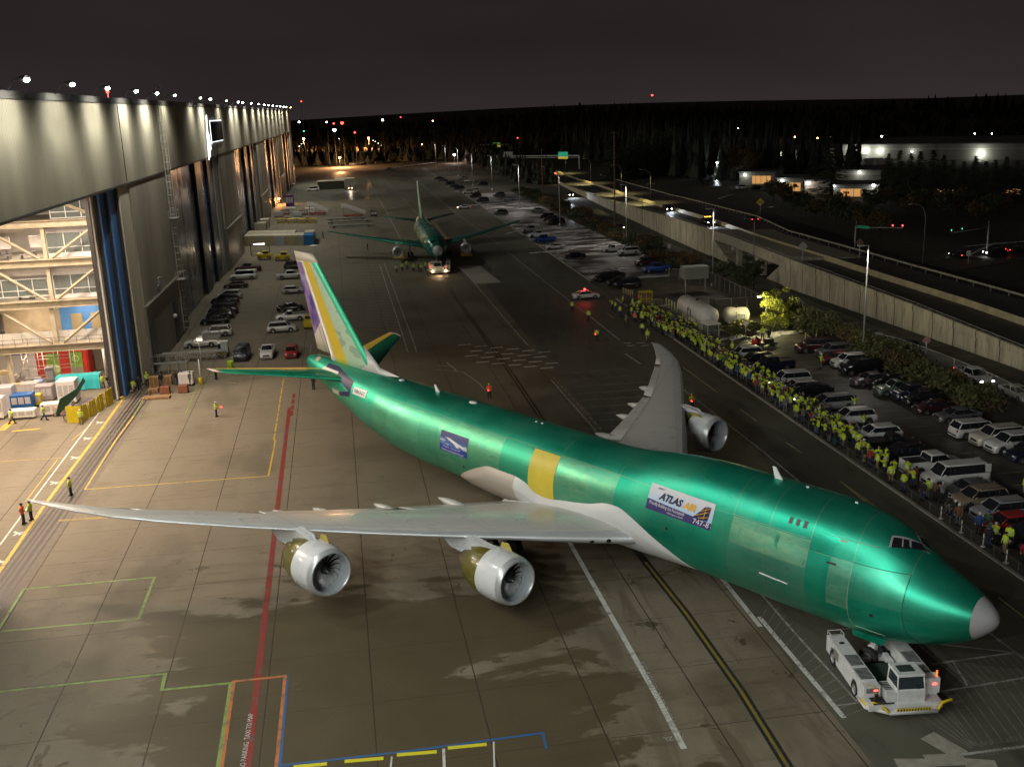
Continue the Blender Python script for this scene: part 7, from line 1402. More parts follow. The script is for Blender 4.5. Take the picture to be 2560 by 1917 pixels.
def signal(p,h,ang,L,lamps,lab,name=None):
    e=empty('traffic_signal',p,ang,lab,'traffic light','traffic signal masts'); mb=MB(); mb.tube((0,0,0),(0,0,h),.16,.12,7); mb.tube((0,0,h-.4),(L,0,h+.5),.1,.07,6); mb.tube((.1,0,h),(.1,0,h+1.),.05,None,4); mb.build('mast',POLEM,e)
    for u in lamps: mb=MB(); mb.box(L*u,0,h-.1+u*.9,.35,.3,1.1); b_=mb.build('signal_box',TRIM,e); mb=MB(); mb.ball((L*u,-.2,h+.1+u*.9),.17,.1,.17); mb.build('signal_lens',LRD if name else LGN,b_)
    if name: mb=MB(); mb.box(2.2,-.1,h-.15,3.2,.06,.6); mb.build('street_sign',mat('street_sign_green',(.01,.28,.14),.5,emit=(.01,.4,.2),es=.06),e)
ps=G(*z3(1330,850),2.9); ps.z=0; pa=G(*z3(1582,762),7.5); dv=pa-ps; signal(ps,6.6,math.atan2(dv.y,dv.x),math.hypot(dv.x,dv.y),(.80,1.0),'signal mast with two red lights and a green street sign',True)
ps=F(z3,2016,912); pa=G(*z3(1840,795),6.8); dv=pa-ps; signal(ps,6.2,math.atan2(dv.y,dv.x),math.hypot(dv.x,dv.y),(.72,1.0),'signal mast with two green lights by the cross street')
# ---------------------------------------------------------------- tanks, fence, booth, crates
def tank(p,rz,L,r,zc,label):
    e=empty('gas_tank',p,rz,label,'tank','horizontal gas tanks'); n=24
    mb=MB(); mb.lathe([(-L/2-r*.5,.05),(-L/2-r*.42,r*.45),(-L/2-r*.2,r*.83),(-L/2,r),(-L/6,r),(L/6,r),(L/2,r),(L/2+r*.2,r*.83),(L/2+r*.42,r*.45),(L/2+r*.5,.05)],(0,0,zc),'x',28); mb.build('vessel',mat('tank_white',(.58,.57,.54),.45,var=.12,vs=.8),e)
    for x_ in (-L*.32,L*.32): mb=MB(); mb.box(x_,0,(zc-r*.6)/2,.5,r*1.5,zc-r*.6); mb.build('saddle',PARA,e)
    mb=MB(); mb.tube((0,-r-.1,0),(0,-r-.1,zc+.4),.05,None,5); mb.tube((0,-r-.1,zc+.4),(0,0,zc+r+.15),.05,None,5); mb.tube((1.2,-r-.1,.2),(1.2,-r-.1,zc+.3),.05,None,5); mb.tube((0,-r-.1,zc+.3),(1.2,-r-.1,zc+.3),.05,None,5); mb.lathe([(0,.25),(.3,.2)],(0,0,zc+r),'z',10,cap=True); mb.build('pipework',TRIM,e)
    return e
ta0=G(*z3c(835,300),2.5); ta1=G(*z3c(1075,430),2.5); tc_=(ta0+ta1)/2; tank(Vector((tc_.x+.3,tc_.y,0)),math.atan2(ta1.y-ta0.y,ta1.x-ta0.x),(ta1-ta0).length-1.0,1.45,2.75,'big white horizontal gas tank behind a row of posts')
tb0=G(*z3c(1225,470),.6); tb1=G(*z3c(1490,470),.6); tc2=(tb0+tb1)/2+hd*1.5; tank(Vector((tc2.x,tc2.y,0)),math.atan2(tb1.y-tb0.y,tb1.x-tb0.x),(tb1-tb0).length-1.4,1.2,1.6,'shorter grey tank behind the dark screen fence')
SCR=mat('fence_screen',(.05,.045,.035),.9,var=.2,vs=2,alpha=.82)
def fence(pts,h,label,m,name='screen_fence',posts=2.4,top=True):
    o=pts[0]; e=empty(name,o,0,label,'fence','fences by the lots')
    mb=MB(); mp=MB()
    for a,b in zip(pts,pts[1:]):
        a2,b2=a-o,b-o; mb.loft([[(a2.x,a2.y,.05),(a2.x,a2.y,h)],[(b2.x,b2.y,.05),(b2.x,b2.y,h)]],0,False,False,close=False); L=(b2-a2).length; n=max(1,int(L/posts))
        for k in range(n+1): q=a2+(b2-a2)*k/n; mp.tube((q.x,q.y,0),(q.x,q.y,h+.08),.045,None,5)
        mp.tube((a2.x,a2.y,h),(b2.x,b2.y,h),.035,None,4)
    if m: mb.build('screen',m,e)
    mp.build('fence_posts',POLEM if m is not SCR else GALV,e)
P_=lambda f,x,y:F(f,x,y)
fence([HP(112,88),HP(104,93.5),HP(79,93.5),HP(78.4,85.2),HP(80.5,84.9)],2.6,'dark screened fence round the smaller tank',SCR)
CHL=mat('chain_link',(.30,.29,.26),.6,alpha=.22)
fence([F(z3c,1900,345),F(z3c,1975,420),F(z3c,2200,500),F(zf,640,200),F(zf,1060,300),F(zf,1400,430),F(zf,1900,640),F(zf,2260,830)],1.9,'chain link fence between the bushes and the street',CHL,'chain_link_fence',3.)
for i in range(12):
    k=i/11; p=F(z3c,682+(965-682)*k,320+(470-320)*k**1.0); mb=MB(); mb.tube((0,0,0),(0,0,1.5),.1,None,8); mb.ball((0,0,1.5),.1,.1,.06,8,4); o=mb.build('bollard',mat('bollard_cream',(.50,.45,.22),.6,var=.2,vs=3),None,p); tag(o,'cream bollard in the row before the big tank, '+ORD[i]+' from the far end','bollard','bollards before the tank')
for i in range(7): p=F(z3c,985+i*21,462-i*1); mb=MB(); mb.tube((0,0,0),(0,0,1.0),.09,None,8); mb.box(0,0,1.04,.16,.16,.08); o=mb.build('bollard',_M['bollard_cream'],None,p); tag(o,'short bollard under the tank end, '+ORD[i]+' from the left','bollard','short bollards under the tank')
for i in range(6): p=F(z3c,288+i*17,195+i*6); mb=MB(); mb.tube((0,0,0),(0,0,1.),.07,None,6); mb.ball((0,0,1),.07,.07,.05,6,4); o=mb.build('bollard',_M['bollard_cream'],None,p); tag(o,'thin post by the dark parked vehicles, '+ORD[i]+' of six from the left','bollard','thin posts by the snowy lot')
e=empty('elevated_container',F(z3c,860,200),HROT,'pale container raised on two thin legs behind the tank','container'); mb=MB(); mb.tube((0,0,0),(0,0,2.6),.1,None,6); mb.tube((3.9,.6,0),(3.9,.6,2.6),.1,None,6); mb.build('leg',POLEM,e); mb=MB(); mb.rbox(2.0,1.,3.7,4.6,2.6,2.2,.08); mb.build('container_body',mat('container_pale',(.22,.24,.21),.6,var=.1,vs=.8),e)
def cage(p,rz,label):
    e=empty('yellow_cage',p,rz,label,'crate'); mb=MB()
    for x_ in (-.95,0,.95):
        for y_ in (-.7,.7): mb.box(x_,y_,1.2,.1,.1,2.4)
    for z_ in (.1,1.2,2.35):
        for y_ in (-.7,.7): mb.box(0,y_,z_,2.0,.1,.1)
        for x_ in (-.95,.95): mb.box(x_,0,z_,.1,1.4,.1)
    mb.box(0,0,2.42,2.2,1.7,.08); mb.build('frame',CARTY,e); mb=MB(); mb.box(.0,.0,.9,1.7,1.2,1.6); mb.build('load',mat('load_brown',(.18,.14,.07),.8,var=.3,vs=3),e)
cage(F(z3c,492,305),HROT,'yellow wire cage beside the far end of the crowd')
def pallet_stack(p,rz,n,label,w=1.2,d=1.1,m=None):
    e=empty('pallet_stack',p,rz,label,'pallet stack','stacks of wooden pallets'); PM=m or mat('pallet_wood',(.42,.25,.12),.8,var=.25,vs=4)
    for k in range(n):
        mb=MB(); z=.075+k*.15
        for j in range(6): mb.box(0,-d/2+.08+j*(d-.16)/5,z+.055,w,.11,.022)
        for x_ in (-w/2+.06,0,w/2-.06): mb.box(x_,0,z,.1,d,.088)
        for j in (0,2.5,5): mb.box(0,-d/2+.08+j*(d-.16)/5,z-.055,w,.11,.02)
        mb.build('pallet',PM,e)
pallet_stack(F(z3c,600,305),HROT,7,'grey pallet stack beside the yellow cage',1.4,1.3,mat('pallet_grey',(.25,.22,.17),.8,var=.2,vs=4))
e=empty('glass_booth',F(z3c,1090,640),HROT+.1,'small glass guard booth with a white roof in the crowd','booth'); mb=MB(); mb.rbox(0,0,2.75,2.2,2.2,.16,.05); mb.build('roof',WHITEP,e); mb=MB(); 
for x_ in (-.85,.85):
    for y_ in (-.85,.85): mb.box(x_,y_,1.35,.1,.1,2.7)
mb.box(0,0,.06,1.8,1.8,.12); mb.build('frame',POLEM,e); mb=MB(); mb.box(0,0,1.4,1.66,1.66,2.3); mb.build('glazing',mat('booth_glass',(.10,.13,.12),.08,alpha=.5),e)
mb=MB(); mb.tube((0,0,0),(0,0,1.2),.07,None,6); 
for i,(x,y) in enumerate(((1495,690),(1530,680))):
    p=F(z3c,x,y); mb=MB(); mb.rbox(0,0,.55,.6,.6,1.1,.03); 
    for z_ in (.3,.6,.9): mb.box(0,0,z_,.63,.63,.05)
    o=mb.build('red_crate',mat('crate_red',(.5,.03,.02),.5,var=.15,vs=3),None,p); tag(o,('left' if i==0 else 'right')+' red crate standing beside the small cart','crate','red crates')
e=empty('hand_cart',F(z3c,1605,680),HROT,'dark flat hand cart loaded with boxes beside the red crates','cart'); mb=MB(); mb.box(0,0,.5,3.0,1.2,.1); mb.box(-1.4,0,.95,.06,1.1,.9); mb.box(.3,0,.8,1.2,.8,.5); mb.build('tray',TRIM,e)
for x_ in (-1.1,1.1):
    for y_ in (-.5,.5): wheel(e,(x_,y_,.22),.22,.12)
e=empty('wooden_gate',F(z3c,1960,660),HROT,'small wooden barrier gate by the first maroon vehicle','gate'); mb=MB(); mb.box(0,0,.8,.14,.14,1.6); mb.box(1.6,0,.7,.1,.1,1.4); mb.tube((0,0,1.4),(1.6,0,.4),.05,None,4); mb.build('frame',mat('gate_wood',(.45,.36,.2),.8),e)
# ---------------------------------------------------------------- gear on the apron beside the hangar
pallet_stack(F(z4,945,1330),HROT,9,'tall pallet stack just right of the blue door leaves'); pallet_stack(F(z4,1022,1320),HROT,8,'second tall pallet stack beside the brown box'); pallet_stack(F(z4,938,1368),HROT,4,'low pallet stack before the tall ones'); pallet_stack(F(z4,955,1403),HROT,2,'wide flat pallet lying nearest the camera',3.2,1.4)
for x,y,lab in ((1008,1372,'brown wooden box between the pallet stacks'),(1118,1365,'brown wooden box right of the pallet stacks')):
    p=F(z4,x,y); mb=MB(); mb.rbox(0,0,.5,1.2,1.0,.9,.03); 
    for z_ in (.25,.75): mb.box(0,0,z_,1.24,1.04,.07)
    tag(mb.build('wooden_box',mat('box_brown',(.22,.08,.04),.7,var=.2,vs=3),None,p,HROT),lab,'box','brown wooden boxes')
e=empty('yellow_bollard',F(z6,326,1140),0,'yellow drum bollard with a tall white marker pole','bollard'); mb=MB(); mb.lathe([(0,.3),(.9,.3),(.95,.2)],(0,0,0),'z',16,cap=True); mb.build('drum',CARTY,e); mb=MB(); mb.tube((0,0,.9),(0,0,3.4),.08,None,8); mb.build('marker_pole',WHITEP,e)
e=empty('thin_pole',F(z6,332,1010),0,'thin grey pole behind the yellow bollard','pole'); mb=MB(); mb.tube((0,0,0),(0,0,3.4),.06,None,6); mb.rbox(0,0,3.3,.3,.15,.4,.02); mb.build('shaft',POLEM,e)
e=empty('waste_bin',F(z6,561,1014),0,'lime green bin standing alone above the stabiliser','bin'); mb=MB(); mb.lathe([(0,.34),(1.0,.42),(1.05,.44)],(0,0,0),'z',16,cap=True); mb.build('drum',mat('lime',(.45,.7,.02),.5),e); mb=MB(); mb.lathe([(1.05,.45),(1.12,.35),(1.15,.05)],(0,0,0),'z',16); mb.build('lid',mat('lime',(.45,.7,.02),.5),e)
e=empty('work_platform',F(z6,230,960),HROT,'long low grey railing structure before the flatbed truck','platform'); mb=MB()
for k in range(9): mb.box(-5+k*1.25,0,.6,.08,.08,1.2); mb.box(-5+k*1.25,1.4,.6,.08,.08,1.2)
for y_ in (0,1.4): mb.box(0,y_,1.2,10.1,.08,.08); mb.box(0,y_,.6,10.1,.06,.06)
for k in range(8): mb.tube((-5+k*1.25,0,1.2),(-3.75+k*1.25,0,.1),.03,None,4)
mb.box(0,.7,1.22,10,1.3,.05); mb.build('frame',GALV,e); mb=MB(); mb.box(5.0,.7,1.6,1.0,.1,1.6); mb.build('end_panel',mat('panel_blue_grey',(.30,.36,.36),.5),e)
e=empty('scaffold_rack',F(z4,1000,1250),HROT,'grey pipe rack by the cream door leaf','rack'); mb=MB()
for k in range(6): mb.box(-3+k*1.2,0,1.2,.08,.08,2.4); mb.box(-3+k*1.2,1.2,1.2,.08,.08,2.4)
mb.box(0,0,2.4,6.2,.08,.08); mb.box(0,1.2,2.4,6.2,.08,.08); mb.box(0,.6,1.3,6.2,1.1,.05); mb.build('frame',GALV,e)
e=empty('white_generator',F(z4,1140,1320),HROT,'white equipment unit behind the group near the yellow bollard','generator'); mb=MB(); mb.rbox(0,0,1.0,1.9,1.4,1.5,.12); mb.build('housing',WHITEP,e); mb=MB(); mb.box(-.97,0,1.0,.04,.9,.8); mb.build('vent',TRIM,e); 
for x_ in (-.6,.6):
    for y_ in (-.6,.6): wheel(e,(x_,y_,.25),.25,.15)
# equipment inside the bay mouth
GRN=mat('curtain_green',(.05,.16,.10),.6,var=.2,vs=2)
e=empty('conveyor_stand',F(zi,1700,1080),HROT+PI/2+.9,'long roller stand with yellow and green curtains at the bay mouth','stand','equipment in the bay mouth')
c0=HP(47.5,-4.6); e.location=c0; e.rotation_euler[2]=HROT+1.35
mb=MB()
for k in range(14): mb.box(-4.2+k*.52,-1.5,1.0-.06*(k%3),.42 if k%4!=3 else .10,.05+.04*(k%2),2.0)
mb.box(-4.5,-.6,1.0,.06,1.7,2.0); mb.box(3.2,-1.5,1.0,1.2,.06,2.0); mb.build('yellow_curtain',CARTY,e)
mb=MB(); mb.prism([(-4.8,1.3),(-3.5,2.6),(.5,2.7),(2.6,3.6),(3.0,3.0),(.5,1.9),(-4.8,.8)],1.3,1.36,'y'); mb.build('green_curtain',GRN,e)
mb=MB(); mb.box(-.5,0,.9,7.4,2.2,.12); 
for k in range(24): mb.tube((-4+k*.3,-1.0,1.0),(-4+k*.3,1.0,1.0),.06,None,6)
for x_ in (-3.8,-1,1.8):
    for y_ in (-1,1): mb.box(x_,y_,.45,.1,.1,.9)
mb.build('roller_bed',mat('roller_grey',(.25,.22,.25),.4,metal=.4),e)
def cabinet(f,x,y,sx,sy,sz,m,label,kind='cabinet',rz=HROT,wh=True,tilt=None,gr='equipment in the bay mouth'):
    p=F(f,x,y); e=empty(kind,p,rz,label,kind.replace('_',' '),gr); b=.25 if wh else 0; mb=MB(); mb.rbox(0,0,b+sz/2,sx,sy,sz,.06); mb.build('housing',m,e)
    mb=MB()
    for k in range(3): mb.box(-sx*.3+k*sx*.3,-sy/2-.01,b+sz*.55,sx*.24,.03,sz*.5)
    mb.build('panel',mat('cabinet_panel_grey',(.45,.43,.42),.5),e)
    if wh:
        for x_ in (-sx*.38,sx*.38):
            for y_ in (-sy*.38,sy*.38): wheel(e,(x_,y_,.24),.24,.14)
    return e
cabinet(zi,1290,990,2.2,2.2,2.7,WHITEP,'tall white box cart behind the green curtain','box_cart'); cabinet(zi,1080,1220,3.6,1.4,1.3,WHITEP,'white tool trolley with a dark top in the bay mouth','tool_trolley'); cabinet(zi,860,960,2.2,1.8,1.8,mat('soft_grey',(.30,.26,.26),.6),'grey covered unit behind the white trolley','covered_unit'); cabinet(zi,450,1110,2.6,1.6,1.7,mat('deep_blue',(.01,.10,.33),.5),'blue tipping bin with papers beside the crate trailer','tipping_bin'); cabinet(zi,440,1290,3.0,1.2,.9,WHITEP,'low white crate trailer at the left of the bay','crate_trailer')
cabinet(zi,170,1110,1.8,1.8,2.9,mat('wrap_grey',(.50,.46,.48),.35),'machine wrapped in pale plastic at the left edge','wrapped_machine',wh=False); cabinet(zi,20,1290,1.2,1.6,2.4,WHITEP,'white cart cut by the left edge of the photo','white_cart'); cabinet(zi,570,850,2.4,1.6,1.6,mat('steel_steps',(.42,.36,.34),.5),'grey steel steps in the bay','steel_steps',wh=False)
cabinet(zi,350,560,2.6,1.2,1.1,mat('cardboard',(.50,.28,.16),.8),'cardboard boxes on a bench in the bay','boxed_goods',wh=False); cabinet(zi,600,510,3.0,1.3,1.5,mat('mid_blue',(.03,.10,.42),.5),'blue cabinet against the white wall of the bay','blue_cabinet',wh=False); cabinet(zi,150,760,1.2,1.2,2.6,TAN,'tan locker at the left side of the bay','locker',wh=False); cabinet(zi,720,800,1.2,1.6,1.2,mat('pale_blue',(.18,.32,.60),.5),'pale blue cart behind the steps','pale_blue_cart')
for i,(x,y,a_,b_,c_,m_,nm_,lb_) in enumerate(((700,1060,1.2,1.0,1.3,CARTY,'yellow_cart','small yellow cart between the blue bin and the white trolley'),(1010,900,1.,1.,1.5,TRIM,'black_cabinet','small black cabinet behind the white trolley'),(250,640,1.6,1.,1.0,WHITEP,'work_bench','white bench under the mezzanine at the left'),(960,700,1.,.8,2.4,mat('grey_frame',(.2,.19,.19),.6),'tool_locker','narrow grey locker near the red wall'),(560,680,3.2,1.,.8,GALV,'long_bench','long steel bench in the middle of the bay'),(330,880,1.2,.9,1.4,TAN,'file_cabinet','tan cabinet beside the wrapped machine'),(1110,1240,1.2,.8,.9,mat('cardboard',(.50,.28,.16),.8),'small_trolley','brown low trolley before the white tool trolley'))): cabinet(zi,x,y,a_,b_,c_,m_,lb_,nm_)
e=empty('covered_table',F(zi,1480,740),HROT+.05,'long table draped with a bright teal cloth in the bay','table'); mb=MB(); n=40; rows=[]
for k in range(n+1): u=k/n; wv=.12*math.sin(u*22)+.06*math.sin(u*51); rows.append([(-2.7+5.4*u,-1.0-.25-wv,.1),(-2.7+5.4*u,-1.0-wv*.5,1.1),(-2.7+5.4*u,-.9,1.85+.05*math.sin(u*9)),(-2.7+5.4*u,.9,1.85)])
mb.loft(rows,0,True,False,close=False); mb.build('cloth',mat('teal_cloth',(.02,.38,.40),.75),e); mb=MB(); mb.box(0,0,1.75,5.2,1.7,.1)
for x_ in (-2.4,0,2.4):
    for y_ in (-.7,.7): mb.box(x_,y_,.87,.1,.1,1.74)
mb.build('table_frame',GALV,e)
e=empty('scaffold_stand',F(zi,820,690),HROT,'tall thin steel scaffold before the red wall','scaffold'); mb=MB()
for x_ in (-2,0,2,4):
    for y_ in (-1,1): mb.tube((x_,y_,0),(x_,y_,4.8),.05,None,5)
for z_ in (1.2,2.5,3.8,4.8):
    for y_ in (-1,1): mb.tube((-2,y_,z_),(4,y_,z_),.035,None,4)
    mb.tube((-2,-1,z_),(-2,1,z_),.035,None,4)
mb.tube((-2,-1,.2),(0,-1,2.5),.04,None,4); mb.tube((-3.4,0,.2),(-1.8,0,4.2),.07,None,4); mb.build('frame',mat('scaffold_grey',(.45,.38,.32),.5,metal=.3),e)
# containers, stairs and dollies farther up the apron
CC=[mat('cont_tan',(.33,.29,.17),.7,var=.15,vs=.6),mat('cont_tan2',(.30,.28,.20),.7,var=.15,vs=.6),mat('cont_grey',(.32,.32,.38),.6,var=.1,vs=.6),mat('cont_blue',(.01,.13,.33),.5,var=.1,vs=.6)]; CT=mat('cont_roof',(.52,.47,.36),.6,var=.12,vs=.5)
a=F(ze,295,1298); b=F(ze,1245,1285); ux=(b-a)/7
nm=['first','second','third','fourth','fifth','sixth','seventh']
for row,(n0,n1,off) in enumerate(((0,7,0.),(0,7,7.0))):
    for i in range(n0,n1):
        if row==1 and i in (5,): continue
        c=a+ux*(i+.5)+hd*(3.+off); e=empty('container',c,HROT,('pale roofed container, ' if i<6 else 'bright blue container, ' if row==0 else 'tan container, ')+nm[i]+(' of the front row' if row==0 else ' of the back row')+' by the hangar','container','containers by the hangar')
        mb=MB(); w_=ux.length*.97; mb.rbox(0,0,1.35,w_,5.9,2.6,.04); 
        for k in range(7): mb.box(-w_/2+w_*(k+.5)/7,-2.97,1.35,.08,.05,2.3)
        mb.build('shell',CC[3] if (i==6 and row==0) else CC[2] if i==3 else CC[i%2],e); mb=MB(); mb.box(0,0,2.68,w_*.98,5.8,.06); mb.build('lid',CT if i!=6 or row else CC[3],e)
for i,(x0,x1,y_) in enumerate(((330,590,1085),(380,635,1030))): 
    p=F(ze,(x0+x1)/2,y_+40); mb=MB(); mb.rbox(0,0,1.3,4.6,5.6,2.5,.05); mb.box(0,0,2.58,4.5,5.5,.05); tag(mb.build('container',CT,None,p+hd*6,HROT),'pale container behind the rows near the doors, '+('nearer' if i==0 else 'farther'),'container','containers by the hangar')
e=empty('lit_canopy',F(ze,505,1420),HROT,'low canopy with a bright strip light by the hangar doors','canopy'); mb=MB(); mb.box(0,0,2.7,5,3,.12)
for x_ in (-2.3,2.3): mb.box(x_,0,1.35,.1,.1,2.7)
mb.build('frame',TRIM,e); mb=MB(); mb.box(0,-1.3,2.85,2.6,.2,.16); mb.build('strip_light',mat('strip_warm',(1,1,1),.3,emit=(1,.78,.55),es=16.),e); lamp('strip_lamp','POINT',(0,-1.6,2.4),160,(1,.75,.5),e,size=.3)
def stairs(p,rz,label,L=7,h=3.6):
    e=empty('boarding_stairs',p,rz,label,'stairs','mobile boarding stairs'); mb=MB(); mb.prism([(-L/2,0.8),(-L/2,1.1),(L/2-1.6,h),(L/2,h),(L/2,h-.3),(L/2-1.6,h-.3)],-.8,.8,'y'); mb.build('flight',mat('stair_white',(.55,.52,.5),.6,var=.1,vs=2),e)
    mb=MB()
    for y_ in (-.8,.8): mb.prism([(-L/2,1.1),(-L/2,2.0),(L/2-1.6,h+1),(L/2,h+1),(L/2,h),(L/2-1.6,h)],y_-.03,y_+.03,'y')
    mb.build('side_panel',mat('stair_white',(.55,.52,.5),.6),e); mb=MB(); mb.rbox(.2,0,.7,L*.8,1.8,.5,.08); mb.box(L/2-.8,0,2.0,.2,1.4,h-.6); mb.build('chassis',mat('stair_red',(.25,.05,.04),.5),e)
    for x_ in (-L*.3,L*.3):
        for y_ in (-.8,.8): wheel(e,(x_,y_,.4),.4,.25)
stairs(F(ze,1300,870),HROT+PI,'white mobile stairs with a tall head, left of two'); stairs(F(ze,1790,900),HROT+PI,'white mobile stairs sloping down to the right, right of two',8.)
for i,(x,y,L) in enumerate(((1700,945,13),(1740,985,14),(1760,1040,13))):
    e=empty('dolly_rack',F(ze,x,y),HROT,'long low grey equipment dolly, '+['farthest','middle','nearest'][i]+' of three','dolly','long dollies on the far apron'); mb=MB(); mb.box(0,0,.8,L,1.5,.14); mb.box(0,0,.55,L,.2,.3)
    for k in range(7): mb.box(-L/2+.4+k*(L-.8)/6,0,.4,.15,1.4,.5)
    mb.build('bed',GALV,e)
    for x_ in (-L*.4,L*.4):
        for y_ in (-.6,.6): wheel(e,(x_,y_,.3),.3,.2)
for i in range(7): cabinet(ze,790+i*72,985-(i%2)*14,2.6,1.6,1.3,[CARTY,mat('ground_gear_brown',(.18,.10,.05),.7,var=.2,vs=2),CARTY,GALV][i%4],ORD[i]+' cart in the cluttered row of ground equipment','ground_cart',gr='row of ground equipment')
for i in range(6): cabinet(ze,760+i*85,900-(i%3)*30,3.,2.,1.6,[GALV,mat('ground_gear_brown',(.18,.10,.05),.7),WHITEP][i%3],ORD[i]+' unit in the rear row of ground equipment','ground_unit',gr='rear row of ground equipment')
cabinet(ze,2070,890,2.2,1.8,1.6,TRIM,'small black ground power unit left of the smaller jet','power_unit'); cabinet(ze,915,745,3.,3.,4.2,mat('purple_tarp',(.08,.03,.14),.8,var=.2,vs=1),'purple covered stack near the orange lamp','covered_stack',wh=False); cabinet(ze,700,590,5.,3.,3.2,mat('shed_brown',(.12,.07,.05),.8,var=.2,vs=1),'brown shed beside the hangar near the orange lamp','small_shed',wh=False)
e=empty('open_shed',F(ze,1480,515),HROT,'dark open fronted shed with a pale roof on the far apron','shed'); mb=MB(); mb.box(0,3,1.8,12,6,3.6); mb.build('wall',mat('shed_dark',(.03,.035,.02),.8),e); mb=MB(); mb.box(0,3,3.7,12.6,6.6,.25); mb.build('roof',CT,e)
e=empty('open_shed',F(ze,1670,475),HROT,'pale box building right of the dark open shed','shed'); mb=MB(); mb.box(0,3,1.7,9,6,3.4); mb.build('wall',mat('shed_pale',(.36,.33,.26),.8),e); mb=MB(); mb.box(0,3,3.5,9.4,6.4,.2); mb.build('roof',CT,e)
car('van','white',F(ze,1230,540),IN,'white box truck on the far apron left of the dark shed','vehicles on the far side road and lot',0,False); car('small_pickup','white',F(ze,910,470),IN,'white small truck close to the far hangar doors','vehicles on the far side road and lot',0,False)
car('pickup','green',F(zk,1010,765),IN,'dark green truck at the far end of the taxi road','vehicles on the far side road and lot',0,False)
# ---------------------------------------------------------------- trees and bushes
def leafm(name,a,b): 
    m=mat(name,a,.9); t=NT(m); g_=t.nt.nodes.new('ShaderNodeNewGeometry'); n=t.noise(1.1,3); c=t.mix(g_.outputs['Random Per Island'],a,b); t.out('Base Color',c); return m
LDARK=leafm('leaf_dark',(.028,.040,.018),(.075,.085,.04)); LBUSH=leafm('leaf_bush',(.045,.050,.016),(.11,.105,.035)); LBR=leafm('leaf_brown',(.06,.040,.018),(.12,.085,.035)); LYG=leafm('leaf_yellow_green',(.16,.19,.025),(.34,.36,.05)); BARK=mat('bark',(.07,.05,.035),.9,var=.2,vs=3)
def leaves(mb,c,rx,ry,rz_,n,s,rg):
    for _ in range(n):
        a=rg.uniform(0,2*PI); u=rg.uniform(-.5,1); r_=(rg.random()**.35); k=math.sqrt(max(0,1-u*u)); p=Vector((c[0]+rx*r_*k*math.cos(a),c[1]+ry*r_*k*math.sin(a),c[2]+rz_*r_*u))
        n1=Vector((rg.uniform(-1,1),rg.uniform(-1,1),rg.uniform(-.2,1))).normalized(); t1=n1.orthogonal().normalized(); t2=n1.cross(t1); q=s*rg.uniform(.6,1.4); mb.add([p-t1*q,p+t2*q*.6,p+t1*q,p-t2*q*.6],[(0,1,2,3)])
def bush_proto(seed,n=420,s=.22,clumps=7):
    rg=random.Random(seed); mb=MB()
    for i in range(clumps): a=rg.uniform(0,2*PI); d=rg.uniform(.0,.75); r_=rg.uniform(.5,.85); leaves(mb,(math.cos(a)*d,math.sin(a)*d,.35+rg.uniform(0,.3)),r_*.75,r_*.75,r_*.75,n//clumps,s,rg)
    return mb
bm=[bush_proto(i,900,.085).mesh('bush_foliage',LBUSH) for i in range(4)]; stem=MB().tube((0,0,0),(0,0,.6),.08,.03,5).mesh('bush_stem',BARK)
def bush(p,w,h,label,m,group='bushes behind the parked cars',i=0):
    e=empty('bush',p,random.uniform(0,6),label,'bush',group); o=obj('foliage',bm[i%4],e,slot=m); o.scale=(w/1.75,w/1.75,h/.92); s_=obj('stem',stem,e); s_.scale=(1,1,h*.6)
rg=random.Random(3)
bl=[(z3c,1830,500,3.2,2.2),(z3c,1810,430,3.,2.6),(z3c,1960,560,5.,3.2),(z3c,2060,560,5.,3.2),(z3c,2140,590,4.5,3.),(z3c,1330,610,2.6,1.5),(z3c,1500,560,2.6,1.4),(z3c,1440,600,1.6,.9),(z3c,1400,520,4,1.2),(z3c,1230,555,4,1.1),(z3c,1640,540,3,1.)]
bl+=[(zf,700+i*47+rg.uniform(-12,12),240+i*26+(i%3)*32,rg.uniform(3.6,5.2),rg.uniform(1.7,2.8)) for i in range(30)]+[(zf,560+i*60,180+i*32,3.6,2.) for i in range(6)]+[(zf,900+i*120,400+i*52,3.6,1.7) for i in range(8)]
for i,(f,x,y,w,h) in enumerate(bl):
    if y>900: continue
    bush(F(f,x,y),w,h,('round bush in the planting by the lamp and tank, ' if i<11 else 'bush in the long hedge bed behind the parked cars, ')+ORD[i if i<11 else min(47,i-11)]+' from the far end',LBR if rg.random()<.4 and i>5 else LBUSH,'planting by the tank' if i<11 else 'bushes behind the parked cars',i)
for i in range(34):   # hedge of the snowy lot
    h_=128+i*6.3; bush(HP(h_,95.5+rg.uniform(-1,2.5)),rg.uniform(4.5,7),rg.uniform(1.6,3.2),'scrubby bush in the hedge beyond the snowy lot, '+ORD[i]+' from the near end',LBR if i%3 else LDARK,'hedge beyond the snowy lot',i)
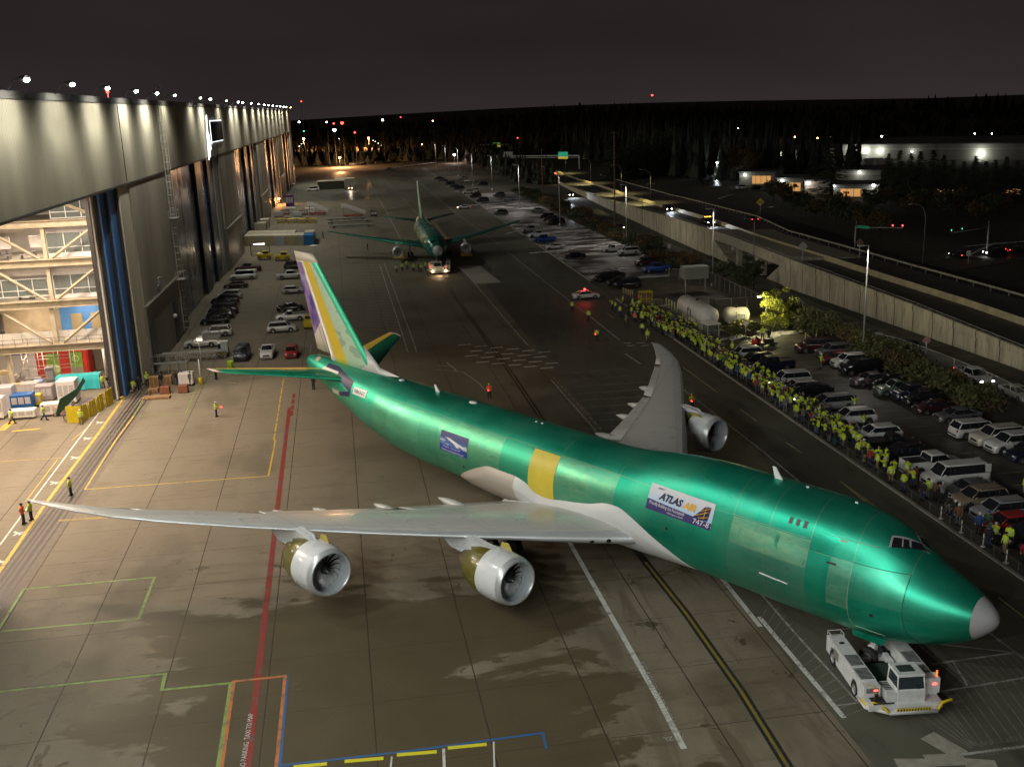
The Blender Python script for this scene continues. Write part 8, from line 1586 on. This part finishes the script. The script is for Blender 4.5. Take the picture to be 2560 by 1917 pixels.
def broadleaf(p,h,w,m,label,group,seed,n=2600,s=.2,low=False):
    rg=random.Random(seed); e=empty('leafy_tree',p,rg.uniform(0,6),label,'tree',group); mb=MB(); tips=[]; mb.tube((0,0,0),(0,0,h*.4),h*.022,h*.014,7)
    for i in range(9):
        a=2*PI*i/9+rg.uniform(-.3,.3); z0=h*rg.uniform(.22,.42); d=w*.5*rg.uniform(.5,.95); z1=h*rg.uniform(.45,.95); mid=(math.cos(a)*d*.45,math.sin(a)*d*.45,(z0+z1)/2+.2); tp=(math.cos(a)*d,math.sin(a)*d,z1); mb.path([(0,0,z0),mid,tp],h*.012,5,r1=h*.003); tips+=[tp,mid]
    mb.build('trunk',BARK,e); mb=MB()
    tips+=[(rg.uniform(-.3,.3)*w,rg.uniform(-.3,.3)*w,h*rg.uniform(.5,1.)) for _ in range(8)]
    if low: tips+=[(math.cos(q)*w*.36,math.sin(q)*w*.36,h*z_) for q in [k*.785 for k in range(8)] for z_ in (.12,.3)]
    for c in tips: r_=w*.16*rg.uniform(.7,1.3); leaves(mb,c,r_,r_,r_*.85,n//len(tips),s,rg)
    mb.build('crown',m,e)
broadleaf(F(z3c,1700,500),5.6,5.2,LYG,'yellow-green tree lit by the short lamp post','trees near the lots',21,7000,.13,low=True)
broadleaf(F(z3,740,1120),4.6,5.,LDARK,'low dark shrubby tree before the overpass opening, left','trees near the lots',22,2600,.2); broadleaf(F(z3,800,1090),6.2,4.2,LDARK,'low dark shrubby tree before the overpass opening, right','trees near the lots',23,2600,.2); broadleaf(F(z3,650,1060),4.,4.5,LDARK,'small dark tree behind the tank fence','trees near the lots',24,2000,.2); broadleaf(F(z3,470,1010),4.5,5.,LBR,'low brown tree behind the pale container','trees near the lots',25,1800,.18)
def conifer_mesh(seed,tiers=17,br=9):
    rg=random.Random(seed); mb=MB()
    for i in range(tiers):
        u=i/(tiers-1); z=.08+.9*u; r_=.27*(1-u)**.8*rg.uniform(.8,1.15)+.012
        for k in range(br if u<.8 else 5):
            a=2*PI*k/br+rg.uniform(-.3,.3); rr=r_*rg.uniform(.6,1.15); dz=-.055*rg.uniform(.5,1.3); c,s_=math.cos(a),math.sin(a)
            for j in range(3):
                q0,q1=j/3,(j+1.15)/3; wj=.045*(1-q0*.6)*rg.uniform(.7,1.3); P=lambda q,t_:(c*rr*q-s_*t_,s_*rr*q+c*t_,z+dz*q-abs(t_)*.45)
                mb.add([P(q0,0),P((q0+q1)/2,wj),P(q1,0),P((q0+q1)/2,-wj)],[(0,1,2),(0,2,3)])
    return mb
CM=[conifer_mesh(i).mesh('conifer_crown',LDARK) for i in range(5)]; TRK=MB().tube((0,0,0),(0,0,.95),.018,.003,6).mesh('conifer_trunk',BARK)
def conifer(p,h,label,group,i,wf=1.):
    e=empty('conifer',p,i*1.3,label,'tree',group); o=obj('crown',CM[i%5],e); o.scale=(h*wf*1.35,h*wf*1.35,h); s_=obj('trunk',TRK,e); s_.scale=(h,h,h)
def toph(f,x,yb,yt):
    p=F(f,x,yb); d=G(*f(x,yt),CH-5)-Vector((0,0,CH)) if f(x,yt)[1]>300 else None
    q=f(x,yt); dd=fw+cr*((q[0]-1280)/FPX)-cu*((q[1]-958.5)/FPX); t_=math.hypot(p.x,p.y)/math.hypot(dd.x,dd.y); return p,CH+dd.z*t_
p,h=toph(zj,960,475,95); conifer(p,h,'tall dark conifer standing alone before the lit offices','single conifers',0,1.15)
k=0
for x,yb,yt in ((1330,480,210),(1400,490,190),(1470,495,210),(1530,490,195),(1610,500,185),(1680,500,220),(1740,505,250),(1810,505,260),(1880,505,225),(1950,510,260),(2010,510,250),(2080,510,230),(2150,510,260),(2210,515,240),(1360,520,300),(1560,525,310),(1780,525,320),(1990,530,320)):
    p,h=toph(zj,x,yb,yt); conifer(p,h,'dark conifer in the clump right of the offices, '+ORD[k]+(' from the left' if k<14 else ' and lower'),'conifer clump right of the offices',k,1.25); k+=1
k=0
for x,yb,yt in ((-20,340,60),(-60,350,40),(-110,355,70),(-160,360,50),(20,350,110),(60,360,140),(-210,365,90),(-260,370,60),(-320,372,90),(-380,380,110),(-440,385,100)):
    p,h=toph(zj,x,yb,yt); conifer(p,h,'dark conifer in the clump left of the wet driveway, '+ORD[k]+' in no special order','conifer clump left of the driveway',k,1.3); k+=1
p,h=toph(zj,350,400,175); broadleaf(p,h,h*.75,LBR,'big bare brown tree before the first warehouse','trees near the lots',31,2600,.34); p,h=toph(zj,450,410,190); broadleaf(p,h,h*.7,LBR,'second bare brown tree before the first warehouse','trees near the lots',32,2400,.34)
for i,(x,y,h) in enumerate([(1700+j*52,560+j*17+(j%3)*12,rg.uniform(6,10)) for j in range(14)]): 
    p=F(zj,x-1100+(i%4)*9,y-30); broadleaf(p,h*.8,h*.9,LBR if i%2 else LDARK,'scrub tree between the elevated road and the offices, '+ORD[i]+' from the left','scrub trees beyond the elevated road',40+i,1300,.36)
for i in range(12):
    p=F(zj,1240+i*75,600+i*6-(i%3)*26); broadleaf(p,rg.uniform(5,8),7.,LBR if i%2 else LDARK,'low tree in the dark ground right of the elevated road, '+ORD[i]+' from the left','low trees right of the elevated road',60+i,1100,.36)
# far-off wood as one mass
rg=random.Random(9); mb=MB()
def cone(mb,x,y,z,h,r,rg,n=7,t=4):
    for i in range(t):
        z0=z+h*(.10+.8*i/t); z1=z0+h*.42*(1-i/t*.35); z1=min(z1,z+h); r0_=r*(1-i/t)*rg.uniform(.85,1.15)
        ring=[(x+math.cos(2*PI*k/n+i)*r0_*(1 if k%2 else .68)*rg.uniform(.85,1.15),y+math.sin(2*PI*k/n+i)*r0_*(1 if k%2 else .68),z0-(.04*h if k%2 else 0)) for k in range(n)]
        mb.add(ring+[(x,y,z1)],[(k,(k+1)%n,n) for k in range(n)])
for _ in range(4200):
    D_=rg.uniform(620,1700)
    a=rg.uniform(-.62,.62); x,y=D_*math.sin(a),D_*math.cos(a); h_,w_=HW(Vector((x,y,0)))
    if w_<30 and h_<640: continue
    if D_<900 and 30<w_<150 and h_<760: continue
    if 120<w_<420 and h_<640 and D_<760: continue
    zb0=max(0,(D_-800)/900)*17*(.75+.25*math.sin(a*7+1))
    H_=rg.uniform(9,20)*(.75+.3*math.sin(x*.011)+.2*math.sin(y*.017+1))*(1.25 if rg.random()<.08 else 1); cone(mb,x,y,-.2+zb0,H_,H_*rg.uniform(.22,.42),rg,9)
hm=MB(); hm.loft([[(D_*math.sin(a_/20*1.5-.75),D_*math.cos(a_/20*1.5-.75),-.2+max(0,(D_-800)/900)*17*(.75+.25*math.sin((a_/20*1.5-.75)*7+1))) for a_ in range(21)] for D_ in (800,1000,1300,1700,2600)],0,True,False,close=False); tag(hm.build('hills',_M['earth']),kind='structure')
for _ in range(500):
    h_=rg.uniform(640,760); w_=rg.uniform(-200,150); p=HP(h_,w_); cone(mb,p.x,p.y,-.2,rg.uniform(5,13),rg.uniform(2.6,4.6),rg,9)
for _ in range(420):
    h_=rg.uniform(330,640); w_=rg.uniform(104,118) if rg.random()<.3 else rg.uniform(170,240); p=HP(h_,w_)
    if w_<120 and h_<380: continue
    if w_<120: w_-=0
    cone(mb,p.x,p.y,-.2,rg.uniform(6,13) if w_<120 else rg.uniform(14,26),3.,rg)
tag(mb.build('distant_wood',leafm('leaf_far',(.012,.016,.011),(.032,.038,.024))),'dark wood stretching to the skyline','wood',kind='stuff')
# bank lit orange at the far end
mb=MB(); a=F(zk,690,600); b=F(zk,950,598); 
mb.loft([[(a+(b-a)*k/12+wd*0+hd*d_)[:2]+(zz_*(.6+.4*math.sin(k*1.7)),) for d_,zz_ in ((0,0),(4,2.0),(9,4.2),(16,4.6))] for k in range(13)] if False else [[tuple((a+(b-a)*k/12+hd*d_).to_tuple()[:2])+(zz_*(.6+.4*math.sin(k*1.7)),) for d_,zz_ in ((0,0),(4,2.0),(9,4.2),(16,4.6))] for k in range(13)],0,True,False,close=False); tag(mb.build('sand_bank',mat('sand',(.35,.22,.12),.9,var=.3,vs=.3)),kind='structure')
mb=MB(); a=F(zk,100,610); b=F(zk,700,607); mb.loft([[tuple((a+(b-a)*k/12+hd*d_).to_tuple()[:2])+(zz_,) for d_,zz_ in ((0,0),(3,1.2),(9,1.8),(16,1.2))] for k in range(13)],0,True,False,close=False); tag(mb.build('far_bank',mat('dry_grass',(.16,.10,.05),.95,var=.3,vs=.3)),kind='structure')
# ---------------------------------------------------------------- lamps of the side lots that light the crowd and the walls
for i,(h_,w_,z_,p_) in enumerate(((60,112,9,0),)): pass
